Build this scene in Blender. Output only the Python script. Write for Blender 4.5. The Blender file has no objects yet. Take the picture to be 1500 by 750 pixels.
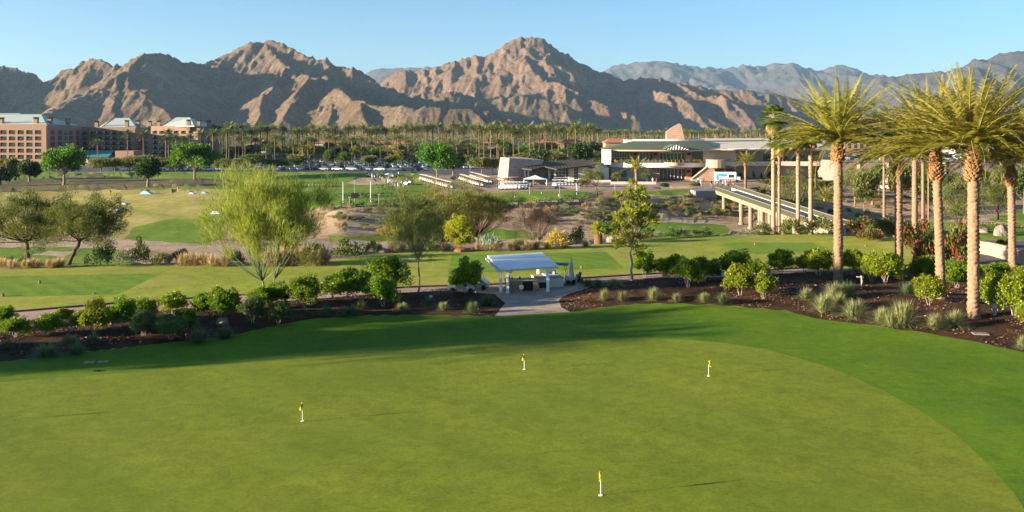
import bpy, math, random
import numpy as np
from mathutils import Vector, Matrix, geometry
R = math.radians
C = bpy.context.scene.collection
SC = bpy.context.scene
F, CX, HY, CH = 1299.0, 750.0, 197.0, 14.0      # focal length in photo pixels, principal column, horizon row, eye height
rng = np.random.default_rng(7)
random.seed(7)

# ------------------------------------------------------------------ camera, world, sun
cam_d = bpy.data.cameras.new('camera'); cam = bpy.data.objects.new('camera', cam_d); C.objects.link(cam)
cam.location = (0, 0, CH); cam.rotation_euler = (R(90), 0, 0)
cam_d.sensor_width = 36; cam_d.lens = F/1500*36; cam_d.shift_y = -(375-HY)/1500
cam_d.clip_start = 0.5; cam_d.clip_end = 60000
SC.camera = cam
SUN_EL = R(9.6)
SDX, SDY = -0.962, -0.272                        # horizontal direction towards the sun
world = bpy.data.worlds.new('World'); SC.world = world; world.use_nodes = True
wn = world.node_tree; wn.nodes.clear()
wo = wn.nodes.new('ShaderNodeOutputWorld'); bg = wn.nodes.new('ShaderNodeBackground')
sky = wn.nodes.new('ShaderNodeTexSky'); sky.sky_type = 'NISHITA'; sky.sun_disc = False
sky.sun_elevation = SUN_EL; sky.sun_rotation = math.atan2(SDX, SDY)
sky.altitude = 0; sky.air_density = 1.0; sky.dust_density = 0.0; sky.ozone_density = 4.4
bg.inputs['Strength'].default_value = 0.066
wn.links.new(sky.outputs[0], bg.inputs[0]); wn.links.new(bg.outputs[0], wo.inputs[0])
sl = bpy.data.lights.new('sun', 'SUN'); so = bpy.data.objects.new('sun', sl); C.objects.link(so)
sl.energy = 5.0; sl.angle = R(0.6); sl.color = (1.0, 0.86, 0.62)
sd = Vector((SDX*math.cos(SUN_EL), SDY*math.cos(SUN_EL), math.sin(SUN_EL)))
so.rotation_euler = sd.to_track_quat('Z', 'Y').to_euler()
SC.view_settings.view_transform = 'Standard'; SC.view_settings.look = 'None'
SC.view_settings.exposure = 1.92; SC.view_settings.gamma = 1
SC.cycles.use_denoising = True
SC.cycles.max_bounces = 5; SC.cycles.diffuse_bounces = 2; SC.cycles.glossy_bounces = 2
SC.cycles.transmission_bounces = 3; SC.cycles.transparent_max_bounces = 6; SC.cycles.volume_bounces = 0

# ------------------------------------------------------------------ object helpers
def tag(o, label=None, cat=None, group=None, kind=None):
    if label: o['label'] = label
    if cat: o['category'] = cat
    if group: o['group'] = group
    if kind: o['kind'] = kind
    return o
def empty(name, loc, label, cat, group=None, rz=0.0, s=(1, 1, 1), kind=None):
    o = bpy.data.objects.new(name, None); C.objects.link(o)
    o.empty_display_size = 0.3
    o.location = loc; o.rotation_euler = (0, 0, rz); o.scale = s
    return tag(o, label, cat, group, kind)
def link(name, me, parent=None):
    o = bpy.data.objects.new(name, me); C.objects.link(o)
    if parent is not None: o.parent = parent
    return o
def mesh(name, V, faces, mats, idx=None, smooth=False):
    me = bpy.data.meshes.new(name)
    V = np.asarray(V, dtype=np.float32).reshape(-1, 3)
    if isinstance(faces, np.ndarray) and faces.ndim == 2:
        n, k = faces.shape
        me.vertices.add(len(V)); me.vertices.foreach_set('co', V.ravel())
        me.loops.add(n*k); me.loops.foreach_set('vertex_index', faces.astype(np.int32).ravel())
        me.polygons.add(n)
        me.polygons.foreach_set('loop_start', np.arange(0, n*k, k, dtype=np.int32))
        me.polygons.foreach_set('loop_total', np.full(n, k, dtype=np.int32))
        me.update(calc_edges=True)
    else:
        me.from_pydata([tuple(map(float, v)) for v in V], [], [tuple(int(i) for i in f) for f in faces])
    for m in (mats if isinstance(mats, (list, tuple)) else [mats]): me.materials.append(m)
    if idx is not None: me.polygons.foreach_set('material_index', np.asarray(idx, dtype=np.int32))
    if smooth: me.polygons.foreach_set('use_smooth', np.ones(len(me.polygons), dtype=bool))
    me.validate(); me.update()
    return me
class MB:
    """collects shapes, links them as one mesh object"""
    def __init__(s): s.V = []; s.Fc = []; s.I = []; s.n = 0
    def add(s, V, Fs, mi=0):
        V = [tuple(v) for v in V]
        s.V += V; s.Fc += [tuple(i+s.n for i in f) for f in Fs]; s.I += [mi]*len(Fs); s.n += len(V); return s
    def box(s, x0, x1, y0, y1, z0, z1, mi=0, M=None):
        V = [Vector(v) for v in ((x0,y0,z0),(x1,y0,z0),(x1,y1,z0),(x0,y1,z0),(x0,y0,z1),(x1,y0,z1),(x1,y1,z1),(x0,y1,z1))]
        if M is not None: V = [M @ v for v in V]
        return s.add(V, [(0,3,2,1),(4,5,6,7),(0,1,5,4),(1,2,6,5),(2,3,7,6),(3,0,4,7)], mi)
    def prism(s, poly, z0, z1, mi=0, M=None):
        """poly: list of (x,y); z0/z1 numbers or lists"""
        n = len(poly)
        a = z0 if isinstance(z0, (list, tuple)) else [z0]*n
        b = z1 if isinstance(z1, (list, tuple)) else [z1]*n
        V = [Vector((p[0], p[1], a[i])) for i, p in enumerate(poly)]+[Vector((p[0], p[1], b[i])) for i, p in enumerate(poly)]
        if M is not None: V = [M @ v for v in V]
        return s.add(V, [tuple(range(n-1, -1, -1)), tuple(range(n, 2*n))]+[(i, (i+1) % n, n+(i+1) % n, n+i) for i in range(n)], mi)
    def profile(s, pts, x0, x1, mi=0, M=None):
        """pts in (y,z), extruded along x"""
        n = len(pts)
        V = [Vector((x0, p[0], p[1])) for p in pts]+[Vector((x1, p[0], p[1])) for p in pts]
        if M is not None: V = [M @ v for v in V]
        return s.add(V, [tuple(range(n)), tuple(range(2*n-1, n-1, -1))]+[((i+1) % n, i, n+i, n+(i+1) % n) for i in range(n)], mi)
    def tube(s, pts, rad, k=6, mi=0, cap=True):
        V, Fs = tube_arr([(pts, rad)], k, cap); return s.add(V.tolist(), Fs.tolist() if isinstance(Fs, np.ndarray) else Fs, mi)
    def cyl(s, p, r, h, k=12, mi=0, r2=None):
        r2 = r if r2 is None else r2
        V = [(p[0]+r*math.cos(2*math.pi*i/k), p[1]+r*math.sin(2*math.pi*i/k), p[2]) for i in range(k)]
        V += [(p[0]+r2*math.cos(2*math.pi*i/k), p[1]+r2*math.sin(2*math.pi*i/k), p[2]+h) for i in range(k)]
        return s.add(V, [tuple(range(k-1, -1, -1)), tuple(range(k, 2*k))]+[(i, (i+1) % k, k+(i+1) % k, k+i) for i in range(k)], mi)
    def disc_y(s, p, r, t, k=14, mi=0):
        """wheel-like disc with its axis along y"""
        V = [(p[0]+r*math.cos(2*math.pi*i/k), p[1]-t/2, p[2]+r*math.sin(2*math.pi*i/k)) for i in range(k)]
        V += [(v[0], v[1]+t, v[2]) for v in V]
        return s.add(V, [tuple(range(k)), tuple(range(2*k-1, k-1, -1))]+[((i+1) % k, i, k+i, k+(i+1) % k) for i in range(k)], mi)
    def mesh(s, name, mats, smooth=False): return mesh(name, s.V, s.Fc, mats, s.I, smooth)
    def build(s, name, mats, parent=None, smooth=False): return link(name, s.mesh(name, mats, smooth), parent)
def tube_arr(strands, k=6, cap=False):
    """strands: list of (points, radii) -> one vertex array and a quad array"""
    VV, FF, n0 = [], [], 0
    ang = np.arange(k)*2*math.pi/k
    for pts, rad in strands:
        P = np.asarray(pts, float); n = len(P); r = np.broadcast_to(np.asarray(rad, float), (n,))
        T = np.gradient(P, axis=0); T /= np.linalg.norm(T, axis=1)[:, None]+1e-9
        ref = np.array([0., 0., 1.]) if abs(T[0, 2]) < 0.9 else np.array([1., 0., 0.])
        A = np.cross(T, ref); A /= np.linalg.norm(A, axis=1)[:, None]+1e-9
        B = np.cross(T, A)
        V = P[:, None, :]+r[:, None, None]*(A[:, None, :]*np.cos(ang)[None, :, None]+B[:, None, :]*np.sin(ang)[None, :, None])
        i = np.arange(n-1)[:, None]*k; j = np.arange(k)[None, :]; j2 = (j+1) % k
        Fq = np.stack([i+j, i+j2, i+k+j2, i+k+j], axis=-1).reshape(-1, 4)+n0
        VV.append(V.reshape(-1, 3)); FF.append(Fq); n0 += n*k
    V = np.concatenate(VV); Fq = np.concatenate(FF)
    if cap:
        Fs = [tuple(f) for f in Fq.tolist()]; o = 0
        for pts, rad in strands:
            n = len(pts); Fs += [tuple(range(o, o+k)), tuple(range(o+(n-1)*k+k-1, o+(n-1)*k-1, -1))]; o += n*k
        class L(list):
            def tolist(s): return list(s)
        return V, L(Fs)
    return V, Fq
WORDS = ['', 'first', 'second', 'third', 'fourth', 'fifth', 'sixth', 'seventh', 'eighth', 'ninth', 'tenth', 'eleventh', 'twelfth', 'thirteenth', 'fourteenth', 'fifteenth', 'sixteenth', 'seventeenth', 'eighteenth', 'nineteenth']
TENS = {2: 'twenty', 3: 'thirty', 4: 'forty', 5: 'fifty', 6: 'sixty', 7: 'seventy', 8: 'eighty', 9: 'ninety'}
def ordinal(n):
    if n < 20: return WORDS[n]
    if n >= 100: return ('hundredth' if n == 100 else 'hundred '+ordinal(n-100)) if n < 200 else ('two hundredth' if n == 200 else 'two hundred '+ordinal(n-200))
    return (TENS[n//10][:-1]+'ieth') if n % 10 == 0 else TENS[n//10]+' '+WORDS[n % 10]

# ------------------------------------------------------------------ materials
def nt(name):
    m = bpy.data.materials.new(name); m.use_nodes = True; t = m.node_tree
    return m, t, t.nodes['Principled BSDF'], t.nodes['Material Output']
def N(t, kind, **kw):
    n = t.nodes.new(kind)
    for k, v in kw.items():
        if k in n.inputs: n.inputs[k].default_value = v
        else: setattr(n, k, v)
    return n
def noise(t, co, scale, detail=4, rough=0.55, dist=0.0):
    n = N(t, 'ShaderNodeTexNoise', Scale=scale, Detail=detail, Roughness=rough, Distortion=dist)
    if co is not None: t.links.new(co, n.inputs['Vector'])
    return n.outputs[0]
def ramp(t, fac, stops):
    r = t.nodes.new('ShaderNodeValToRGB'); el = r.color_ramp.elements
    while len(el) < len(stops): el.new(0.5)
    for e, (p, c) in zip(el, stops): e.position = p; e.color = (c[0], c[1], c[2], 1)
    t.links.new(fac, r.inputs[0]); return r.outputs[0]
def mixc(t, fac, a, b, mode='MIX'):
    m = t.nodes.new('ShaderNodeMix'); m.data_type = 'RGBA'; m.blend_type = mode
    if isinstance(fac, (int, float)): m.inputs[0].default_value = fac
    else: t.links.new(fac, m.inputs[0])
    for s, v in ((6, a), (7, b)):
        if isinstance(v, tuple): m.inputs[s].default_value = (v[0], v[1], v[2], 1)
        else: t.links.new(v, m.inputs[s])
    return m.outputs[2]
def mth(t, op, a, b=0.0, c=None):
    m = t.nodes.new('ShaderNodeMath'); m.operation = op
    for i, v in enumerate((a, b, c)):
        if v is None: continue
        if isinstance(v, (int, float)): m.inputs[i].default_value = v
        else: t.links.new(v, m.inputs[i])
    return m.outputs[0]
def bump(t, h, strength, dist, bs):
    b = N(t, 'ShaderNodeBump', Strength=strength, Distance=dist); t.links.new(h, b.inputs['Height']); t.links.new(b.outputs[0], bs.inputs['Normal'])
def plain(name, col, rough=0.6, metal=0.0, var=0.12, scale=3.0, spec=0.2):
    m, t, b, o = nt(name)
    co = N(t, 'ShaderNodeTexCoord').outputs['Object']
    n = noise(t, co, scale, 5, 0.6)
    c = mixc(t, n, tuple(max(0, x*(1-var)) for x in col), tuple(min(1, x*(1+var)) for x in col))
    t.links.new(c, b.inputs['Base Color']); b.inputs['Roughness'].default_value = rough; b.inputs['Metallic'].default_value = metal
    b.inputs['Specular IOR Level'].default_value = spec
    return m
def ground(name, cols, big, fine, bstr=0.5, bdist=0.05, bscale=6.0, stripe=None, patch=None, spec=0.15, blotch=None):
    """cols: ramp stops for the large noise; fine: scale of the fine mottling"""
    m, t, b, o = nt(name)
    co = N(t, 'ShaderNodeTexCoord').outputs['Object']
    c = ramp(t, noise(t, co, big, 5, 0.6, 0.4), cols)
    f = noise(t, co, fine, 6, 0.75)
    c = mixc(t, 0.55, c, ramp(t, f, [(0.28, (0.25, 0.25, 0.25)), (0.72, (0.78, 0.78, 0.78))]), 'OVERLAY')
    g2 = noise(t, co, fine*0.17, 5, 0.7, 0.6)
    c = mixc(t, 0.5, c, ramp(t, g2, [(0.3, (0.30, 0.30, 0.30)), (0.7, (0.70, 0.70, 0.70))]), 'OVERLAY')
    if patch:
        pc, ps, lo, hi = patch
        k = mth(t, 'MULTIPLY', ramp(t, noise(t, co, ps, 4, 0.65, 0.8), [(lo, (0, 0, 0)), (hi, (1, 1, 1))]), 0.8)
        c = mixc(t, k, c, pc)
    if blotch:
        pc, ps, lo, hi = blotch
        k = ramp(t, noise(t, co, ps, 7, 0.8, 0.3), [(lo, (0, 0, 0)), (hi, (1, 1, 1))])
        c = mixc(t, k, c, pc)
    if stripe:
        w = N(t, 'ShaderNodeTexWave', Scale=stripe[0], Distortion=1.2, Detail=2.0); w.bands_direction = stripe[1]
        w.inputs['Detail Scale'].default_value = 0.6
        t.links.new(co, w.inputs['Vector'])
        c = mixc(t, stripe[2], c, ramp(t, w.outputs[1], [(0.3, (0.30, 0.30, 0.30)), (0.7, (0.70, 0.70, 0.70))]), 'OVERLAY')
    t.links.new(c, b.inputs['Base Color']); b.inputs['Roughness'].default_value = 0.95; b.inputs['Specular IOR Level'].default_value = spec
    bump(t, noise(t, co, bscale, 6, 0.8), bstr, bdist, b)
    return m
def leaf(name, c1, c2, trans=0.35, tcol=None, rough=0.55, dry=None):
    m, t, b, o = nt(name)
    g = N(t, 'ShaderNodeNewGeometry'); oi = N(t, 'ShaderNodeObjectInfo')
    c = mixc(t, g.outputs['Random Per Island'], c1, c2)
    if dry:
        k = ramp(t, g.outputs['Random Per Island'], [(1-dry[1]-0.01, (0, 0, 0)), (1-dry[1]+0.01, (1, 1, 1))]); c = mixc(t, k, c, dry[0])
    h = N(t, 'ShaderNodeHueSaturation'); t.links.new(c, h.inputs['Color'])
    t.links.new(mth(t, 'MULTIPLY_ADD', oi.outputs['Random'], 0.36, 0.82), h.inputs['Value'])
    t.links.new(mth(t, 'MULTIPLY_ADD', oi.outputs['Random'], 0.025, 0.4875), h.inputs['Hue'])
    t.links.new(h.outputs[0], b.inputs['Base Color'])
    b.inputs['Roughness'].default_value = rough; b.inputs['Specular IOR Level'].default_value = 0.25
    tr = N(t, 'ShaderNodeBsdfTranslucent'); mx = N(t, 'ShaderNodeMixShader'); mx.inputs[0].default_value = trans
    t.links.new(mixc(t, 0.6, h.outputs[0], tcol or (c2[0]*1.6, c2[1]*1.5, c2[2])), tr.inputs[0])
    t.links.new(b.outputs[0], mx.inputs[1]); t.links.new(tr.outputs[0], mx.inputs[2]); t.links.new(mx.outputs[0], o.inputs[0])
    return m
def bark(name, c1, c2, scale=8.0, zs=0.25, bs=0.6):
    m, t, b, o = nt(name)
    co = N(t, 'ShaderNodeTexCoord').outputs['Object']; mp = N(t, 'ShaderNodeMapping'); mp.inputs['Scale'].default_value = (1, 1, zs)
    t.links.new(co, mp.inputs[0]); n = noise(t, mp.outputs[0], scale, 5, 0.7)
    t.links.new(ramp(t, n, [(0.3, c1), (0.7, c2)]), b.inputs['Base Color']); b.inputs['Roughness'].default_value = 0.9
    b.inputs['Specular IOR Level'].default_value = 0.15
    bump(t, n, bs, 0.03, b); return m

# ------------------------------------------------------------------ vectorised value noise
def _h(ix, iy, seed):
    n = (ix.astype(np.int64)*374761393+iy.astype(np.int64)*668265263+seed*1442695041) & 0xffffffff
    n = ((n ^ (n >> 13))*1274126177) & 0xffffffff
    return ((n ^ (n >> 16)) & 0xffff)/65535.0
def vnoise(x, y, seed=0):
    x = np.asarray(x, float); y = np.asarray(y, float)
    ix = np.floor(x); iy = np.floor(y); fx = x-ix; fy = y-iy
    ux = fx*fx*fx*(fx*(fx*6-15)+10); uy = fy*fy*fy*(fy*(fy*6-15)+10)
    a = _h(ix, iy, seed); b = _h(ix+1, iy, seed); c = _h(ix, iy+1, seed); d = _h(ix+1, iy+1, seed)
    return (a*(1-ux)+b*ux)*(1-uy)+(c*(1-ux)+d*ux)*uy
def fbm(x, y, o=5, seed=0, gain=0.5, ridged=False):
    s = 0; a = 1; tot = 0
    for i in range(o):
        v = vnoise(x, y, seed+i*17)
        if ridged: v = 1-abs(2*v-1)
        s = s+a*v; tot += a; a *= gain
        x, y = 1.92*x*0.866-1.92*y*0.5+13.7, 1.92*x*0.5+1.92*y*0.866+7.1
    return s/tot
# ------------------------------------------------------------------ terrain height
EDGE = np.array([  # column, distance of the fairway crest, wash floor end, far bank end, depth
 (-900, 92, 142, 250, 3.0), (0, 92, 142, 250, 3.0), (250, 96, 140, 240, 3.2), (430, 96, 138, 200, 3.6), (500, 101, 140, 176, 4.0), (560, 107, 146, 180, 4.2),
 (640, 109, 150, 195, 4.2), (750, 107, 155, 200, 4.2), (860, 113, 165, 205, 4.2), (940, 120, 178, 214, 4.3), (1000, 123, 185, 218, 4.4),
 (1100, 125, 190, 225, 4.6), (1200, 125, 180, 235, 4.4), (1300, 121, 170, 260, 3.6), (1400, 112, 170, 280, 3.0), (2400, 108, 170, 300, 3.0)])
BED = np.array([(-900, 50), (0, 60), (300, 66), (600, 74), (690, 76), (940, 79), (1150, 80), (1300, 75), (1500, 68), (2400, 60)])
def sstep(a, b, v):
    t = np.clip((v-a)/(b-a), 0, 1); return t*t*(3-2*t)
def H(x, y):
    x = np.asarray(x, float); y = np.asarray(y, float)
    yy = np.maximum(y, 5.0); p = x/yy*F+CX
    e = np.interp(p, EDGE[:, 0], EDGE[:, 1]); b = np.interp(p, EDGE[:, 0], EDGE[:, 2]); r = np.interp(p, EDGE[:, 0], EDGE[:, 3]); dp = np.interp(p, EDGE[:, 0], EDGE[:, 4])
    z = -dp*sstep(e+0.5, e+15, yy)*(1-sstep(b, r, yy))
    # crest lip, beds, gentle rolls
    z = z+0.22*np.exp(-((yy-e+6)/7.0)**2)
    bc = np.interp(p, BED[:, 0], BED[:, 1])
    gap = 1-np.exp(-((p-782)/75.0)**4)
    z = z+0.5*gap*np.exp(-((yy-bc)/4.5)**2)*(1-sstep(1500, 1900, p))
    far = sstep(85, 105, yy)
    z = z+far*(1-sstep(300, 420, yy))*(fbm(x/26.0, yy/26.0, 3, 5)-0.5)*1.1*(0.35+0.65*sstep(e, e+18, yy))
    near = sstep(20, 40, yy)*(1-far)
    z = z+near*(fbm(x/17.0+5, yy/13.0, 2, 9)-0.5)*0.30
    # golden fairway mounds on the left
    z = z+1.5*np.exp(-((yy-190)/22.0)**2)*np.exp(-((p-260)/130.0)**2)+1.2*np.exp(-((yy-232)/13.0)**2)*np.exp(-((p-200)/150.0)**2)
    z = z+1.6*np.exp(-((yy-300)/16.0)**2)*np.exp(-((p-520)/110.0)**2)
    return z
DS = np.geomspace(12, 9000, 9000)
def G(px, py):
    """the point of the ground seen at this place of the photograph"""
    s = (px-CX)/F
    z = CH-(py-HY)/F*DS
    hit = np.nonzero(z <= H(s*DS, DS))[0]
    if len(hit) == 0: d = 9000.0
    else:
        i = max(hit[0], 1); a, b = DS[i-1], DS[i]
        for _ in range(12):
            m = (a+b)/2
            if CH-(py-HY)/F*m <= H(s*m, m): b = m
            else: a = m
        d = b
    return Vector((s*d, d, float(H(s*d, d))))
def at(px, d, dz=0.0): return Vector(((px-CX)/F*d, d, float(H((px-CX)/F*d, d))+dz))
def zpy(py, d): return CH+(HY-py)/F*d                # height of something seen at row py, distance d

# ------------------------------------------------------------------ ground materials
M = {}
M['green'] = ground('putting_green_turf', [(0.2, (0.150, 0.190, 0.012)), (0.5, (0.172, 0.205, 0.014)), (0.8, (0.20, 0.215, 0.019))], 0.09, 7.0, 0.3, 0.01, 30, patch=((0.12, 0.17, 0.010), 0.1, 0.45, 0.85), stripe=(0.10, 'DIAGONAL', 0.08))
M['lawn'] = ground('rough_lawn_turf', [(0.3, (0.066, 0.140, 0.004)), (0.55, (0.098, 0.175, 0.005)), (0.75, (0.14, 0.195, 0.009))], 0.12, 6.0, 0.9, 0.04, 16, patch=((0.12, 0.16, 0.012), 0.3, 0.5, 0.8), blotch=((0.13, 0.12, 0.03), 1.1, 0.66, 0.78))
M['fairway'] = ground('fairway_turf', [(0.3, (0.20, 0.25, 0.020)), (0.5, (0.275, 0.29, 0.030)), (0.7, (0.37, 0.33, 0.055))], 0.055, 3.0, 0.5, 0.03, 12, patch=((0.44, 0.31, 0.10), 0.16, 0.50, 0.78))
M['tee'] = ground('tee_turf', [(0.3, (0.12, 0.215, 0.014)), (0.7, (0.17, 0.245, 0.020))], 0.1, 5.0, 0.3, 0.02, 14, stripe=(0.22, 'DIAGONAL', 0.12))
M['range'] = ground('range_turf', [(0.3, (0.10, 0.175, 0.010)), (0.52, (0.15, 0.215, 0.016)), (0.75, (0.22, 0.24, 0.028))], 0.035, 1.2, 0.4, 0.05, 5, stripe=(0.05, 'X', 0.12), patch=((0.26, 0.24, 0.06), 0.05, 0.58, 0.8))
M['dryrough'] = ground('dry_rough', [(0.3, (0.09, 0.085, 0.035)), (0.5, (0.17, 0.12, 0.06)), (0.72, (0.09, 0.13, 0.03))], 0.06, 1.2, 0.7, 0.1, 4, blotch=((0.06, 0.09, 0.02), 0.3, 0.5, 0.7))
M['gold'] = ground('golden_fairway_turf', [(0.3, (0.25, 0.235, 0.05)), (0.55, (0.42, 0.32, 0.095)), (0.72, (0.28, 0.26, 0.06))], 0.03, 0.8, 0.5, 0.08, 5, patch=((0.16, 0.20, 0.03), 0.045, 0.47, 0.62))
M['sand'] = ground('wash_sand', [(0.3, (0.37, 0.25, 0.16)), (0.7, (0.48, 0.34, 0.23))], 0.08, 1.5, 0.8, 0.12, 2.5, blotch=((0.17, 0.13, 0.09), 0.8, 0.56, 0.66))
M['soil'] = ground('desert_soil', [(0.3, (0.29, 0.17, 0.095)), (0.5, (0.41, 0.26, 0.155)), (0.75, (0.49, 0.34, 0.23))], 0.07, 1.5, 0.9, 0.15, 2.0, blotch=((0.13, 0.11, 0.055), 0.45, 0.50, 0.62))
M['mulch'] = ground('bark_mulch', [(0.35, (0.030, 0.015, 0.007)), (0.55, (0.07, 0.032, 0.015)), (0.72, (0.16, 0.07, 0.03))], 0.35, 9.0, 1.0, 0.22, 5.0, blotch=((0.17, 0.085, 0.05), 3.2, 0.56, 0.66))
M['gravel'] = ground('decomposed_granite', [(0.3, (0.34, 0.25, 0.18)), (0.7, (0.48, 0.36, 0.27))], 0.5, 5.0, 0.9, 0.05, 8, blotch=((0.20, 0.16, 0.12), 2.0, 0.62, 0.7))
M['path'] = ground('cart_path_concrete', [(0.3, (0.34, 0.22, 0.165)), (0.7, (0.44, 0.29, 0.22))], 0.2, 3.0, 0.3, 0.01, 10, blotch=((0.22, 0.16, 0.13), 1.0, 0.62, 0.75))
M['asphalt'] = ground('parking_asphalt', [(0.3, (0.075, 0.072, 0.075)), (0.7, (0.12, 0.115, 0.12))], 0.05, 1.0, 0.3, 0.02, 4)
M['paving'] = ground('plaza_paving', [(0.3, (0.29, 0.195, 0.135)), (0.7, (0.37, 0.255, 0.185))], 0.1, 1.0, 0.3, 0.02, 4)
M['valley'] = ground('valley_floor_scrub', [(0.3, (0.05, 0.075, 0.025)), (0.55, (0.09, 0.10, 0.04)), (0.8, (0.20, 0.15, 0.10))], 0.01, 0.15, 0.8, 0.5, 0.4)
M['kerb'] = plain('dark_kerb', (0.14, 0.085, 0.07), 0.8)

ROUGH_EDGE = [(-300, 575), (0, 530), (60, 523), (130, 515), (220, 505), (330, 493), (400, 478), (450, 468), (530, 462), (600, 461), (725, 463), (836, 457), (890, 449), (940, 444.5), (1000, 445), (1060, 447), (1150, 455), (1200, 467), (1280, 477), (1370, 490), (1430, 500), (1500, 516), (1800, 575)]
PATH_TOP = [(-500, 497), (-200, 473), (26, 457), (160, 445.6), (352, 433), (429, 430.5), (505, 427), (607, 421), (729, 417), (844, 408.5), (967, 401), (1060, 399), (1130, 396), (1200, 392)]
PATH_BOT = [(-500, 517), (-200, 489), (40, 470), (122, 458.5), (230, 455), (355, 446.5), (473, 436.5), (600, 428.5), (729, 424.5), (855, 415), (967, 407), (1036, 406.5), (1110, 403), (1200, 397)]
CREST = [(-900, 402), (0, 396), (80, 391), (250, 388), (350, 389), (430, 388), (460, 386), (500, 379), (560, 368.5), (640, 366), (750, 368), (860, 359), (940, 351), (1000, 347), (1100, 344), (1200, 344), (1300, 348)]
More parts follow.
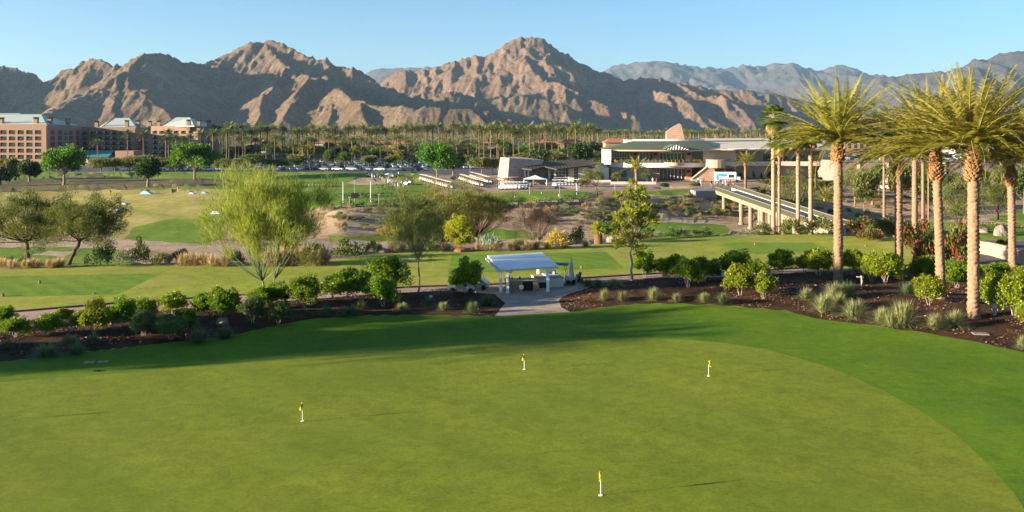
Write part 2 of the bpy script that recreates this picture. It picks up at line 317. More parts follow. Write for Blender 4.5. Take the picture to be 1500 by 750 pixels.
ZONES = [
 ('valley_floor', 'valley', [(-900, 197.7), (2400, 197.7), (2400, 237), (-900, 237)]),
 ('driving_range', 'range', [(-900, 262), (100, 253), (330, 250), (600, 252), (640, 262), (655, 275), (600, 300), (480, 303), (420, 310), (330, 330), (-900, 350)]),
 ('dry_rough', 'dryrough', [(-900, 300), (-900, 266), (60, 262), (140, 256), (200, 261), (330, 262), (345, 271), (250, 275), (150, 279), (60, 289)]),
 ('golden_fairway', 'gold', [(-900, 345), (-900, 300), (60, 281), (150, 278), (250, 277), (345, 277), (420, 300), (330, 310), (290, 322), (235, 322), (195, 335), (180, 352), (60, 350)]),
 ('green_bank', 'range', [(183, 350), (197, 333), (240, 321), (290, 320), (330, 330), (330, 350), (290, 358), (200, 353)]),
 ('range_bunker', 'sand', [(505, 268), (530, 261), (560, 261), (585, 265), (560, 269), (525, 271)]),
 ('parking_lot', 'asphalt', [(-900, 256), (-900, 246), (130, 243), (330, 240), (620, 233), (900, 233), (900, 256), (650, 256), (600, 253.5), (350, 251), (300, 250), (130, 252)]),
 ('sandy_wash', 'sand', [(-900, 349), (60, 347), (110, 345), (180, 351), (300, 358), (420, 352), (600, 353), (600, 362), (480, 366), (300, 370), (190, 366), (100, 362), (-900, 366)]),
 ('wash_lawn', 'range', [(-900, 366), (100, 362), (185, 367), (200, 392), (-900, 402)]),
 ('sand_spill', 'sand', [(45, 373), (75, 367), (110, 369), (96, 376)]),
 ('wash_lawn', 'range', [(480, 346), (600, 343), (600, 353), (480, 353)]),
 ('short_game_lawn', 'range', [(700, 284), (760, 280), (830, 278), (862, 281), (868, 289), (800, 296), (740, 298), (700, 300), (640, 298), (655, 286)]),
 ('plaza', 'paving', [(620, 257), (700, 259), (900, 260), (1200, 255), (1275, 262), (1230, 276), (1180, 283), (1110, 286), (1050, 280), (1040, 277), (940, 279), (870, 277), (700, 282), (655, 284), (618, 268)]),
 ('lawn_strip', 'range', [(940, 279.5), (1042, 277.5), (1046, 284), (936, 286)]),
 ('sand_track', 'sand', [(1000, 298), (1135, 296), (1135, 304), (1000, 305)]),
 ('sand_track', 'sand', [(830, 312), (960, 316), (1060, 320), (1050, 329), (930, 324), (830, 322)]),
 ('sand_bank', 'sand', [(480, 310), (560, 304), (620, 312), (600, 341), (480, 343)]),
 ('wash_lawn', 'range', [(925, 333), (960, 325), (1060, 329), (1075, 338), (1060, 350), (940, 358), (900, 356)]),
 ('wash_lawn', 'range', [(688, 337), (730, 335), (770, 338), (800, 344), (780, 350), (700, 350)]),
 ('wash_lawn', 'range', [(1095, 350), (1140, 321), (1230, 317), (1330, 323), (1500, 330), (1800, 340), (1800, 350), (1340, 352), (1240, 350)]),
 ('upper_lawn', 'range', [(1150, 292), (1230, 284), (1240, 292), (1160, 298)]),
 ('upper_lawn', 'range', [(1445, 322), (1520, 300), (1700, 298), (1700, 325), (1500, 330)]),
 ('footpath', 'path', [(1055, 350), (1075, 334), (1110, 324), (1145, 316), (1145, 322), (1110, 331), (1092, 342), (1092, 350)]),
 ('service_road', 'asphalt', [(1405, 402), (1400, 378), (1420, 362), (1445, 352), (1800, 360), (1800, 405)]),
 ('fairway', 'fairway', CREST+[(1335, 360), (1340, 400)]+PATH_TOP[::-1]+[(-900, 545)]),
 ('tee_box', 'tee', [(-900, 420), (-300, 410), (40, 404), (237, 400.5), (173, 431), (0, 435.5), (-300, 446), (-900, 465)]),
 ('tee_box', 'tee', [(656, 401), (662, 373), (888, 369), (915, 393)]),
 ('tee_box', 'tee', [(1052, 359), (1075, 355), (1190, 355.5), (1222, 367), (1110, 372.5)]),
 ('cart_path', 'path', PATH_TOP+PATH_BOT[::-1]),
 ('lawn', 'lawn', [(-900, 680)]+ROUGH_EDGE+[(2400, 680), (2400, 1496), (-900, 1496)]),
 ('mulch_bed', 'mulch', [(-900, 570)]+PATH_BOT[:8]+[(660, 425.5), (715, 427), (725, 431), (737, 437), (740, 444), (734, 455), (725, 463)]+ROUGH_EDGE[:10][::-1]+[(-900, 680)]),
 ('gravel_patio', 'gravel', [(725, 463), (740, 444), (725, 431), (660, 425.5), (729, 424.5), (855, 415), (912, 410.5), (885, 420), (836, 434), (818, 440), (823, 450), (836, 457)]),
 ('mulch_bed', 'mulch', [(836, 457), (823, 450), (818, 440), (825, 434), (850, 425), (885, 414), (912, 410.5), (967, 407), (1036, 406.5), (1110, 403), (1200, 397), (1335, 393), (1420, 404), (1500, 420), (1800, 440), (2400, 480), (2400, 680)]+ROUGH_EDGE[11:][::-1]),
 ('putting_green', 'green', [(-900, 640), (0, 560), (100, 552), (200, 545), (320, 531), (430, 518), (530, 510), (650, 503), (720, 498.5), (800, 495.5), (900, 494.5), (1000, 497), (1060, 502), (1120, 511), (1200, 533), (1250, 552), (1300, 575), (1350, 603), (1400, 636), (1450, 682), (1485, 722), (1510, 760), (1600, 900), (1600, 1300), (-900, 1300)]),
]
def flatpx(v):                                     # ground plan -> coordinates with even density
    return (v.x/v.y*F+CX, HY+CH*F/v.y)
ROUGHNESS = {'mulch_bed': 2.0, 'putting_green': 0.0, 'sandy_wash': 2.0, 'gravel_patio': 0.7, 'lawn': 0.5}
MANMADE = ('valley_floor', 'parking_lot', 'plaza', 'service_road', 'tee_box', 'cart_path', 'lawn', 'putting_green', 'mulch_bed', 'gravel_patio', 'fairway', 'footpath')
def build_ground():
    verts, edges, polys = [], [], []
    for zi, (nm, mk, poly) in enumerate(ZONES):
        Pw = []
        wob = ROUGHNESS.get(nm, 0.4)
        for i, a in enumerate(poly):
            b = poly[(i+1) % len(poly)]
            n = max(1, int(math.hypot(a[0]-b[0], a[1]-b[1])/9)) if abs(a[0]) < 1900 and abs(b[0]) < 1900 else 4
            for k in range(n):
                q = (a[0]+(b[0]-a[0])*k/n, a[1]+(b[1]-a[1])*k/n)
                if q[1] > 240: Pw.append(flatpx(G(q[0], q[1])))
                else: Pw.append(q)
        if nm not in MANMADE: Pw = [(x+(2.2*math.sin(x*0.11+y*0.31)+1.2*math.sin(x*0.37+y*0.9))*min(1, max(0, (370-y)/40)), y+0.6*math.sin(x*0.13+y)*min(1, max(0, (370-y)/40))) for x, y in Pw]
        if wob and nm in ('mulch_bed', 'sandy_wash', 'sand_bank', 'sand_track'):
            Pw = [(x+wob*0.6*math.sin(x*0.7+y*1.3), y+wob*0.28*math.sin(x*0.45+y)) for x, y in Pw]
        polys.append(np.array(Pw))
        o = len(verts); verts += [Vector(p) for p in Pw]; edges += [(o+i, o+(i+1) % len(Pw)) for i in range(len(Pw))]
    ys = [197.7, 198, 198.5, 199.2, 200]
    y = 200
    while y < 1496: y += max(0.55, (y-HY)*0.021); ys.append(min(y, 1496))
    o = len(verts)
    for j, y in enumerate(ys):
        st = 18 if y < 720 else 40
        for x in np.arange(-900, 2401, st): verts.append(Vector((float(x)+(st/2 if j % 2 else 0), float(y))))
    cd = geometry.delaunay_2d_cdt(verts, edges, [], 0, 1e-4)
    V = np.array([(v.x, v.y) for v in cd[0]]); T = np.array([f for f in cd[2] if len(f) == 3])
    cen = V[T].mean(axis=1)
    zone = np.full(len(T), -1)
    for zi, P in enumerate(polys):
        x, y = cen[:, 0], cen[:, 1]; c = np.zeros(len(cen), bool)
        for i in range(len(P)):
            x0, y0 = P[i-1]; x1, y1 = P[i]
            if y0 == y1: continue
            c ^= ((y0 > y) != (y1 > y)) & (x < (x1-x0)*(y-y0)/(y1-y0)+x0)
        zone[c] = zi
    Y = CH*F/(V[:, 1]-HY); X = (V[:, 0]-CX)/F*Y; Z = H(X, Y)
    W3 = np.stack([X, Y, Z], axis=1)
    a = W3[T[:, 1]]-W3[T[:, 0]]; b = W3[T[:, 2]]-W3[T[:, 0]]
    up = a[:, 0]*b[:, 1]-a[:, 1]*b[:, 0]
    T[up < 0] = T[up < 0][:, ::-1]
    for zi in range(-1, len(ZONES)):
        t = T[zone == zi]
        if not len(t): continue
        nm, mk = (('desert_ground', 'soil') if zi < 0 else ZONES[zi][:2])
        u, inv = np.unique(t, return_inverse=True)
        me = mesh(nm, W3[u], inv.reshape(-1, 3), M[mk], smooth=True)
        tag(link(nm, me), kind='structure')
    mb = MB(); mb.add([(-400, -300, 0), (400, -300, 0), (400, 14.0, 0), (-400, 14.0, 0)], [(0, 1, 2, 3)])
    tag(mb.build('lawn', M['lawn']), kind='structure')
build_ground()
# dark edging kerb along the far side of the cart path
kb = MB(); ln = []
for a, b in zip(PATH_TOP[:-1], PATH_TOP[1:]):
    n = max(1, int((b[0]-a[0])/12)); ln += [(a[0]+(b[0]-a[0])*k/n, a[1]+(b[1]-a[1])*k/n) for k in range(n)]
ln = [G(*q) for q in ln if q[0] > -300]
for p, q in zip(ln[:-1], ln[1:]):
    kb.add([(p.x, p.y-0.05, p.z-0.1), (q.x, q.y-0.05, q.z-0.1), (q.x, q.y+0.13, q.z-0.1), (p.x, p.y+0.13, p.z-0.1), (p.x, p.y-0.05, p.z+0.13), (q.x, q.y-0.05, q.z+0.13), (q.x, q.y+0.13, q.z+0.13), (p.x, p.y+0.13, p.z+0.13)],
           [(0, 3, 2, 1), (4, 5, 6, 7), (0, 1, 5, 4), (2, 3, 7, 6)])
tag(kb.build('kerb', M['kerb']), kind='structure')

# loose chips and litter lying on the mulch
def in_poly(x, y, P):
    c = np.zeros(len(x), bool)
    for i in range(len(P)):
        x0, y0 = P[i-1]; x1, y1 = P[i]
        if y0 != y1: c ^= ((y0 > y) != (y1 > y)) & (x < (x1-x0)*(y-y0)/(y1-y0)+x0)
    return c
for k_, zz in enumerate([z for z in ZONES if z[0] == 'mulch_bed']):
    rc = np.random.default_rng(40+k_); n = 60000; px = rc.uniform(-60, 1580, n); py = rc.uniform(398, 532, n)
    ok = in_poly(px, py, zz[2]); px, py = px[ok], py[ok]
    cl = fbm(px/26.0, py/9.0, 3, 5); ok = cl > 0.40+0.25*rc.random(len(px)); px, py = px[ok], py[ok]
    yy = CH*F/(py-HY); xx = (px-CX)/F*yy; zc_ = H(xx, yy); n = len(xx); a = rc.random(n)*6.283; s_ = rc.uniform(0.03, 0.085, n)
    u = np.stack([np.cos(a)*s_, np.sin(a)*s_, rc.normal(size=n)*0.02], axis=1); v = np.stack([-np.sin(a)*s_*0.45, np.cos(a)*s_*0.45, rc.normal(size=n)*0.02], axis=1)
    c0 = np.stack([xx, yy, zc_+0.03], axis=1); V = np.stack([c0-u-v, c0+u-v, c0+u+v, c0-u+v], axis=1).reshape(-1, 3)
    mm, t, b, o = nt('bark_chip'); g = N(t, 'ShaderNodeNewGeometry'); t.links.new(ramp(t, g.outputs['Random Per Island'], [(0.1, (0.03, 0.015, 0.008)), (0.6, (0.15, 0.065, 0.03)), (1.0, (0.36, 0.20, 0.11))]), b.inputs['Base Color']); b.inputs['Roughness'].default_value = 0.9
    tag(link('bark_chips', mesh('bark_chips', V, np.arange(n*4).reshape(n, 4), mm)), 'loose bark chips and litter scattered on the %s mulch bed' % ('left', 'right')[k_], 'bark chips', kind='stuff')

# ------------------------------------------------------------------ mountains
def rock(name, c1, c2, c3, sc):
    m, t, b, o = nt(name)
    co = N(t, 'ShaderNodeTexCoord').outputs['Object']
    c = ramp(t, noise(t, co, sc, 6, 0.7, 0.5), [(0.32, c1), (0.5, c2), (0.7, c3)])
    f = noise(t, co, sc*14, 6, 0.85)
    c = mixc(t, 0.8, c, ramp(t, f, [(0.34, (0.18, 0.18, 0.18)), (0.66, (0.82, 0.82, 0.82))]), 'OVERLAY')
    t.links.new(c, b.inputs['Base Color']); b.inputs['Roughness'].default_value = 1; b.inputs['Specular IOR Level'].default_value = 0.05
    bump(t, noise(t, co, sc*9, 8, 0.85), 0.8, 0.10/sc, b)
    return m
def mountain(name, mat, ridges, px0, px1, dx, y0, y1, rows, amp, seed, spur=(260, 0.42, 0.8), k0=0.62, foot=0.0, ns=1.0, bare=(9e9, 9e9)):
    """ridges: polylines of (column, row, distance), each with a flag whether side spurs grow from it"""
    rr = random.Random(seed)
    segs = []
    def addline(P, k):
        for a, b in zip(P[:-1], P[1:]): segs.append((a, b, k))
    def w3(q): return Vector(((q[0]-CX)/F*q[2], q[2], zpy(q[1], q[2])))
    for line, sp in ridges:
        P = [w3(q) for q in line]
        Q = []
        for a, b in zip(P[:-1], P[1:]):
            n = max(1, int((b-a).length/120))
            for i in range(n):
                q = a.lerp(b, i/n); Q.append(q)
        Q.append(P[-1])
        addline(Q, k0)
        if not sp: continue
        acc = rr.uniform(0, spur[0])
        for a, b in zip(Q[:-1], Q[1:]):
            acc += (b-a).length
            if acc < spur[0]: continue
            acc = rr.uniform(-0.35, 0.2)*spur[0]
            if bare[0] < a.x/a.y*F+CX < bare[1]: continue
            ang = R(-90)+rr.gauss(0.18, 0.55); p = a.copy(); L = [p.copy()]; slope = spur[1]*rr.uniform(0.75, 1.35)
            st = 90*ns
            while p.z > foot+12 and len(L) < 26:
                ang += rr.gauss(0, 0.20); ang = max(R(-175), min(R(-5), ang))
                sl = slope*(0.55+0.9*rr.random())
                p = p+Vector((math.cos(ang)*st, math.sin(ang)*st, -sl*st)); L.append(p.copy())
                if len(L) > 2 and rr.random() < 0.55:
                    s2 = rr.choice((-1, 1)); a2 = ang+s2*rr.uniform(0.6, 1.2); q = p.copy(); L2 = [q.copy()]
                    for _ in range(rr.randint(3, 7)):
                        a2 += rr.gauss(0, 0.2); q = q+Vector((math.cos(a2)*st*0.7, math.sin(a2)*st*0.7, -st*0.7*slope*rr.uniform(1.0, 1.6))); L2.append(q.copy())
                    addline(L2, spur[2])
            addline(L, spur[2]*0.92)
    cols = np.arange(px0, px1+dx, dx); ys = np.geomspace(y0, y1, rows)
    PX, YY = np.meshgrid((cols-CX)/F, ys); X = PX*YY; Y = YY
    wx = (fbm(X/330/ns, Y/330/ns, 3, seed+3)-0.5)*120*ns; wy = (fbm(X/330/ns+9, Y/330/ns, 3, seed+4)-0.5)*150*ns
    env = np.minimum(1, np.abs(0)+1)
    Xw, Yw = X+wx*0.6, Y+wy*0.6
    Z = np.full(X.shape, foot-60.0)
    for a, b, k in segs:
        ab = (b.x-a.x, b.y-a.y); L2 = ab[0]**2+ab[1]**2+1e-6
        rad = (max(a.z, b.z)-foot+60)/k+60
        r0 = np.searchsorted(ys, min(a.y, b.y)-rad-100*ns); r1 = np.searchsorted(ys, max(a.y, b.y)+rad+100*ns)
        if r1 <= r0: continue
        xs = Xw[r0:r1]; yv = Yw[r0:r1]
        t = np.clip(((xs-a.x)*ab[0]+(yv-a.y)*ab[1])/L2, 0, 1)
        d = np.hypot(xs-(a.x+t*ab[0]), yv-(a.y+t*ab[1]))
        z = a.z+(b.z-a.z)*t-k*d
        np.maximum(Z[r0:r1], z, out=Z[r0:r1])
    hh = np.clip((Z-foot)/250.0, 0, 1)
    rid = fbm(X/115/ns, Y/270/ns, 6, seed+8, 0.50, True)
    Z = Z+(rid-0.70)*amp*0.85*(0.25+0.75*hh)+(fbm(X/30/ns, Y/75/ns, 4, seed+21, 0.55, True)-0.64)*amp*0.32*(0.15+0.85*hh)
    Z = np.where(Z < foot+6, foot-30+(Z-foot+30)*0.5, Z)
    Z = np.maximum(Z, -30)
    n0, n1 = X.shape
    I = np.arange(n0*n1).reshape(n0, n1)
    Q = np.stack([I[:-1, :-1], I[:-1, 1:], I[1:, 1:], I[1:, :-1]], axis=-1).reshape(-1, 4)
    me = mesh(name, np.stack([X, Y, Z], axis=-1).reshape(-1, 3), Q, mat, smooth=True)
    return tag(link(name, me), kind='structure')
RK1 = rock('brown_rock', (0.135, 0.092, 0.057), (0.195, 0.134, 0.082), (0.28, 0.19, 0.118), 0.006)
RK2 = rock('warm_rock', (0.145, 0.095, 0.062), (0.21, 0.138, 0.09), (0.29, 0.19, 0.126), 0.005)
RK3 = rock('far_rock', (0.09, 0.085, 0.08), (0.125, 0.115, 0.105), (0.19, 0.165, 0.15), 0.002)
def L(d, *pts):
    out = []
    for i, p in enumerate(pts):
        out.append((p[0], p[1], p[2] if len(p) > 2 else d))
    return out
rA = [
 (L(4000, (-900, 20, 3200), (-700, 35, 3200), (-500, 30, 3200), (-380, 45, 3250), (-280, 55, 3300), (-190, 72, 3450), (-90, 88, 3650), (0, 97, 3800), (20, 102, 3800), (40, 110, 3800), (62, 117, 3800), (85, 104, 3700), (110, 101, 3650), (140, 87, 3600), (165, 88, 3550), (190, 93, 3500), (215, 80, 3500), (235, 76, 3700), (250, 82, 3900), (262, 88, 4050), (278, 95, 4200), (300, 93, 4350), (325, 80, 4450), (345, 68, 4500), (362, 60, 4500), (385, 57, 4480), (400, 58, 4450), (425, 68, 4400), (450, 82, 4350), (468, 90, 4300), (478, 86, 4250), (495, 88, 4200), (515, 100, 4100), (540, 118, 4050), (562, 126), (600, 133), (622, 136), (650, 129), (668, 132), (700, 140), (750, 140), (790, 146), (830, 156), (880, 172), (920, 190)), True),
 (L(3900, (385, 57, 4480), (402, 80, 4200), (425, 98, 3950), (445, 106, 3700), (480, 114, 3450), (505, 130, 3200), (515, 144, 3050), (545, 154, 2950), (585, 157, 2900), (610, 156, 2850), (650, 159, 2850), (690, 160, 2850), (730, 166, 2850), (765, 178, 2850), (800, 192, 2850)), True),
 (L(3500, (215, 80), (192, 97, 3400), (168, 107, 3300), (142, 119, 3200), (117, 135, 3100), (92, 148, 3000), (62, 166, 2900), (30, 190, 2800)), True),
 (L(3900, (425, 100, 3900), (405, 118, 3650), (392, 140, 3300), (375, 165, 3100), (360, 192, 2950)), False),
 (L(3900, (470, 112, 3400), (440, 140, 3200), (415, 168, 3000), (400, 192, 2900)), False),
 (L(3500, (168, 107, 3300), (172, 130, 3150), (158, 160, 3000), (150, 190, 2900)), False),
]
mountain('mountain', RK1, rA, -930, 960, 2.0, 2450, 4900, 260, 75, 11, spur=(300, 0.44, 0.74), k0=0.70, bare=(205, 372))
rB = [
 (L(5600, (500, 135), (540, 125), (560, 118), (580, 108), (600, 101), (640, 94), (660, 92), (680, 86), (700, 82), (720, 76), (745, 62), (760, 57), (775, 55), (790, 58), (810, 66), (830, 80), (850, 92), (865, 101), (880, 107), (905, 112), (930, 115), (960, 113), (985, 117), (1000, 122), (1020, 125), (1060, 128), (1100, 135), (1150, 142), (1200, 152), (1300, 168), (1400, 185)), True),
 (L(5600, (775, 55), (765, 85, 5300), (790, 110, 5000), (830, 130, 4750), (880, 150, 4600), (930, 170, 4500)), True),
 (L(5600, (700, 82), (720, 105, 5300), (690, 125, 5100), (670, 140, 4900)), False),
 (L(5600, (930, 115), (960, 130, 5300), (1000, 145, 5000), (1020, 160, 4800), (1040, 185, 4600)), True),
 (L(5600, (880, 107), (900, 125, 5300), (880, 140, 5100), (905, 165, 4800)), False),
 (L(5600, (985, 117), (1040, 135, 5300), (1080, 150, 5000), (1100, 170, 4800), (1110, 190, 4600)), True),
]
mountain('mountain', RK2, rB, 480, 1420, 2.0, 4350, 6200, 170, 95, 23, spur=(380, 0.40, 0.70), k0=0.62, ns=1.25)
rD = [(L(9000, (1180, 150), (1240, 128), (1290, 113), (1330, 106), (1380, 100), (1410, 91), (1440, 82), (1465, 77), (1485, 75), (1520, 76), (1600, 62), (1700, 66), (1900, 90), (2200, 150)), True),
      (L(9000, (1440, 82), (1420, 115, 8300), (1380, 140, 7800), (1340, 165, 7400)), True)]
mountain('mountain', RK3, rD, 1080, 2250, 4.0, 5200, 9900, 110, 130, 37, spur=(600, 0.35, 0.55), k0=0.5, ns=2.2)
rC = [(L(15000, (820, 135), (870, 106), (885, 101), (910, 96), (935, 93), (955, 88), (975, 91), (1000, 95), (1030, 93), (1060, 96), (1100, 93), (1130, 89), (1160, 94), (1200, 97), (1240, 100), (1280, 110), (1350, 118), (1500, 125)), True),
      (L(15000, (955, 88), (1010, 112, 14000), (1060, 125, 13000), (1100, 135, 12000), (1150, 150, 11500)), True)]
mountain('mountain', RK3, rC, 780, 1520, 3.5, 11000, 16500, 90, 220, 41, spur=(900, 0.28, 0.42), k0=0.36, ns=4)
rE = [(L(13000, (470, 130), (530, 106), (545, 101), (570, 98), (600, 97), (640, 99), (700, 120)), True)]
mountain('mountain', RK3, rE, 440, 740, 4, 11500, 14500, 50, 120, 43, spur=(900, 0.3, 0.45), k0=0.4, ns=4)

hz = MB(); hz.box(-11000, 19000, -500, 17500, -62, 1500)
hm = bpy.data.materials.new('haze'); hm.use_nodes = True; ht = hm.node_tree; ht.nodes.clear()
ho = ht.nodes.new('ShaderNodeOutputMaterial'); hv = ht.nodes.new('ShaderNodeVolumePrincipled')
hv.inputs['Color'].default_value = (0.50, 0.74, 1.0, 1); hv.inputs['Density'].default_value = 2.8e-5; hv.inputs['Anisotropy'].default_value = 0.2
ht.links.new(hv.outputs[0], ho.inputs['Volume'])
tag(hz.build('haze', hm), kind='stuff')
# ------------------------------------------------------------------ foliage generators
def unit(v): return v/(np.linalg.norm(v, axis=-1, keepdims=True)+1e-9)
def cards(P, D, L, Wd, r, bend=0.0, shape='leaf'):
    """P centres (n,3) of leaf roots, D directions, L lengths, Wd widths -> quads shaped like a leaf (root, side, tip, side)"""
    n = len(P); rv = r.normal(size=(n, 3)); S = unit(np.cross(D, rv)); Nn = unit(np.cross(S, D))
    L = np.broadcast_to(np.asarray(L, float), (n,))[:, None]; Wd = np.broadcast_to(np.asarray(Wd, float), (n,))[:, None]
    a = P; m = P+D*L*0.5+Nn*L*bend; t = P+D*L
    V = np.stack([a, m+S*Wd/2, t, m-S*Wd/2], axis=1).reshape(-1, 3)
    return V, np.arange(n*4).reshape(n, 4)
def join(parts):
    VV, FF, o = [], [], 0
    for V, Fq in parts: VV.append(V); FF.append(Fq+o); o += len(V)
    return np.concatenate(VV), np.concatenate(FF)
def limb(a, b, r0, r1, r, n=6, wig=0.08, sag=0.15):
    a = np.asarray(a, float); b = np.asarray(b, float); t = np.linspace(0, 1, n)[:, None]
    L = np.linalg.norm(b-a); P = a+(b-a)*t
    P[:, 2] += -sag*L*(np.sin(t[:, 0]*math.pi))*0.5
    P[1:-1] += r.normal(size=(n-2, 3))*L*wig*0.4
    return (P, np.linspace(r0, r1, n))
def crown_centres(n, rad, r, shell=0.55, flat=0.0, bottom=-0.6):
    """clump centres inside an uneven ellipsoid"""
    out = []; ph = r.random()*6.28
    while len(out) < n:
        d = unit(r.normal(size=3)); 
        if d[2] < bottom: continue
        k = (shell+(1-shell)*r.random()**0.7)*(0.86+0.22*math.sin(3*math.atan2(d[1], d[0])+d[2]*4+ph)+0.14*math.sin(7*d[0]+5*d[1]+6*d[2]+ph*3))
        out.append(d*k*np.array(rad))
    return np.array(out)
def tree_mesh(seed, h, trunk_h, rad, lean=(0, 0), nclump=60, per=90, leaf=(0.16, 0.08), clump=0.5, tr=0.14, mats=None, stems=1, spread=0.2, mode='ball', shell=0.5, up=0.5, bottom=-0.5, squash=0.75, limbs=None, cz=None, wig=0.08, sag=0.15, lk=0.5):
    """returns (crown mesh, trunk mesh); base at the origin"""
    r = np.random.default_rng(seed); rad = np.array(rad, float)
    zc = cz if cz is not None else h-rad[2]
    C0 = np.array([lean[0], lean[1], zc]); cc = crown_centres(nclump, rad*(1-0.35*clump/max(rad.min(), 0.3)), r, shell, bottom=bottom)+C0
    st = []; forks = []
    for s in range(stems):
        a = s/stems*6.283+r.random(); base = np.array([math.cos(a), math.sin(a), 0])*tr*(1.3 if stems > 1 else 0)
        top = np.array([lean[0]*0.6, lean[1]*0.6, trunk_h])+np.array([math.cos(a), math.sin(a), 0])*spread*(rad[0] if stems > 1 else 0)
        k = 1/math.sqrt(stems); P, rr = limb(base-np.array([0, 0, 0.15]), top, tr*k, tr*k*0.72, r, 7, wig*0.8, 0)
        rr = rr.copy(); rr[0] *= 1.45
        st.append((P, rr)); forks.append((top, tr*k*0.72))
    nl = limbs or nclump
    for i in range(min(nl, nclump)):
        tgt = cc[i*nclump//nl]; j = min(range(len(forks)), key=lambda q: np.linalg.norm((forks[q][0]-tgt)[:2])) if stems > 1 else 0
        a, ra = forks[j]; mid = a+(tgt-a)*0.45+r.normal(size=3)*0.12*rad*0.6; mid[2] = a[2]+(tgt[2]-a[2])*(0.35 if mode != 'vase' else 0.5)
        t = np.linspace(0, 1, 7)[:, None]; P = (1-t)**2*a+2*t*(1-t)*mid+t*t*tgt
        P[1:-1] += r.normal(size=(5, 3))*wig*0.25
        st.append((P, np.linspace(ra*lk, ra*0.08+0.006, 7)))
    TV, TF = tube_arr(st, 6)
    n = nclump*per
    ci = np.repeat(np.arange(nclump), per); cs = clump*(0.65+0.7*r.random(nclump))[ci][:, None]
    g = unit(r.normal(size=(n, 3)))*(r.random((n, 1))**0.45); g[:, 2] *= squash
    P = cc[ci]+g*cs
    if mode == 'ball' or mode == 'round':
        D = unit(unit(g+1e-6)*0.8+r.normal(size=(n, 3))*0.7+np.array([0, 0, up]))
    elif mode == 'feather':                          # long fine leaf sprays pointing up and out
        out = unit(P-np.array([lean[0]*0.6, lean[1]*0.6, trunk_h*0.8])); D = unit(out*1.0+r.normal(size=(n, 3))*0.38+np.array([0, 0, up]))
    else:
        out = unit(P-np.array([0, 0, trunk_h*0.5])); D = unit(out*0.9+r.normal(size=(n, 3))*0.5+np.array([0, 0, up]))
    Lf = leaf[0]*(0.6+0.8*r.random(n)); CV, CF = cards(P, D, Lf, leaf[1]*(0.6+0.8*r.random(n)), r, 0.08)
    return mesh('crown', CV, CF, mats[0]), mesh('trunk', TV, TF, mats[1], smooth=True)
def plant(name, meshes, loc, label, cat, group=None, s=1.0, rz=None, parts=('crown', 'trunk'), plabels=None):
    if isinstance(s, (int, float)): s = (s, s, s)
    o = empty(name, loc, label, cat, group, random.uniform(0, 6.283) if rz is None else rz, s)
    for pn, me in zip(parts, meshes):
        if me is not None: link(pn, me, o)
    return o

# ------------------------------------------------------------------ palms
def palm_frond(L, rise, droop, nleaf, lw, ll, r, az, z0, r0, vee=0.5, ribbon=False, rach=0.03):
    """one pinnate frond: curved rachis with leaflets"""
    t = np.linspace(0, 1, 9); ang = rise-droop*t**1.4
    st = L/8; xs = np.concatenate([[0], np.cumsum(np.cos(ang[:-1])*st)]); zs = np.concatenate([[0], np.cumsum(np.sin(ang[:-1])*st)])
    ca, sa = math.cos(az), math.sin(az); side = np.array([-sa, ca, 0])
    tw = r.normal()*0.10*L
    P = np.stack([ca*(xs+r0), sa*(xs+r0), z0+zs], axis=1)+side[None]*(t**2*tw)[:, None]
    q = np.linspace(0.14, 0.995, nleaf); i = np.minimum((q*8).astype(int), 7); f = q*8-i
    base = P[i]*(1-f[:, None])+P[i+1]*f[:, None]; T = unit(P[i+1]-P[i]); Nn = unit(np.cross(T, side[None])); Nn *= np.sign(Nn[:, 2:3]+1e-6)
    out = []
    env = np.sin(np.clip(q*1.12, 0, 1)**0.6*math.pi)**0.55*0.8+0.2
    for s in (-1, 1):
        jit = r.normal(size=(nleaf, 3))*0.16
        D = unit(T*0.75+s*side[None]*0.9+Nn*vee*(0.6+0.8*r.random((nleaf, 1)))+jit+np.array([0, 0, -0.18]))
        Ll = ll*env*(0.8+0.35*r.random(nleaf))
        S = unit(T+0.3*Nn)
        V = np.stack([base-S*lw*0.5, base+S*lw*0.5, base+D*Ll[:, None]*0.6+S*lw*0.45-np.array([0, 0, 0.02])*Ll[:, None], base+D*Ll[:, None]-np.array([0, 0, 0.14])*Ll[:, None]], axis=1).reshape(-1, 3)
        out.append((V, np.arange(nleaf*4).reshape(-1, 4)))
    return join(out), (P, np.linspace(rach, rach*0.25, 9))
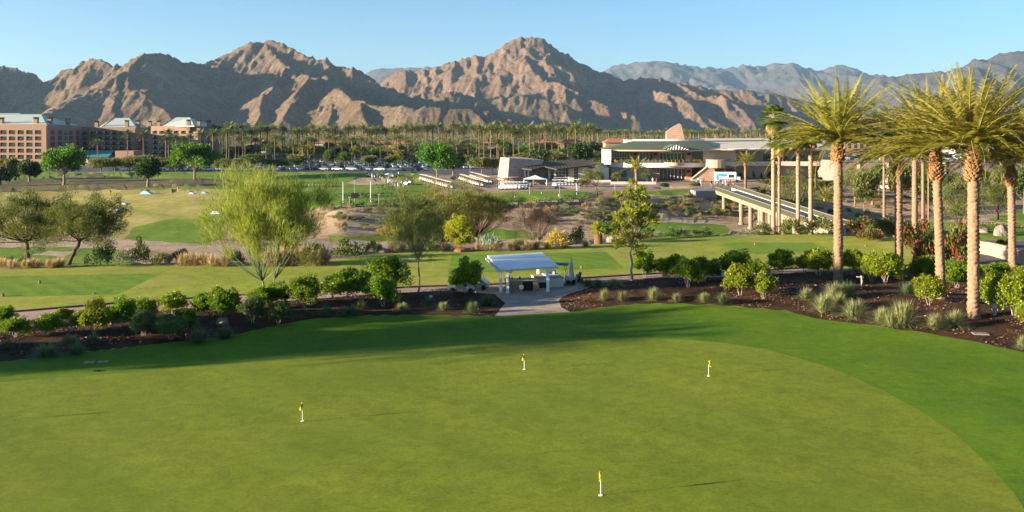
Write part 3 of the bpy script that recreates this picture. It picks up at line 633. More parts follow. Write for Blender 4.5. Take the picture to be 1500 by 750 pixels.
def palm_meshes(seed, th, r_trunk, L, nf, nleaf, mats, bulge=1.5, bulge_h=2.0, ring=0.16, kt=20, lean=0.0, lw=0.035, ll=0.5, base_flare=1.12, low=0.04, rough=0.17, wide=1.0):
    """date palm: crown, rachises, trunk (with boot scars), pruned boots under the crown"""
    r = np.random.default_rng(seed)
    LV, SR = [], []
    for i in range(nf):
        u = (i+0.5)/nf; rise = math.asin(max(-0.99, min(0.99, 0.99-(0.99-low)*u**1.05)))+r.normal()*0.08
        az = i*2.39996+r.normal()*0.12; LL = L*(0.72+0.30*math.sin(min(u*1.5+0.15, 1)*math.pi/2))*(0.92+0.16*r.random())
        (V, Fq), ra = palm_frond(LL, min(rise, 1.5), 0.28+1.0*u+r.normal()*0.14, nleaf, lw, ll*(0.8+0.3*u), r, az, th+0.25*(1-u), r_trunk*0.6, rach=0.035)
        LV.append((V, Fq)); SR.append(ra)
    CV, CF = join(LV); RV, RF = tube_arr(SR, 4)
    off = lambda z: lean*(z/max(th, 1))**1.5
    CV[:, 0] += off(th); RV[:, 0] += off(th)
    # trunk: stacked overlapping scars
    nz = int((th+0.3)/ring)*3; zs = np.linspace(-0.3, th, nz); a = np.arange(kt)*2*math.pi/kt
    Z, A = np.meshgrid(zs, a, indexing='ij')
    ph = (Z/ring+A/(2*math.pi)*1+0.5*np.floor(A/(2*math.pi)*kt/2+0.01) % 1.0)
    saw = (Z/ring+0.5*(np.round(A/(2*math.pi)*10) % 2)+A/(2*math.pi)) % 1.0
    rad = r_trunk*(1+(base_flare-1)*np.exp(-np.maximum(Z, 0)/0.7))*(1-0.10*Z/th)
    rad = rad+rough*r_trunk*(saw-0.5)*1.9+r.normal(size=Z.shape)*rough*r_trunk*0.30
    V = np.stack([np.cos(A)*rad+off(np.maximum(Z, 0)), np.sin(A)*rad, Z], axis=-1).reshape(-1, 3)
    i = np.arange(nz-1)[:, None]*kt; j = np.arange(kt)[None, :]; j2 = (j+1) % kt
    TF = np.stack([i+j, i+j2, i+kt+j2, i+kt+j], axis=-1).reshape(-1, 4)
    trunk_arr = (V, TF)
    # boots: rough pineapple of cut leaf bases
    boots = None
    if bulge > 1:
        PV = []; nb = int(120*bulge_h/2)
        for b in range(nb):
            z = th-bulge_h*(1-(b+0.5)/nb)+r.normal()*0.03; a0 = b*2.39996; pr = (z-(th-bulge_h))/bulge_h
            rb = r_trunk*(0.92+(bulge-1)*math.sin(min(1, pr*1.25+0.22)*math.pi)**0.6*1.0 if pr < 0.9 else 0.95)
            ca, sa = math.cos(a0), math.sin(a0); o = np.array([ca*rb*0.80+off(z), sa*rb*0.80, z]); D = unit(np.array([ca*0.55, sa*0.55, 0.8])+r.normal(size=3)*0.18)
            S = np.array([-sa, ca, 0]); w = 0.16*r_trunk/0.4; ln = 0.34*r_trunk/0.4*(0.8+0.5*r.random()); O = np.array([ca, sa, 0])*0.05
            q = [o-S*w-O, o+S*w-O, o+S*w*0.6+D*ln-O, o-S*w*0.6+D*ln-O, o-S*w*0.8+O, o+S*w*0.8+O, o+S*w*0.5+D*ln+O, o-S*w*0.5+D*ln+O]
            PV.append(np.array(q))
        n = len(PV); V = np.concatenate(PV); base = np.array([[4,5,6,7],[0,4,7,3],[5,1,2,6],[7,6,2,3],[0,1,5,4]])
        FQ = (base[None]+np.arange(n)[:, None, None]*8).reshape(-1, 4)
        nT = len(TF); V, TF = join([trunk_arr, (V, FQ)]); idx = np.zeros(len(TF), int); idx[nT:] = 1
        return mesh('crown', CV, CF, mats[0]), mesh('frond_stalks', RV, RF, mats[1]), mesh('trunk', V, TF, [mats[2], mats[3]], idx)
    trunk = mesh('trunk', trunk_arr[0], trunk_arr[1], mats[2])
    return mesh('crown', CV, CF, mats[0]), mesh('frond_stalks', RV, RF, mats[1]), trunk
def fan_palm_meshes(seed, th, rt, R0, nf, mats, skirt=0):
    r = np.random.default_rng(seed); LV = []; ST = []; DV = []
    for i in range(nf+skirt):
        dead = i >= nf; u = (i+0.5)/nf if not dead else 1.0
        el = (1.35-2.0*u+r.normal()*0.12) if not dead else -1.2+r.normal()*0.15
        az = i*2.39996; d = np.array([math.cos(az)*math.cos(el), math.sin(az)*math.cos(el), math.sin(el)])
        o = np.array([0, 0, th-(0.5*r.random() if dead else 0)]); pe = R0*(0.50 if not dead else 0.30); hub = o+d*pe-np.array([0, 0, 0.12*pe])
        ST.append((np.array([o, (o+hub)/2+np.array([0, 0, 0.05]), hub]), np.array([0.03, 0.022, 0.015])))
        side = unit(np.cross(d, [0, 0, 1.0])); nn = unit(np.cross(side, d)); k = 16
        th_ = np.linspace(-1.45, 1.45, k); ll = R0*0.55*(0.75+0.25*np.cos(th_))
        D = np.cos(th_)[:, None]*d+np.sin(th_)[:, None]*side+nn*0.10
        D = unit(D); w = 0.045*R0/1.3
        S = unit(-np.sin(th_)[:, None]*d+np.cos(th_)[:, None]*side)
        tip = hub+D*ll[:, None]-np.array([0, 0, 1.0])*(ll*0.30)[:, None]; mid = hub+D*ll[:, None]*0.6-np.array([0, 0, 1.0])*(ll*0.05)[:, None]
        V = np.stack([np.broadcast_to(hub, mid.shape), mid+S*w, tip, mid-S*w], axis=1).reshape(-1, 3)
        (DV if dead else LV).append((V, np.arange(k*4).reshape(-1, 4)))
    CV, CF = join(LV); SV, SF = tube_arr(ST, 4)
    zs = np.linspace(-0.3, th, 60); kt = 10
    rr = rt*(1+0.5*np.exp(-np.maximum(zs, 0)/0.6))*(1-0.12*zs/th)
    rr = np.where(zs > th*0.62, rr*(1.12+0.14*np.sin(zs*9)), rr)+r.normal(size=60)*rt*0.03
    TV, TF = tube_arr([(np.stack([0*zs, 0*zs, zs], axis=1), rr)], kt)
    # rough upper trunk with old leaf bases
    B = []
    for b in range(90):
        z = th*(0.55+0.45*b/90); a0 = b*2.4; ca, sa = math.cos(a0), math.sin(a0); S = np.array([-sa, ca, 0]); o = np.array([ca*rt*0.95, sa*rt*0.95, z]); D = unit(np.array([ca*0.7, sa*0.7, 0.8])+r.normal(size=3)*0.2)
        B.append(np.array([o-S*0.07, o+S*0.07, o+S*0.04+D*0.24, o-S*0.04+D*0.24]))
    n = len(B)
    dead = None
    if DV: V2, F2 = join(DV); dead = mesh('dead_skirt', V2, F2, mats[3])
    nT = len(TF); TV, TF = join([(TV, TF), (np.concatenate(B), np.arange(n*4).reshape(n, 4))]); idx = np.zeros(len(TF), int); idx[nT:] = 1
    return mesh('crown', CV, CF, mats[0]), mesh('frond_stalks', SV, SF, mats[1]), mesh('trunk', TV, TF, [mats[2], mats[4]], idx), dead
def far_palm(seed, th, mats, L=3.3, nf=26, nl=9, rt=0.28, dark=False):
    r = np.random.default_rng(seed); LV = []
    for i in range(nf):
        u = (i+0.5)/nf; rise = math.asin(0.97-1.45*u)
        (V, Fq), ra = palm_frond(L*(0.85+0.2*r.random()), min(rise, 1.4), 0.9+0.3*u, nl, 0.34*L/3.3, 0.85*L/3.3, r, i*2.39996, th, 0.1, rach=0.03)
        LV.append((V, Fq)); T, Fr = tube_arr([ra], 3); 
    V, Fq = join(LV)
    zs = np.linspace(-0.5, th, 5); TV, TF = tube_arr([(np.stack([0*zs, 0*zs, zs], axis=1), np.array([rt*1.3, rt, rt*0.95, rt, rt*1.6]))], 7)
    return mesh('crown', V, Fq, mats[0]), mesh('trunk', TV, TF, mats[1], smooth=True)

ML = {}
ML['palm'] = leaf('date_palm_leaf', (0.085, 0.105, 0.012), (0.30, 0.25, 0.030), 0.33, rough=0.5, dry=((0.36, 0.24, 0.07), 0.10))
ML['rach'] = plain('palm_stalk', (0.34, 0.33, 0.10), 0.5, var=0.2)
ML['ptrunk'] = bark('palm_trunk', (0.17, 0.095, 0.058), (0.35, 0.215, 0.14), 7, 0.9)
ML['boot'] = bark('palm_boot', (0.18, 0.085, 0.035), (0.38, 0.20, 0.085), 7, 0.6)
ML['farpalm'] = leaf('far_palm_leaf', (0.08, 0.105, 0.03), (0.20, 0.21, 0.065), 0.3)
ML['farpalmg'] = leaf('far_palm_grey_leaf', (0.055, 0.09, 0.045), (0.12, 0.155, 0.075), 0.25)
ML['fartrunk'] = bark('far_palm_trunk', (0.16, 0.085, 0.055), (0.27, 0.15, 0.10), 3, 0.4)
ML['fan'] = leaf('fan_palm_leaf', (0.05, 0.10, 0.02), (0.12, 0.17, 0.03), 0.3)
ML['dead'] = leaf('dead_palm_leaf', (0.34, 0.18, 0.06), (0.45, 0.27, 0.10), 0.2)
ML['fantrunk'] = bark('fan_palm_trunk', (0.27, 0.17, 0.11), (0.42, 0.28, 0.19), 5, 0.25, 0.3)
ML['shrub'] = leaf('glossy_shrub_leaf', (0.075, 0.155, 0.008), (0.16, 0.24, 0.014), 0.32, rough=0.42)
ML['shruby'] = leaf('yellow_green_shrub_leaf', (0.13, 0.20, 0.012), (0.27, 0.30, 0.02), 0.35, rough=0.42)
ML['shrubg'] = leaf('grey_green_shrub_leaf', (0.06, 0.105, 0.03), (0.12, 0.17, 0.05), 0.3, dry=((0.25, 0.18, 0.09), 0.06))
ML['stem'] = bark('pale_stem', (0.24, 0.18, 0.13), (0.42, 0.34, 0.26), 12, 0.4, 0.3)
ML['dkbark'] = bark('dark_bark', (0.05, 0.035, 0.025), (0.13, 0.09, 0.065), 8, 0.3)
ML['brbark'] = bark('brown_bark', (0.15, 0.105, 0.075), (0.27, 0.20, 0.15), 8, 0.3)
ML['grbark'] = bark('green_bark', (0.10, 0.16, 0.05), (0.18, 0.22, 0.10), 5, 0.3, 0.2)
ML['paloverde'] = leaf('palo_verde_leaf', (0.13, 0.19, 0.022), (0.27, 0.31, 0.05), 0.4)
ML['mesquite'] = leaf('mesquite_leaf', (0.05, 0.085, 0.016), (0.14, 0.165, 0.035), 0.3, dry=((0.24, 0.17, 0.08), 0.06))
ML['mesqy'] = leaf('olive_mesquite_leaf', (0.10, 0.125, 0.020), (0.22, 0.22, 0.04), 0.3, dry=((0.32, 0.19, 0.09), 0.07))
ML['cotton'] = leaf('bright_tree_leaf', (0.035, 0.12, 0.012), (0.10, 0.21, 0.018), 0.35)
ML['darktree'] = leaf('dark_tree_leaf', (0.025, 0.06, 0.018), (0.06, 0.10, 0.028), 0.25)
ML['olive'] = leaf('olive_tree_leaf', (0.09, 0.115, 0.03), (0.19, 0.19, 0.055), 0.3, dry=((0.25, 0.18, 0.08), 0.08))
ML['midgreen'] = leaf('mid_green_leaf', (0.05, 0.095, 0.022), (0.12, 0.165, 0.04), 0.3)
ML['jac'] = leaf('compound_tree_leaf', (0.12, 0.18, 0.014), (0.28, 0.30, 0.03), 0.4, dry=((0.30, 0.24, 0.03), 0.15))
ML['cone'] = leaf('lime_shrub_leaf', (0.18, 0.22, 0.015), (0.36, 0.35, 0.03), 0.35)
ML['twig'] = leaf('bare_twig', (0.14, 0.085, 0.05), (0.28, 0.18, 0.11), 0.1)
ML['tuft'] = leaf('deer_grass_blade', (0.12, 0.16, 0.065), (0.28, 0.29, 0.13), 0.3, dry=((0.42, 0.30, 0.14), 0.22))
ML['tuftg'] = leaf('green_grass_blade', (0.06, 0.13, 0.055), (0.15, 0.21, 0.09), 0.3, dry=((0.34, 0.26, 0.12), 0.10))
ML['fountain'] = leaf('fountain_grass_blade', (0.34, 0.24, 0.12), (0.60, 0.43, 0.26), 0.35, dry=((0.20, 0.20, 0.07), 0.2))
ML['boug'] = leaf('bougainvillea_leaf', (0.05, 0.085, 0.015), (0.14, 0.12, 0.025), 0.25, dry=((0.30, 0.015, 0.03), 0.20))
ML['sage'] = leaf('sage_leaf', (0.16, 0.17, 0.10), (0.30, 0.29, 0.19), 0.25)
ML['goldbush'] = leaf('golden_bush_leaf', (0.30, 0.21, 0.03), (0.46, 0.33, 0.06), 0.3)
ML['rustbush'] = leaf('rusty_bush_leaf', (0.30, 0.15, 0.05), (0.48, 0.26, 0.10), 0.3)
ML['ocean'] = leaf('agave_leaf', (0.16, 0.22, 0.16), (0.26, 0.32, 0.22), 0.1)

# ------------------------------------------------------------------ the big date palms on the right
PM = [ML['palm'], ML['rach'], ML['ptrunk'], ML['boot']]
big = [  # foot column, foot row, crown-base row, trunk radius, frond length, lean in m, label
 (1228, 411, 207, 0.50, 6.6, 0.0, 'date palm standing alone left of the palm group, tallest grasses at its foot', 84),
 (1317, 408, 228, 0.44, 5.6, -0.1, 'date palm behind the yellow-green shrubs, first trunk right of the lone palm', 64),
 (1378, 437, 218, 0.48, 6.0, -0.45, 'leaning date palm with swollen neck behind the bright round shrub', 76),
 (1426, 466, 215, 0.55, 6.3, 0.0, 'nearest and thickest date palm, its pale scarred trunk standing in the mulch', 92),
 (1483, 402, 236, 0.48, 5.6, -0.2, 'date palm behind the large square shrub at the right edge', 64),
 (1512, 405, 225, 0.40, 5.4, 0.0, 'date palm cut by the right edge of the view', 56),
]
for i, (px, py, cy, rt, fl, ln, lab, nf) in enumerate(big):
    p = G(px, py); th = zpy(cy, p.y)-p.z
    ms = palm_meshes(100+i, th, rt*(0.84 if i in (0, 1) else 0.74), fl*1.22, int(nf*1.15), 78, PM, bulge=1.5, bulge_h=2.6 if i in (2, 3, 4) else 2.0, ring=0.33, lean=ln, lw=0.045, ll=0.74)
    plant('date_palm', ms, p, lab, 'palm tree', 'large date palms on the right', rz=0 if ln else None, parts=('crown', 'frond_stalks', 'trunk'))
thin = [(1295, 330, 214, 0.26, 3.2, 'thin date palm just right of the lone big palm, foot behind bougainvillea'), (1340, 353, 219, 0.36, 4.2, 'rough-trunked date palm between the second and third big palms'),
        (1352, 338, 226, 0.27, 3.0, 'slim palm close behind the rough-trunked palm, on its right'), (1360, 330, 250, 0.15, 2.6, 'thinnest smooth palm squeezed in front of the leaning palm')]
for i, (px, py, cy, rt, fl, lab) in enumerate(thin):
    p = G(px, py); th = zpy(cy, p.y)-p.z
    plant('date_palm', palm_meshes(140+i, th, rt, fl, 36, 30, PM, bulge=1.15, bulge_h=1.4, ring=0.3, lw=0.06, ll=0.45, rough=0.13, kt=14), p, lab, 'palm tree', 'slender date palms behind the large ones', parts=('crown', 'frond_stalks', 'trunk'))
FM = [ML['fan'], ML['rach'], ML['fantrunk'], ML['dead'], ML['boot']]
fans = [(1133, 341, 171, 2.3, 0.30, 'tallest fan palm, leftmost of the four slim palms by the bridge'), (1141, 341, 208, 2.0, 0.26, 'fan palm second from left beside the bridge, close to the tallest'),
        (1169, 341, 203, 2.0, 0.28, 'fan palm third from left of the four slim palms by the bridge'), (1187.5, 342, 199, 2.0, 0.30, 'fan palm rightmost of the four slim palms by the bridge')]
for i, (px, py, cy, R0, rt, lab) in enumerate(fans):
    d = 124.0; p = at(px, d); th = zpy(cy, d)-p.z
    plant('fan_palm', fan_palm_meshes(160+i, th, rt, R0, 46, FM, skirt=10 if i else 14), p, lab, 'palm tree', 'fan palms by the bridge', parts=('crown', 'frond_stalks', 'trunk', 'dead_fronds'))
# small palms by the clubhouse
p = G(1092, 284); plant('date_palm', palm_meshes(171, zpy(238, p.y)-p.z, 0.33, 3.6, 34, 22, PM, bulge=1.1, bulge_h=1, ring=0.4, kt=10, lw=0.09, ll=0.6), p, 'small date palm beside the bus-shaped food truck at the clubhouse', 'palm tree', parts=('crown', 'frond_stalks', 'trunk'))
p = G(932, 288); plant('date_palm', palm_meshes(172, zpy(247, p.y)-p.z, 0.33, 3.8, 34, 22, PM, bulge=1.1, bulge_h=1, ring=0.4, kt=10, lw=0.09, ll=0.6), p, 'small date palm in front of the round clubhouse terrace', 'palm tree', parts=('crown', 'frond_stalks', 'trunk'))
for px, py, h, lab in ((1208, 296, 4.2, 'stubby young palm at the edge of the slope beyond the bridge'), (1278, 300, 3.6, 'young blue-green palm on the slope behind the thin date palms'), (1118, 290, 2.6, 'low bushy palm beside the plaza end of the bridge')):
    p = G(px, py); plant('young_palm', palm_meshes(int(px), 1.0, 0.3, h, 30, 20, PM, bulge=0, ring=0.4, kt=10, lw=0.09, ll=0.6), p, lab, 'palm tree', parts=('crown', 'frond_stalks', 'trunk'))

# ------------------------------------------------------------------ round shrubs in the mulch beds
def shrub_variant(seed, mat):
    return tree_mesh(seed, 2.0, 0.62, (1.12, 1.12, 0.92), nclump=66, per=95, leaf=(0.14, 0.08), clump=0.30, tr=0.045, mats=(ML[mat], ML['stem']), stems=4, spread=0.22, mode='ball', shell=0.55, up=0.5, bottom=-0.75, limbs=14, cz=1.10)
SV = {k: [shrub_variant(200+j*7+i, k) for i in range(n)] for j, (k, n) in enumerate((('shrub', 6), ('shruby', 4), ('shrubg', 3)))}
shr = [  # column, foot row, width px, top row, tone
 (5, 482, 40, 448, 'shrub'), (22, 494, 44, 463, 'shrub'), (70, 490, 42, 459, 'shrub'), (92, 474, 26, 450, 'shruby'), (118, 484, 30, 452, 'shrub'), (138, 490, 44, 438, 'shruby'),
 (160, 478, 28, 449, 'shrub'), (178, 478, 38, 436, 'shrub'), (212, 470, 44, 438, 'shrub'), (210, 492, 38, 452, 'shrubg'), (236, 484, 28, 462, 'shrubg'), (254, 462, 38, 426, 'shruby'), (250, 497, 46, 460, 'shrubg'), (272, 484, 40, 448, 'shrub'),
 (296, 464, 32, 428, 'shrub'), (328, 468, 50, 419, 'shrub'), (370, 474, 38, 433, 'shrubg'), (383, 452, 40, 418, 'shrub'), (408, 474, 38, 440, 'shrubg'), (404, 448, 42, 414, 'shrub'), (446, 450, 52, 402, 'shrub'),
 (487, 436, 34, 402, 'shrub'), (513, 440, 60, 393, 'shrub'), (572, 427, 60, 372, 'shrub'), (561, 449, 50, 403, 'shrub'), (683, 429, 46, 380, 'shrub'),
 (944, 407, 32, 368, 'shrub'), (972, 408, 30, 375, 'shrub'), (990, 409, 34, 372, 'shrub'), (1008, 420, 46, 376, 'shrub'), (1028, 412, 40, 374, 'shrub'), (1046, 410, 28, 380, 'shrub'),
 (1076, 411, 50, 367, 'shrub'), (1084, 433, 46, 383, 'shruby'), (1108, 414, 34, 378, 'shrub'), (1118, 438, 36, 397, 'shruby'), (1144, 402, 42, 365, 'shrub'), (1178, 400, 30, 372, 'shruby'), (1199, 404, 46, 362, 'shruby'),
 (1248, 402, 44, 363, 'shruby'), (1276, 412, 40, 370, 'shruby'), (1296, 415, 50, 367, 'shruby'), (1352, 412, 36, 372, 'shrub'), (1361, 447, 50, 401, 'shruby'), (1402, 422, 38, 382, 'shrub'),
 (1388, 414, 30, 380, 'shrub'), (1441, 412, 34, 386, 'shruby'), (1462, 408, 42, 384, 'shrub'), (1462, 458, 52, 399, 'shruby'), (1486, 462, 52, 398, 'shruby'), (1506, 482, 34, 440, 'shruby'), (1500, 412, 30, 388, 'shruby')]
tone_w = {'shrub': 'glossy green', 'shruby': 'yellow-green', 'shrubg': 'grey-green'}
for side, test in (('left', lambda q: q[0] < 730), ('right', lambda q: q[0] >= 730)):
    lst = sorted([q for q in shr if test(q)])
    cnt = {}
    for q in lst:
        px, py, w, top, tone = q; p = G(px, py); h = zpy(top, p.y)-p.z; wd = w/F*p.y
        cnt[tone] = cnt.get(tone, 0)+1
        v = SV[tone][cnt[tone] % len(SV[tone])]
        rz = random.uniform(0, 6.28)
        plant('round_shrub', v, p, '%s round shrub in the %s mulch bed, %s of its colour from the left' % (tone_w[tone], side, ordinal(cnt[tone])), 'shrub', 'clipped round shrubs in the mulch beds', (wd/2.15, wd/2.15, h/2.05), rz)

# ------------------------------------------------------------------ grass tufts
def tuft_mesh(seed, mat, n=520, w=1.0, h=0.8, blade=0.022, plume=0):
    r = np.random.default_rng(seed); a = r.random(n)*6.283; e = 0.12+np.abs(r.normal(size=n))*0.72; e = np.clip(e, 0.02, 1.35)
    b = np.stack([np.cos(a), np.sin(a), 0*a], axis=1)*(0.16*r.random(n))[:, None]
    D = np.stack([np.cos(a)*np.sin(e), np.sin(a)*np.sin(e), np.cos(e)], axis=1); Lb = h*(0.75+0.45*r.random(n))
    S = np.stack([-np.sin(a), np.cos(a), 0*a], axis=1)*blade/2
    m = b+D*Lb[:, None]*0.55*np.array([w, w, 1]); t = b+D*Lb[:, None]*np.array([w*1.12, w*1.12, 1])-np.array([0, 0, 1])*(Lb*0.30*np.sin(e))[:, None]
    t[:, 2] = np.maximum(t[:, 2], 0.03)
    V = np.stack([b-S, b+S, m+S*0.9, m-S*0.9, t], axis=1).reshape(-1, 3); k = np.arange(n)*5
    F1 = np.concatenate([np.stack([k, k+1, k+2, k+3], axis=1), np.stack([k+3, k+2, k+4, k+4], axis=1)])
    Fs = [tuple(f) for f in F1[:n].tolist()]+[tuple(f[:3]) for f in F1[n:].tolist()]
    return mesh('grass_tuft', V, Fs, ML[mat])
TV_ = {'tuft': [tuft_mesh(300+i, 'tuft') for i in range(3)], 'tuftg': [tuft_mesh(310+i, 'tuftg') for i in range(2)], 'fountain': [tuft_mesh(320+i, 'fountain', 420, 0.9, 1.0, 0.03) for i in range(3)]}
tufts = [(11, 511, 22, 17, 'tuftg'), (68, 522, 38, 23, 'tuftg'), (102, 505, 32, 18, 'tuft'), (112, 519, 26, 20, 'tuftg'), (136, 504, 24, 17, 'tuftg'), (290, 502, 36, 27, 'tuftg'), (330, 495, 28, 22, 'tuftg'),
 (477, 462, 20, 17, 'tuftg'), (503, 463, 22, 17, 'tuftg'), (517, 462, 22, 18, 'tuftg'), (529, 452, 20, 16, 'tuft'), (589, 455, 22, 14, 'tuft'), (628, 449, 20, 18, 'tuftg'), (649, 454, 20, 14, 'tuft'), (692, 458, 22, 19, 'tuftg'), (714, 446, 24, 19, 'tuftg'),
 (862, 419, 26, 13, 'tuftg'), (876, 420, 20, 14, 'tuftg'), (899, 419, 28, 13, 'tuft'), (885, 440, 18, 20, 'tuft'), (911, 440, 24, 16, 'tuft'), (957, 440, 22, 22, 'tuft'), (991, 442, 20, 15, 'tuft'), (1031, 443, 24, 17, 'tuft'), (1059, 445, 26, 19, 'tuftg'),
 (1181, 439, 30, 21, 'tuft'), (1206, 458, 40, 32, 'tuft'), (1222, 440, 40, 30, 'tuft'), (1240, 436, 36, 28, 'tuftg'), (1228, 452, 36, 26, 'tuft'), (1251, 467, 46, 32, 'tuft'), (1292, 474, 36, 27, 'tuft'), (1322, 477, 50, 42, 'tuft'), (1306, 478, 34, 26, 'tuft'), (1369, 482, 36, 27, 'tuft'), (1398, 479, 36, 28, 'tuft'), (1329, 431, 30, 20, 'tuftg'), (1497, 512, 20, 24, 'tuft')]
for side, test in (('left of the gravel patio', lambda q: q[0] < 730), ('right of the gravel patio', lambda q: q[0] >= 730)):
    for i, (px, py, w, h, k) in enumerate(sorted([q for q in tufts if test(q)])):
        p = G(px, py); me = TV_[k][i % len(TV_[k])]
        o = link('grass_tuft', me); o.location = p; sc = w/F*p.y/1.15; o.scale = (sc, sc, h/F*p.y/0.86); o.rotation_euler = (0, 0, random.uniform(0, 6.28))
        tag(o, 'spiky grass tuft in mulch %s, %s from the left' % (side, ordinal(i+1)), 'grass tuft', 'ornamental grass tufts in the mulch')
# ------------------------------------------------------------------ individual trees and bushes of the middle distance
def TREE(name, px, d, top, wpx, mat, bk, label, cat='tree', group=None, seed=1, depth=1.0, trunk=0.3, rz=None, dz=0.0, **kw):
    p = at(px, d, dz); h = zpy(top, d)-p.z; rw = wpx/F*d/2
    lean = kw.pop('lean', (0, 0)); ch = kw.pop('ch', 0.8)
    me = tree_mesh(seed, h, h*trunk, (rw, rw*depth, h*ch/2), lean=lean, mats=(ML[mat], ML[bk]), **kw)
    return plant(name, me, p, label, cat, group, 1.0, 0.0 if rz is None else rz)
p0 = G(388, 444)
TREE('palo_verde', 391, p0.y, 234, 218, 'paloverde', 'grbark', 'feathery yellow-green tree with thin green trunks forking low in the left mulch bed', seed=5, trunk=0.16, ch=0.80,
     nclump=190, per=205, leaf=(0.50, 0.030), clump=0.80, tr=0.17, stems=3, spread=0.10, lk=0.42, mode='feather', shell=0.3, up=0.5, bottom=-0.85, limbs=60, wig=0.05, sag=-0.05, squash=1.1, depth=0.9)
p0 = G(612, 428)
TREE('young_tree', 612, p0.y, 300, 84, 'mesqy', 'brbark', 'young feathery tree with one straight slim trunk beside the cart path', seed=6, trunk=0.36, ch=0.70,
     nclump=46, per=60, leaf=(0.34, 0.035), clump=0.55, tr=0.09, mode='feather', shell=0.3, up=0.3, bottom=-1.0, limbs=30, squash=1.0)
p0 = G(927, 411)
TREE('compound_leaved_tree', 925, p0.y, 246, 92, 'jac', 'stem', 'tall open tree with yellowish leaf clusters on a slim pale trunk right of the pavilion', seed=8, trunk=0.30, ch=0.82,
     nclump=64, per=75, leaf=(0.40, 0.11), clump=0.52, tr=0.13, mode='vase', shell=0.15, up=-0.35, bottom=-0.95, limbs=40, squash=0.55)
TREE('mesquite_tree', 45, 99, 260, 150, 'mesquite', 'dkbark', 'broad mesquite with yellowish top at the left edge of the view', seed=9, trunk=0.30, ch=0.80,
     nclump=135, per=190, leaf=(0.28, 0.05), clump=0.85, tr=0.24, mode='feather', shell=0.35, up=0.1, bottom=-1.0, limbs=30, lk=0.4, lean=(-0.8, 0), squash=0.9, cz=5.4)
TREE('mesquite_tree', 98, 97, 268, 142, 'mesquite', 'dkbark', 'dark spiky mesquite with a trunk curving to the right', seed=10, trunk=0.30, ch=0.74,
     nclump=140, per=190, leaf=(0.30, 0.045), clump=0.8, tr=0.24, mode='feather', shell=0.35, up=0.25, bottom=-1.0, limbs=30, lk=0.4, lean=(2.3, 0), squash=0.9, cz=4.9)
TREE('mesquite_tree', 608, 120, 274, 122, 'mesquite', 'dkbark', 'dark olive mesquite behind the young slim tree', seed=11, trunk=0.15, ch=0.92, nclump=150, per=210, leaf=(0.38, 0.045), clump=0.95, tr=0.25, mode='feather', shell=0.4, up=0.1, bottom=-1.0, limbs=30, squash=0.8)
TREE('mesquite_tree', 648, 133, 261, 152, 'mesqy', 'dkbark', 'largest rounded olive mesquite in the middle clump, left of the lime shrub', seed=12, trunk=0.15, ch=0.92, nclump=170, per=210, leaf=(0.38, 0.045), clump=1.05, tr=0.28, mode='feather', shell=0.4, up=0.1, bottom=-1.0, limbs=30, squash=0.8)
TREE('mesquite_tree', 700, 142, 268, 128, 'mesqy', 'dkbark', 'olive mesquite with bare low branches behind the lime shrub', seed=13, trunk=0.18, ch=0.88, nclump=140, per=200, leaf=(0.38, 0.045), clump=1.0, tr=0.25, mode='feather', shell=0.4, up=0.3, bottom=-0.6, limbs=40, squash=0.7)
TREE('bare_shrub', 785, 148, 296, 100, 'twig', 'brbark', 'low spreading leafless brown shrub fanning up from its base beyond the fairway', 'shrub', seed=14, trunk=0.08, ch=1.0, nclump=90, per=70, leaf=(0.75, 0.022), clump=0.8, tr=0.2, stems=6, spread=0.1, mode='feather', shell=0.3, up=0.6, bottom=-0.2, limbs=90, squash=0.7, wig=0.3)
TREE('lime_shrub', 675, 111, 314, 50, 'cone', 'brbark', 'bright lime conical shrub at the far edge of the fairway', 'shrub', seed=15, trunk=0.1, ch=1.05, nclump=80, per=110, leaf=(0.24, 0.09), clump=0.5, tr=0.1, mode='round', shell=0.5, up=0.4, bottom=-0.95, limbs=16)
TREE('desert_tree', 1162, 178, 243, 82, 'olive', 'brbark', 'olive desert tree behind the four fan palms and the bridge', seed=16, trunk=0.2, ch=0.85, nclump=70, per=130, leaf=(0.36, 0.07), clump=1.1, tr=0.2, mode='feather', shell=0.4, up=0.3, bottom=-0.9, limbs=20)
TREE('desert_tree', 1252, 205, 238, 54, 'olive', 'brbark', 'rounded olive tree just right of the lone big palm, before the parking structure', seed=17, trunk=0.25, ch=0.8, nclump=60, per=120, leaf=(0.36, 0.07), clump=1.0, tr=0.2, mode='feather', shell=0.4, up=0.3, bottom=-0.8, limbs=20)
TREE('desert_tree', 1404, 150, 250, 80, 'olive', 'dkbark', 'bushy olive tree showing between the leaning palm and the nearest palm', seed=18, trunk=0.15, ch=0.9, nclump=70, per=130, leaf=(0.34, 0.07), clump=1.0, tr=0.2, mode='feather', shell=0.4, up=0.3, bottom=-0.95, limbs=20)
TREE('desert_tree', 1462, 175, 258, 60, 'mesquite', 'dkbark', 'dark tree on the slope right of the nearest palm', seed=19, trunk=0.15, ch=0.9, nclump=60, per=120, leaf=(0.34, 0.07), clump=1.0, tr=0.2, mode='feather', shell=0.4, up=0.3, bottom=-0.95, limbs=20)
TREE('desert_tree', 876, 200, 243, 44, 'olive', 'dkbark', 'small spreading tree with curved trunk in front of the golf shop terrace', seed=20, trunk=0.35, ch=0.62, nclump=46, per=110, leaf=(0.34, 0.07), clump=0.8, tr=0.16, mode='feather', shell=0.4, up=0.2, bottom=-0.6, limbs=20, lean=(-0.6, 0))
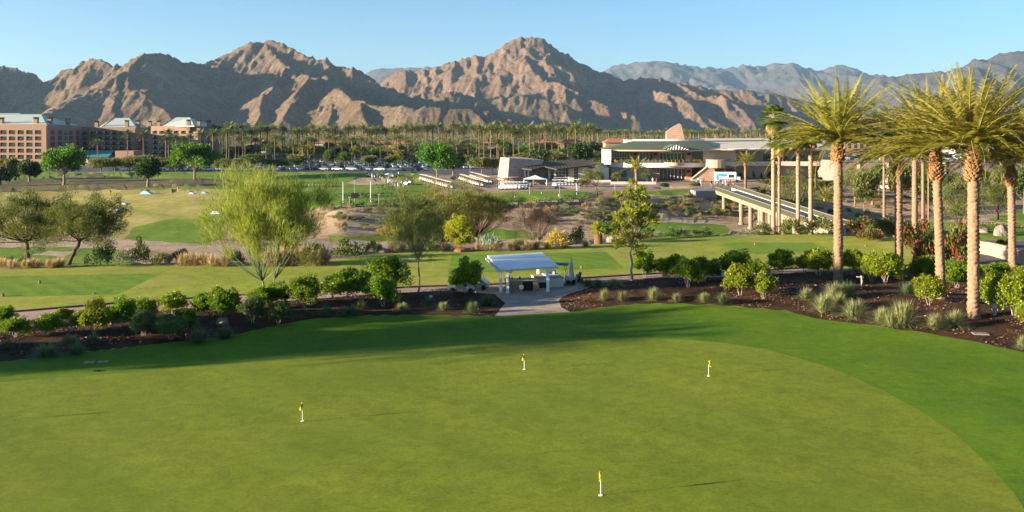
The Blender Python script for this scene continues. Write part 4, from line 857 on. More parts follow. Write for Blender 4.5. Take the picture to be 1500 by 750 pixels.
# bright trees by the range and the first hotel
for i, (px, by, top, w, mat, lab) in enumerate((
    (94, 271, 212, 62, 'cotton', 'bright green broad tree in front of the nearest hotel corner'), (285, 263, 207, 74, 'cotton', 'widest bright green tree in front of the far hotel wing'),
    (217, 273, 231, 34, 'darktree', 'dark compact tree on a short white trunk beside the golden fairway'), (640, 263, 208, 64, 'cotton', 'bright green tree at the corner of the car park'),
    (664, 257, 224, 34, 'darktree', 'dark tree just right of the bright car park corner tree'), (14, 262, 233, 34, 'olive', 'pale olive tree below the hotel at the left edge'),
    (43, 266, 236, 32, 'darktree', 'dark tree below the nearest hotel, second from left'), (0, 272, 246, 44, 'darktree', 'low dark tree at the left edge by the golden fairway'))):
    TREE('shade_tree', px, at(px, 100).y and G(px, by).y, top, w, mat, 'brbark', lab, seed=30+i, trunk=0.26, ch=0.80, nclump=58, per=110, leaf=(0.75, 0.42), clump=1.6 if w > 50 else 1.1, tr=0.38, mode='ball', shell=0.55, up=0.4, bottom=-0.7, limbs=14)
# shared crowns for the rest
def small_tree_var(seed, mat, bk='brbark', **kw):
    a = dict(nclump=34, per=90, leaf=(0.16, 0.09), clump=0.36, tr=0.05, mode='ball', shell=0.6, up=0.4, bottom=-0.8, limbs=8, cz=1.3)
    a.update(kw); return tree_mesh(seed, 2.0, 0.6, (1, 1, 0.7), mats=(ML[mat], ML[bk]), **a)
FT = {k: [small_tree_var(400+10*j+i, k) for i in range(2)] for j, k in enumerate(('olive', 'midgreen', 'darktree', 'mesqy', 'cotton'))}
def ST(name, px, d, top, w, kind, label, cat='tree', group=None, v=0, by=None):
    if by: d = G(px, by).y
    p = at(px, d); h = max(1.0, zpy(top, d)-p.z); ww = w/F*d/2.0
    return plant(name, FT[kind][v % 2], p, label, cat, group, (ww, ww, h/2.02))
park = [(148, 231, 38, 'olive', 253), (168, 230, 30, 'olive', 252), (190, 228, 42, 'olive', 252), (212, 226, 40, 'olive', 250), (236, 230, 32, 'olive', 252), (258, 236, 30, 'midgreen', 252), (325, 232, 27, 'olive', 253), (348, 231, 26, 'olive', 252), (368, 225, 36, 'midgreen', 250), (397, 232, 24, 'olive', 249), (413, 232, 24, 'olive', 249), (436, 225, 34, 'olive', 248), (482, 219, 18, 'midgreen', 246), (505, 221, 23, 'midgreen', 246), (540, 227, 26, 'olive', 245), (572, 227, 20, 'mesqy', 245), (588, 219, 22, 'olive', 244), (606, 230, 18, 'midgreen', 244),
        (689, 226, 26, 'midgreen', 252), (706, 229, 34, 'olive', 255), (722, 232, 20, 'mesqy', 256)]
for i, (px, top, w, k, by) in enumerate(park):
    ST('car_park_tree', px, 0, top, w, k, 'clipped tree at the car park edge, %s from the left' % ordinal(i+1), group='trees along the car park', v=i, by=by)
rr = random.Random(3)
back = []
for i in range(170):
    px = -120+i*7.8+rr.uniform(-5, 5); d = rr.uniform(480, 600)
    if 120 < px < 330 or (870 < px < 1240): d = rr.uniform(600, 760) if px > 600 else rr.uniform(470, 520)
    if px < 128 and px > -200: continue
    back.append((px, d, rr.uniform(206, 221), rr.uniform(20, 38), rr.choice(['midgreen', 'darktree', 'darktree', 'olive', 'mesqy', 'cotton'])))
for i, (px, d, top, w, k) in enumerate(sorted(back)):
    if 120 < px < 330: top = rr.uniform(226, 233)
    if px > 1080: top = rr.uniform(206, 216)
    ST('background_tree', px, d, top, w, k, 'leafy tree behind the car park and clubhouse, %s from the left' % ordinal(i+1), group='trees behind the car park and clubhouse', v=i)
for i, (px, d, top, w, k) in enumerate(((783, 300, 217, 46, 'midgreen'), (815, 310, 221, 34, 'olive'), (846, 330, 209, 26, 'darktree'), (858, 335, 208, 24, 'darktree'), (762, 330, 224, 28, 'mesqy'), (748, 300, 232, 24, 'darktree'), (800, 340, 224, 26, 'darktree'), (875, 330, 228, 22, 'midgreen'))):
    ST('garden_tree', px, d, top, w, k, 'leafy tree rising behind the golf shop roof, %s from the left' % ordinal(i+1), group='trees behind the golf shop', v=i)

r4 = random.Random(19)
st_ = sorted([(r4.uniform(1236, 1530), r4.uniform(185, 245), r4.uniform(238, 256), r4.uniform(22, 44), r4.choice(['olive', 'midgreen', 'mesqy', 'midgreen', 'darktree'])) for i in range(20)]+[(1128, 235, 262, 40, 'olive'), (1150, 225, 258, 44, 'mesqy'), (1186, 215, 262, 36, 'olive'), (1214, 225, 264, 30, 'midgreen'), (1108, 222, 284, 20, 'darktree')])
for i, (px, d, top, w, k) in enumerate(st_):
    ST('slope_tree', px, d, top, w, k, 'bushy tree on the slope below the parking structure, %s from the left' % ordinal(i+1), group='trees on the slope at the right', v=i)
for i, (px, d, top, w, k) in enumerate(((905, 262, 252, 22, 'olive'), (948, 262, 253, 20, 'midgreen'), (974, 225, 268, 16, 'darktree'), (1018, 225, 266, 16, 'midgreen'), (856, 235, 262, 26, 'olive'))):
    ST('terrace_tree', px, d, top, w, k, 'small tree below the curved clubhouse terrace, %s from the left' % ordinal(i+1), group='small trees before the clubhouse', v=i)

# ------------------------------------------------------------------ palms in the background
FP = [ML['farpalm'], ML['fartrunk']]; FPG = [ML['farpalmg'], ML['fartrunk']]
fpv = [far_palm(500+i, 16.0, FP if i < 4 else FPG, L=4.6+0.5*(i % 2), rt=0.24, nf=30) for i in range(6)]
fpl = [far_palm(520+i, 16.0, FP, L=5.2, nf=20, nl=6, rt=0.3) for i in range(3)]
def FPALM(px, d, top, label, group, v, s=1.0):
    p = at(px, d); h = zpy(top, d)-p.z-1.9*s
    o = plant('date_palm', v, p, label, 'palm tree', group, (s, s, h/16.0)); return o
rows = []
for i in range(62): rows.append((312+i*9.0+rr.uniform(-4, 4), rr.uniform(545, 590), rr.uniform(181.5, 191), 'a'))
for i in range(46): rows.append((330+i*12.2+rr.uniform(-5, 5), rr.uniform(600, 660), rr.uniform(184, 189), 'a'))
rows += [(702, 415, 184, 'a'), (709, 430, 187, 'a'), (719, 400, 185, 'a'), (728, 420, 188, 'a'), (738, 410, 184, 'a'), (752, 430, 186, 'a'), (760, 420, 190, 'a'), (776, 400, 185, 'a'), (782, 420, 188, 'a'), (799, 385, 184, 'a'), (790, 440, 188, 'a'), (818, 400, 187, 'a'), (843, 375, 182, 'a'), (857, 400, 185, 'a'), (832, 430, 189, 'a'), (730, 330, 204, 'a')]
for i, q in enumerate(sorted(rows)):
    FPALM(q[0], q[1], q[2], 'tall date palm in the row behind the car park, %s from the left' % ordinal(i+1), 'tall date palms behind the car park', fpv[i % 4 + (1 if i % 7 == 0 else 0)], 1.0 if q[1] > 500 else 0.85)
low = sorted([(335+i*13.0+rr.uniform(-5, 5), rr.uniform(430, 470), rr.uniform(197, 212)) for i in range(29)])
for i, q in enumerate(low):
    FPALM(q[0], q[1], q[2], 'shorter date palm at the back of the car park, %s from the left' % ordinal(i+1), 'shorter palms at the car park', fpv[i % 4], 0.8)
for i, (px, d, top) in enumerate(((135, 470, 196), (143, 440, 204), (187, 440, 192), (210, 440, 193), (247, 430, 191), (243, 400, 199), (258, 415, 198), (268, 430, 200), (278, 440, 197), (294, 450, 193), (312, 400, 191), (332, 395, 189), (345, 420, 190), (322, 450, 194), (356, 440, 189))):
    FPALM(px, d, top, 'grey-green palm in front of the far hotel wing, %s from the left' % ordinal(i+1), 'palms in front of the hotel', fpv[4+i % 2] if i not in (10, 11) else fpv[i % 4], 0.9)
grove = sorted([(rr.uniform(850, 1240), rr.uniform(640, 1150)) for i in range(105)])
for i, q in enumerate(grove):
    FPALM(q[0], q[1], 197-rr.uniform(5, 8.5) if q[1] < 900 else 197-rr.uniform(3, 6), 'palm in the grove behind the clubhouse, %s from the left' % ordinal(i+1), 'palms of the grove behind the clubhouse', fpl[i % 3], 1.15)
# the far-off grove that reads as one mass
r = np.random.default_rng(77); n = 2600
d = r.uniform(900, 2900, n); px = r.uniform(-300, 1800, n); X = (px-CX)/F*d; hh = r.uniform(7, 15, n)
P = np.stack([X, d, hh], axis=1); k = 26
Pk = np.repeat(P, k, axis=0)+r.normal(size=(n*k, 3))*np.array([2.6, 2.6, 1.6]); Pk[:, 2] = np.maximum(Pk[:, 2]*r.uniform(0.25, 1.0, n*k)**0.5, 0.5)
D = unit(r.normal(size=(n*k, 3))+np.array([0, 0, 0.3])); V, Fq = cards(Pk, D, 3.4, 1.5, r)
tag(link('distant_grove', mesh('distant_grove', V, Fq, ML['olive'])), 'far-off mass of palms and trees below the mountains', 'grove', kind='stuff')

# ------------------------------------------------------------------ desert planting beyond the fairway
def bush_var(seed, mat, n=500, leaf=(0.16, 0.05), sq=0.8):
    r = np.random.default_rng(seed); nc = 16; cc = crown_centres(nc, (0.75, 0.75, 0.62), r, 0.5, bottom=-0.3); cc[:, 2] += 0.38
    ci = np.repeat(np.arange(nc), n//nc); g = unit(r.normal(size=(len(ci), 3)))*r.random((len(ci), 1))**0.5*0.32; P = cc[ci]+g; P[:, 2] = np.maximum(P[:, 2]*1.0, 0.02)
    D = unit(unit(P)*1.0+r.normal(size=P.shape)*0.45+np.array([0, 0, 0.5])); V, Fq = cards(P, D, leaf[0]*(0.6+0.8*r.random(len(P))), leaf[1], r)
    return mesh('bush', V, Fq, ML[mat])
BV = {k: [bush_var(600+7*j+i, k, n, lf) for i in range(2)] for j, (k, n, lf) in enumerate((('sage', 700, (0.16, 0.05)), ('rustbush', 600, (0.16, 0.05)), ('midgreen', 900, (0.14, 0.08)), ('darktree', 1100, (0.14, 0.09)), ('olive', 900, (0.15, 0.07)), ('goldbush', 900, (0.14, 0.07)), ('mesqy', 900, (0.18, 0.05)), ('boug', 1800, (0.12, 0.09)), ('ocean', 300, (0.5, 0.05))))}
def BUSH(px, by, w, h, k, label, name='bush', cat='bush', group=None, d=None, v=0):
    p = G(px, by) if d is None else at(px, d); s = w/F*p.y/1.9; hs = h/F*p.y/1.25
    o = link(name, BV[k][v % 2]); o.location = p; o.scale = (s, s, hs); o.rotation_euler = (0, 0, random.uniform(0, 6.28)); return tag(o, label, cat, group)
spec = [(12, 388, 26, 13, 'darktree', 'low dark bush left of the first mesquite trunk'), (33, 388, 20, 12, 'darktree', 'small dark bush touching the first mesquite trunk'), (147, 389, 44, 31, 'darktree', 'dark round bush right of the curved mesquite'),
 (183, 389, 44, 24, 'sage', 'pale sage bush next to the dark round one'), (207, 387, 30, 40, 'midgreen', 'upright bush with yellow top between sage and grass'), (236, 388, 40, 19, 'olive', 'low olive bush behind the left tee'), (262, 385, 34, 20, 'darktree', 'dark low bush behind the left tee, near the golden grass'),
 (345, 388, 30, 22, 'darktree', 'dark bush seen through the feathery tree, left side'), (425, 380, 40, 36, 'goldbush', 'yellow-brown bush behind the golden grasses'), (457, 388, 50, 36, 'olive', 'olive bush at the end of the golden grass clump'), (511, 379, 56, 30, 'midgreen', 'dark grey-green bush left of the pale boulder'), (545, 371, 26, 20, 'midgreen', 'small round bush by the pale boulder'),
 (715, 367, 32, 24, 'ocean', 'spiky grey agave clump right of the lime shrub'), (733, 366, 18, 14, 'sage', 'small sage bush beside the agave clump'), (815, 363, 42, 30, 'goldbush', 'golden yellow bush beyond the pavilion'), (845, 356, 30, 26, 'midgreen', 'green bush between golden bush and boulders'), (900, 348, 40, 24, 'darktree', 'dark green bush behind the open tall tree'),
 (962, 350, 26, 12, 'sage', 'pale low bush on the near bank, left end'), (985, 348, 34, 16, 'midgreen', 'green bush on the near bank beside the pale one'), (1002, 347, 22, 14, 'sage', 'round pale bush on the near bank'), (1030, 345, 40, 12, 'midgreen', 'wide low bush on the near bank by the footpath'), (1095, 344, 44, 10, 'sage', 'low pale bush row at the bridge pier foot'), (1120, 342, 40, 18, 'olive', 'olive bush between two fan palms'),
 (1158, 343, 44, 26, 'olive', 'leafy bush under the bridge between fan palms'), (1205, 343, 60, 30, 'olive', 'large leafy bush under the bridge by the rightmost fan palm'), (572, 345, 44, 16, 'goldbush', 'dry golden bush on the sandy bank'), (500, 325, 20, 14, 'olive', 'small green bush on the sandy bank'), (622, 368, 40, 18, 'midgreen', 'green bush under the dark olive mesquite'), (648, 367, 34, 14, 'sage', 'sage bush left of the reddish rock'), (760, 364, 36, 15, 'olive', 'olive bush in front of the bare brown shrub'), (790, 362, 30, 12, 'sage', 'pale bush left of the golden yellow bush'), (920, 353, 34, 14, 'olive', 'olive bush just right of the open tall tree on the near bank'), (943, 351, 24, 10, 'rustbush', 'rusty bush on the near bank right of the open tall tree')]
for i, q in enumerate(spec): BUSH(*q[:5], q[5], v=i)
for i, (px, by, w, h, lab) in enumerate(((1262, 345, 60, 26, 'low flowering bougainvillea beside the lone big palm'), (1300, 343, 52, 24, 'flowering bougainvillea left of the second big palm'), (1336, 366, 56, 44, 'red bougainvillea between the second and third big palms'), (1362, 392, 52, 60, 'tall bougainvillea behind the leaning palm'), (1398, 396, 66, 68, 'largest bougainvillea mass left of the nearest palm'), (1275, 352, 44, 22, 'small bougainvillea low in front of the slope'), (1470, 362, 26, 12, 'red bougainvillea spilling over the stone wall'))):
    BUSH(px, by, w, h, 'boug', lab, 'bougainvillea', 'flowering shrub', 'bougainvillea on the right', v=i)
fg = [(x, 391+rr.uniform(-1, 2), 26, 15) for x in (4, 18, 38, 52, 74, 88)]+[(x, 389+rr.uniform(-1, 1), 28, 20) for x in (268, 284, 298, 312, 330)]+[(x, 389-(x-395)*0.02+rr.uniform(-1, 1), 38, 28) for x in (395, 408, 420, 436, 448, 462, 475)]+[(575, 370, 20, 14), (590, 369, 18, 16), (640, 367, 16, 10), (700, 367, 16, 14), (747, 367, 16, 13), (772, 366, 22, 16), (785, 365, 18, 14), (802, 364, 14, 12)]+[(x, 367-(0.05*max(0, x-740)), 20, rr.uniform(9, 14)) for x in (556, 605, 618, 655, 712, 726, 758, 828, 858)]
for i, (px, by, w, h) in enumerate(fg):
    p = G(px, by); o = link('grass_tuft', TV_['fountain'][i % 3]); o.location = p; s = w/F*p.y/1.5; o.scale = (s, s, h/F*p.y/1.0); o.rotation_euler = (0, 0, i)
    tag(o, 'golden fountain grass along the far fairway edge, %s from the left' % ordinal(i+1), 'grass tuft', 'golden fountain grasses at the fairway edge')
scat = []
for i in range(285):
    z = rr.random()
    if z < 0.45: px, by, k = rr.uniform(870, 1075), rr.uniform(290, 324), rr.choice(['sage', 'rustbush', 'olive', 'midgreen', 'mesqy'])
    elif z < 0.62: px, by, k = rr.uniform(770, 900), rr.uniform(300, 330), rr.choice(['sage', 'rustbush', 'olive', 'midgreen'])
    elif z < 0.75: px, by, k = rr.uniform(480, 600), rr.uniform(304, 342), rr.choice(['rustbush', 'sage', 'olive'])
    elif z < 0.90: px, by, k = rr.uniform(1180, 1420), rr.uniform(288, 322), rr.choice(['olive', 'sage', 'mesqy', 'midgreen', 'darktree'])
    else: px, by, k = rr.uniform(300, 420), rr.uniform(325, 362), rr.choice(['olive', 'rustbush', 'sage'])
    if k == 'rustbush' and rr.random() < 0.4: continue
    scat.append((px, by, rr.uniform(7, 18), rr.uniform(4.5, 10), k))
kn = {'sage': 'pale sage', 'rustbush': 'rusty orange', 'olive': 'olive', 'midgreen': 'green', 'mesqy': 'dull green', 'darktree': 'dark green'}
cn = {}
for i, q in enumerate(sorted(scat)):
    cn[q[4]] = cn.get(q[4], 0)+1
    BUSH(*q[:5], '%s desert bush on the sandy banks, %s of its colour from the left' % (kn[q[4]], ordinal(cn[q[4]])), 'desert_bush', 'bush', 'desert bushes on the sandy banks', v=i)
# hedges
def hedge(pts, h, w, label, mat='darktree'):
    P = [G(*q) for q in pts]; r = np.random.default_rng(int(pts[0][0])); out = []
    for a, b in zip(P[:-1], P[1:]):
        L_ = (b-a).length; n = int(L_*26); t = r.random((n, 1)); c = np.array(a)*(1-t)+np.array(b)*t
        c += np.stack([r.normal(size=n)*w*0.3, r.normal(size=n)*w*0.35, r.random(n)**0.7*h*(0.8+0.3*np.sin(t[:, 0]*L_*1.3))], axis=1); out.append(cards(c, unit(r.normal(size=(n, 3))+np.array([0, 0, 0.6])), 0.45, 0.22, r))
    V, Fq = join(out); tag(link('hedge', mesh('hedge', V, Fq, ML[mat])), label, 'hedge')
hedge([(500, 303), (560, 300), (600, 297)], 1.1, 1.2, 'dark hedge along the near edge of the driving range')
hedge([(492, 291), (530, 289.5), (575, 287)], 1.0, 1.2, 'dark low hedge across the range below the pole lights')
hedge([(686, 302), (740, 301), (800, 298), (862, 292), (880, 287)], 1.2, 1.4, 'dark hedge curving along the short-game lawn')
hedge([(552, 281), (565, 280), (578, 281)], 1.8, 2.0, 'clump of dark round bushes in the middle of the range')
hedge([(420, 246), (520, 243), (620, 240)], 2.2, 3.0, 'long hedge at the back of the car park', 'darktree')
hedge([(130, 247), (180, 246), (230, 246)], 1.8, 3.0, 'hedge in front of the far hotel wing', 'darktree')
hedge([(1395, 338), (1440, 336), (1500, 334)], 1.2, 2.0, 'low scrubby hedge on the slope at the right', 'olive')
# yucca and boulders
p = G(876, 357); mb = MB(); hh = zpy(337, p.y)-p.z; r = np.random.default_rng(4)
tk = tube_arr([(np.array([[0, 0, -.2], [0.05, 0, hh*0.5], [0, 0, hh]]), np.array([0.55, 0.50, 0.25]))], 10); tk = (tk[0]+r.normal(size=tk[0].shape)*0.07, tk[1])
r = np.random.default_rng(5); o = empty('yucca', p, 'yucca with a shaggy orange-brown skirt below its pale spiky head', 'yucca')
link('trunk', mesh('trunk', tk[0], tk[1], plain('yucca_skirt', (0.15, 0.08, 0.035), 0.95, var=0.4)), o)
n = 260; D = unit(r.normal(size=(n, 3))+np.array([0, 0, 0.5])); V, Fq = cards(np.array([[0, 0, hh]])+D*0.15, D, 1.1, 0.09, r); link('crown', mesh('crown', V, Fq, ML['cone']), o)
M['boulder'] = plain('granite_boulder', (0.24, 0.19, 0.15), 0.9, var=0.4); M['redrock'] = plain('red_boulder', (0.22, 0.09, 0.06), 0.9, var=0.4)
def boulder(px, by, w, h, label, mat='boulder', seed=0, d=None):
    p = G(px, by) if d is None else at(px, d); r = np.random.default_rng(seed+int(px)); k = 18; m = 10; s = w/F*p.y/2; hh = h/F*p.y
    th = np.linspace(0, math.pi, m); ph = np.arange(k)*2*math.pi/k; V = []
    for t in th:
        for q in ph:
            dx, dy, dz = math.sin(t)*math.cos(q), math.sin(t)*math.sin(q), math.cos(t)
            f = 0.72+0.5*float(fbm(dx*1.7+seed*3+dz+9, dy*1.7+dz*2+5, 3, seed)); V.append((dx*s*f, dy*s*0.8*f, dz*hh*0.75*f+hh*0.2))
    Fs = [(i*k+j, (i+1)*k+j, (i+1)*k+(j+1) % k, i*k+(j+1) % k) for i in range(m-1) for j in range(k)]
    o = link('boulder', mesh('boulder', V, Fs, M[mat])); o.location = p; o.rotation_euler = (0, 0, r.random()*6); tag(o, label, 'rock')
boulder(847, 356, 16, 9, 'grey boulder left of the shaggy yucca', seed=1); boulder(896, 354, 18, 9, 'grey boulder right of the shaggy yucca', seed=2); boulder(862, 357, 14, 6, 'flat grey boulder at the foot of the yucca', seed=3)
boulder(676, 368, 26, 6, 'flat reddish rock below the lime shrub', 'redrock', 4); boulder(563, 370, 26, 7, 'low pale boulder at the far fairway edge', seed=5); boulder(692, 368, 8, 4, 'little reddish rock right of the flat one', 'redrock', 6)
boulder(308, 387, 20, 11, 'pale boulder between the golden grasses left of the feathery tree', seed=7); boulder(290, 387, 14, 9, 'small boulder beside the pale one among golden grasses', seed=8); boulder(326, 474, 22, 9, 'rounded grey boulder in the left mulch bed', seed=9)
boulder(1466, 345, 22, 16, 'big pale boulder on the bank right of the nearest palm', seed=10); boulder(1440, 340, 26, 8, 'long flat boulder on the right bank', seed=11)
# ------------------------------------------------------------------ materials for built things
def glass(name, col, rough=0.12):
    m, t, b, o = nt(name); b.inputs['Base Color'].default_value = (*col, 1); b.inputs['Roughness'].default_value = rough; b.inputs['Specular IOR Level'].default_value = 0.9; return m
B = {}
B['hotel'] = plain('tan_stucco', (0.34, 0.215, 0.14), 0.9, var=0.1, scale=0.3); B['hotel2'] = plain('rose_stucco', (0.32, 0.20, 0.155), 0.9, var=0.1, scale=0.3)
B['redpanel'] = plain('maroon_panel', (0.22, 0.035, 0.04), 0.7); B['teal'] = plain('teal_metal', (0.06, 0.22, 0.20), 0.7, spec=0.1); B['hroof'] = plain('pale_metal_roof', (0.50, 0.52, 0.46), 0.75, 0.0, var=0.08, scale=0.2, spec=0.1)
B['wing'] = glass('window_glass', (0.035, 0.045, 0.05)); B['tealglass'] = glass('teal_glass', (0.02, 0.10, 0.095)); B['black'] = plain('black_paint', (0.02, 0.02, 0.022), 0.5)
B['cream'] = plain('cream_stucco', (0.62, 0.54, 0.44), 0.85, var=0.06, scale=0.3); B['white'] = plain('white_paint', (0.80, 0.79, 0.76), 0.5, var=0.04); B['whitem'] = plain('white_metal', (0.78, 0.77, 0.74), 0.5, var=0.05, spec=0.15)
def stone(name, c1, c2, sc):
    m, t, b, o = nt(name); co = N(t, 'ShaderNodeTexCoord').outputs['Object']
    mp = N(t, 'ShaderNodeMapping'); mp.inputs['Rotation'].default_value = (R(90), 0, 0); t.links.new(co, mp.inputs[0])
    k = N(t, 'ShaderNodeTexBrick', Scale=sc); k.inputs['Color1'].default_value = (*c1, 1); k.inputs['Color2'].default_value = (*c2, 1); k.inputs['Mortar'].default_value = (c1[0]*0.75, c1[1]*0.72, c1[2]*0.7, 1)
    k.inputs['Mortar Size'].default_value = 0.015; t.links.new(mp.outputs[0], k.inputs['Vector']); c = mixc(t, 0.4, k.outputs[0], ramp(t, noise(t, co, 0.8, 5, 0.7), [(0.3, (0.3, 0.3, 0.3)), (0.7, (0.7, 0.7, 0.7))]), 'OVERLAY')
    t.links.new(c, b.inputs['Base Color']); b.inputs['Roughness'].default_value = 0.9; return m
B['stone'] = stone('rose_stone_cladding', (0.46, 0.27, 0.19), (0.52, 0.33, 0.24), 0.35); B['tanstone'] = stone('tan_stone', (0.32, 0.23, 0.16), (0.38, 0.28, 0.19), 0.5)
def seam(name, col, sc, d='X'):
    m, t, b, o = nt(name); co = N(t, 'ShaderNodeTexCoord').outputs['Object']; w = N(t, 'ShaderNodeTexWave', Scale=sc); w.bands_direction = d; t.links.new(co, w.inputs['Vector'])
    c = mixc(t, 0.5, col, ramp(t, w.outputs[1], [(0.0, (0.30, 0.30, 0.30)), (0.12, (0.5, 0.5, 0.5)), (0.9, (0.55, 0.55, 0.55))]), 'OVERLAY')
    t.links.new(c, b.inputs['Base Color']); b.inputs['Roughness'].default_value = 0.75; b.inputs['Specular IOR Level'].default_value = 0.1; bump(t, w.outputs[1], 0.4, 0.1, b); return m
B['seam'] = seam('green_standing_seam', (0.12, 0.135, 0.085), 0.35); B['dkroof'] = seam('dark_roof', (0.075, 0.06, 0.042), 0.3); B['paleroof'] = plain('pale_roof', (0.66, 0.55, 0.42), 0.9, var=0.05, scale=0.1, spec=0.05)
B['tile'] = plain('terracotta_tile', (0.42, 0.17, 0.10), 0.8, var=0.2); B['conc'] = plain('bridge_concrete', (0.25, 0.20, 0.145), 0.85, var=0.2, scale=0.5); B['olive'] = plain('olive_railing_panel', (0.06, 0.058, 0.034), 0.6, var=0.15)
B['deck'] = plain('deck_concrete', (0.34, 0.33, 0.34), 0.7); B['brick'] = stone('pavilion_brick', (0.30, 0.17, 0.11), (0.40, 0.25, 0.17), 3.0); B['grey'] = plain('grey_paint', (0.28, 0.27, 0.28), 0.6); B['gar'] = plain('garage_wall', (0.24, 0.19, 0.17), 0.9, var=0.15)
B['rubber'] = plain('tyre_rubber', (0.02, 0.02, 0.02), 0.8); B['blue'] = plain('pale_blue_cloth', (0.35, 0.55, 0.70), 0.7); B['navy'] = plain('navy_canopy', (0.04, 0.06, 0.12), 0.5); B['beigec'] = plain('beige_canvas', (0.45, 0.40, 0.34), 0.85)
B['yellow'] = plain('yellow_flag_cloth', (0.80, 0.52, 0.03), 0.7, var=0.05); B['red'] = plain('red_paint', (0.45, 0.03, 0.03), 0.4); B['turq'] = plain('turquoise_paint', (0.05, 0.50, 0.60), 0.35); B['skin'] = plain('skin', (0.45, 0.28, 0.20), 0.6); B['skin2'] = plain('skin_tan', (0.25, 0.14, 0.09), 0.6)
B['silver'] = plain('silver_paint', (0.42, 0.43, 0.45), 0.3, 0.5); B['brown'] = plain('brown_wood', (0.22, 0.12, 0.07), 0.7); B['bronze'] = plain('tan_trim', (0.50, 0.36, 0.23), 0.7)
def X(px, d): return (px-CX)/F*d
def pbox(mb, x0, x1, y0, y1, d0, d1, mi=0):
    """a box whose front face, at distance d0, covers these columns and rows; it runs back to d1"""
    return mb.box(X(x0, d0), X(x1, d0), d0, d1, min(zpy(y0, d0), zpy(y1, d0)), max(zpy(y0, d0), zpy(y1, d0)), mi)
def wallface(parent, P, Q, z0, z1, zs, hw, us, uw, mat, kind='window', pm='wing', depth=1.2, rail=None):
    """a wall from P to Q with real recessed openings; zs centre heights, us centre positions along the wall"""
    P = Vector(P).to_3d(); Q = Vector(Q).to_3d(); u = (Q-P).normalized(); n = Vector((u.y, -u.x, 0)); L_ = (Q-P).length
    Mx = Matrix(((u.x, -n.x, 0, P.x), (u.y, -n.y, 0, P.y), (0, 0, 1, 0), (0, 0, 0, 1)))
    mb = MB(); lo = z0
    for z in sorted(zs): mb.box(0, L_, 0, 0.45, lo, z-hw/2, 0, Mx); lo = z+hw/2
    mb.box(0, L_, 0, 0.45, lo, z1, 0, Mx)
    for z in zs:
        a = 0
        for q in sorted(us)+[None]:
            e = L_ if q is None else q-uw/2
            if e > a+0.01: mb.box(a, e, 0.002, 0.448, z-hw/2, z+hw/2, 0, Mx)
            if q is not None: a = q+uw/2
    mb.build('wall', mat, parent)
    w = MB(); w.box(-uw/2, uw/2, 0, 0.08, -hw/2, hw/2, 0)
    if kind == 'window':
        w.box(-uw*0.02, uw*0.04, -0.06, 0, -hw/2, hw/2, 1)
        w.box(-uw/2, uw/2, -depth*0.85, -depth*0.80, -hw/2, -hw*0.08, 2)
        w.box(uw*0.2, uw*0.5, -0.03, 0, -hw/2, hw*0.45, 1)
    me = w.mesh(kind, [B[pm], B['cream'], B['black']])
    for z in zs:
        for q in us:
            o = link(kind, me, parent); p = P+u*q-n*depth*(1 if kind == 'window' else 0.2); o.location = (p.x, p.y, z); o.rotation_euler = (0, 0, math.atan2(u.y, u.x))
def hip(parent, pts, z0, z1, ra, rb, mat, edge=None, name='roof'):
    """hip roof over four corners (front-left, front-right, back-right, back-left) with a ridge from ra to rb"""
    V = [(p[0], p[1], z0) for p in pts]+[(ra[0], ra[1], z1), (rb[0], rb[1], z1)]+[(p[0], p[1], z0-0.4) for p in pts]
    mb = MB(); mb.add(V, [(0, 1, 5, 4), (1, 2, 5), (2, 3, 4, 5), (3, 0, 4), (6, 7, 1, 0), (7, 8, 2, 1), (8, 9, 3, 2), (9, 6, 0, 3), (9, 8, 7, 6)])
    for a, b in ((0, 4), (1, 5), (4, 5), (2, 5)): mb.tube([V[a], V[b]], 0.2, 4, 1)
    return mb.build(name, [mat, edge or mat], parent)
def chimneys(parent, lst, mats=None):
    for px, top, bot, d in lst:
        x = X(px, d); mb = MB(); z0 = zpy(bot, d)-1.5; z1 = zpy(top, d); mb.box(x-0.95, x+0.95, d-0.95, d+0.95, z0, z1-1.0); o = mb.build('chimney', B['hotel'], parent)
        c = MB(); c.box(x-1.1, x+1.1, d-1.1, d+1.1, z1-0.35, z1, 0)
        for sx in (-1, 1):
            for sy in (-1, 1): c.box(x+sx*0.8-0.15, x+sx*0.8+0.15, d+sy*0.8-0.15, d+sy*0.8+0.15, z1-1.0, z1-0.35, 0)
        c.box(x-0.6, x+0.6, d-0.6, d+0.6, z1-1.0, z1-0.36, 0); c.build('chimney_cap', B['black'], o)
# nearest hotel block
h1 = empty('hotel', (0, 0, 0), 'nearest tan hotel block with maroon side panels and a pale hipped roof', 'building')
A = (-345, 452); Bc = (X(69, 450), 450); Cc = (X(123, 535), 535); Dd = (-360, 535)
zr = [zpy(q, 450) for q in (193.7, 202.8, 211.8, 220.8, 230.0)]
L1 = math.dist(A, Bc); us = [L1-4.6-i*4.45 for i in range(22)][:20]
wallface(h1, A, Bc, -0.5, zpy(184.5, 450), zr, 2.1, us, 3.3, B['hotel'])
L2 = math.dist(Bc, Cc); fr = [(77-69)/54, (88.5-69)/54, (104-69)/54, (113.5-69)/54]
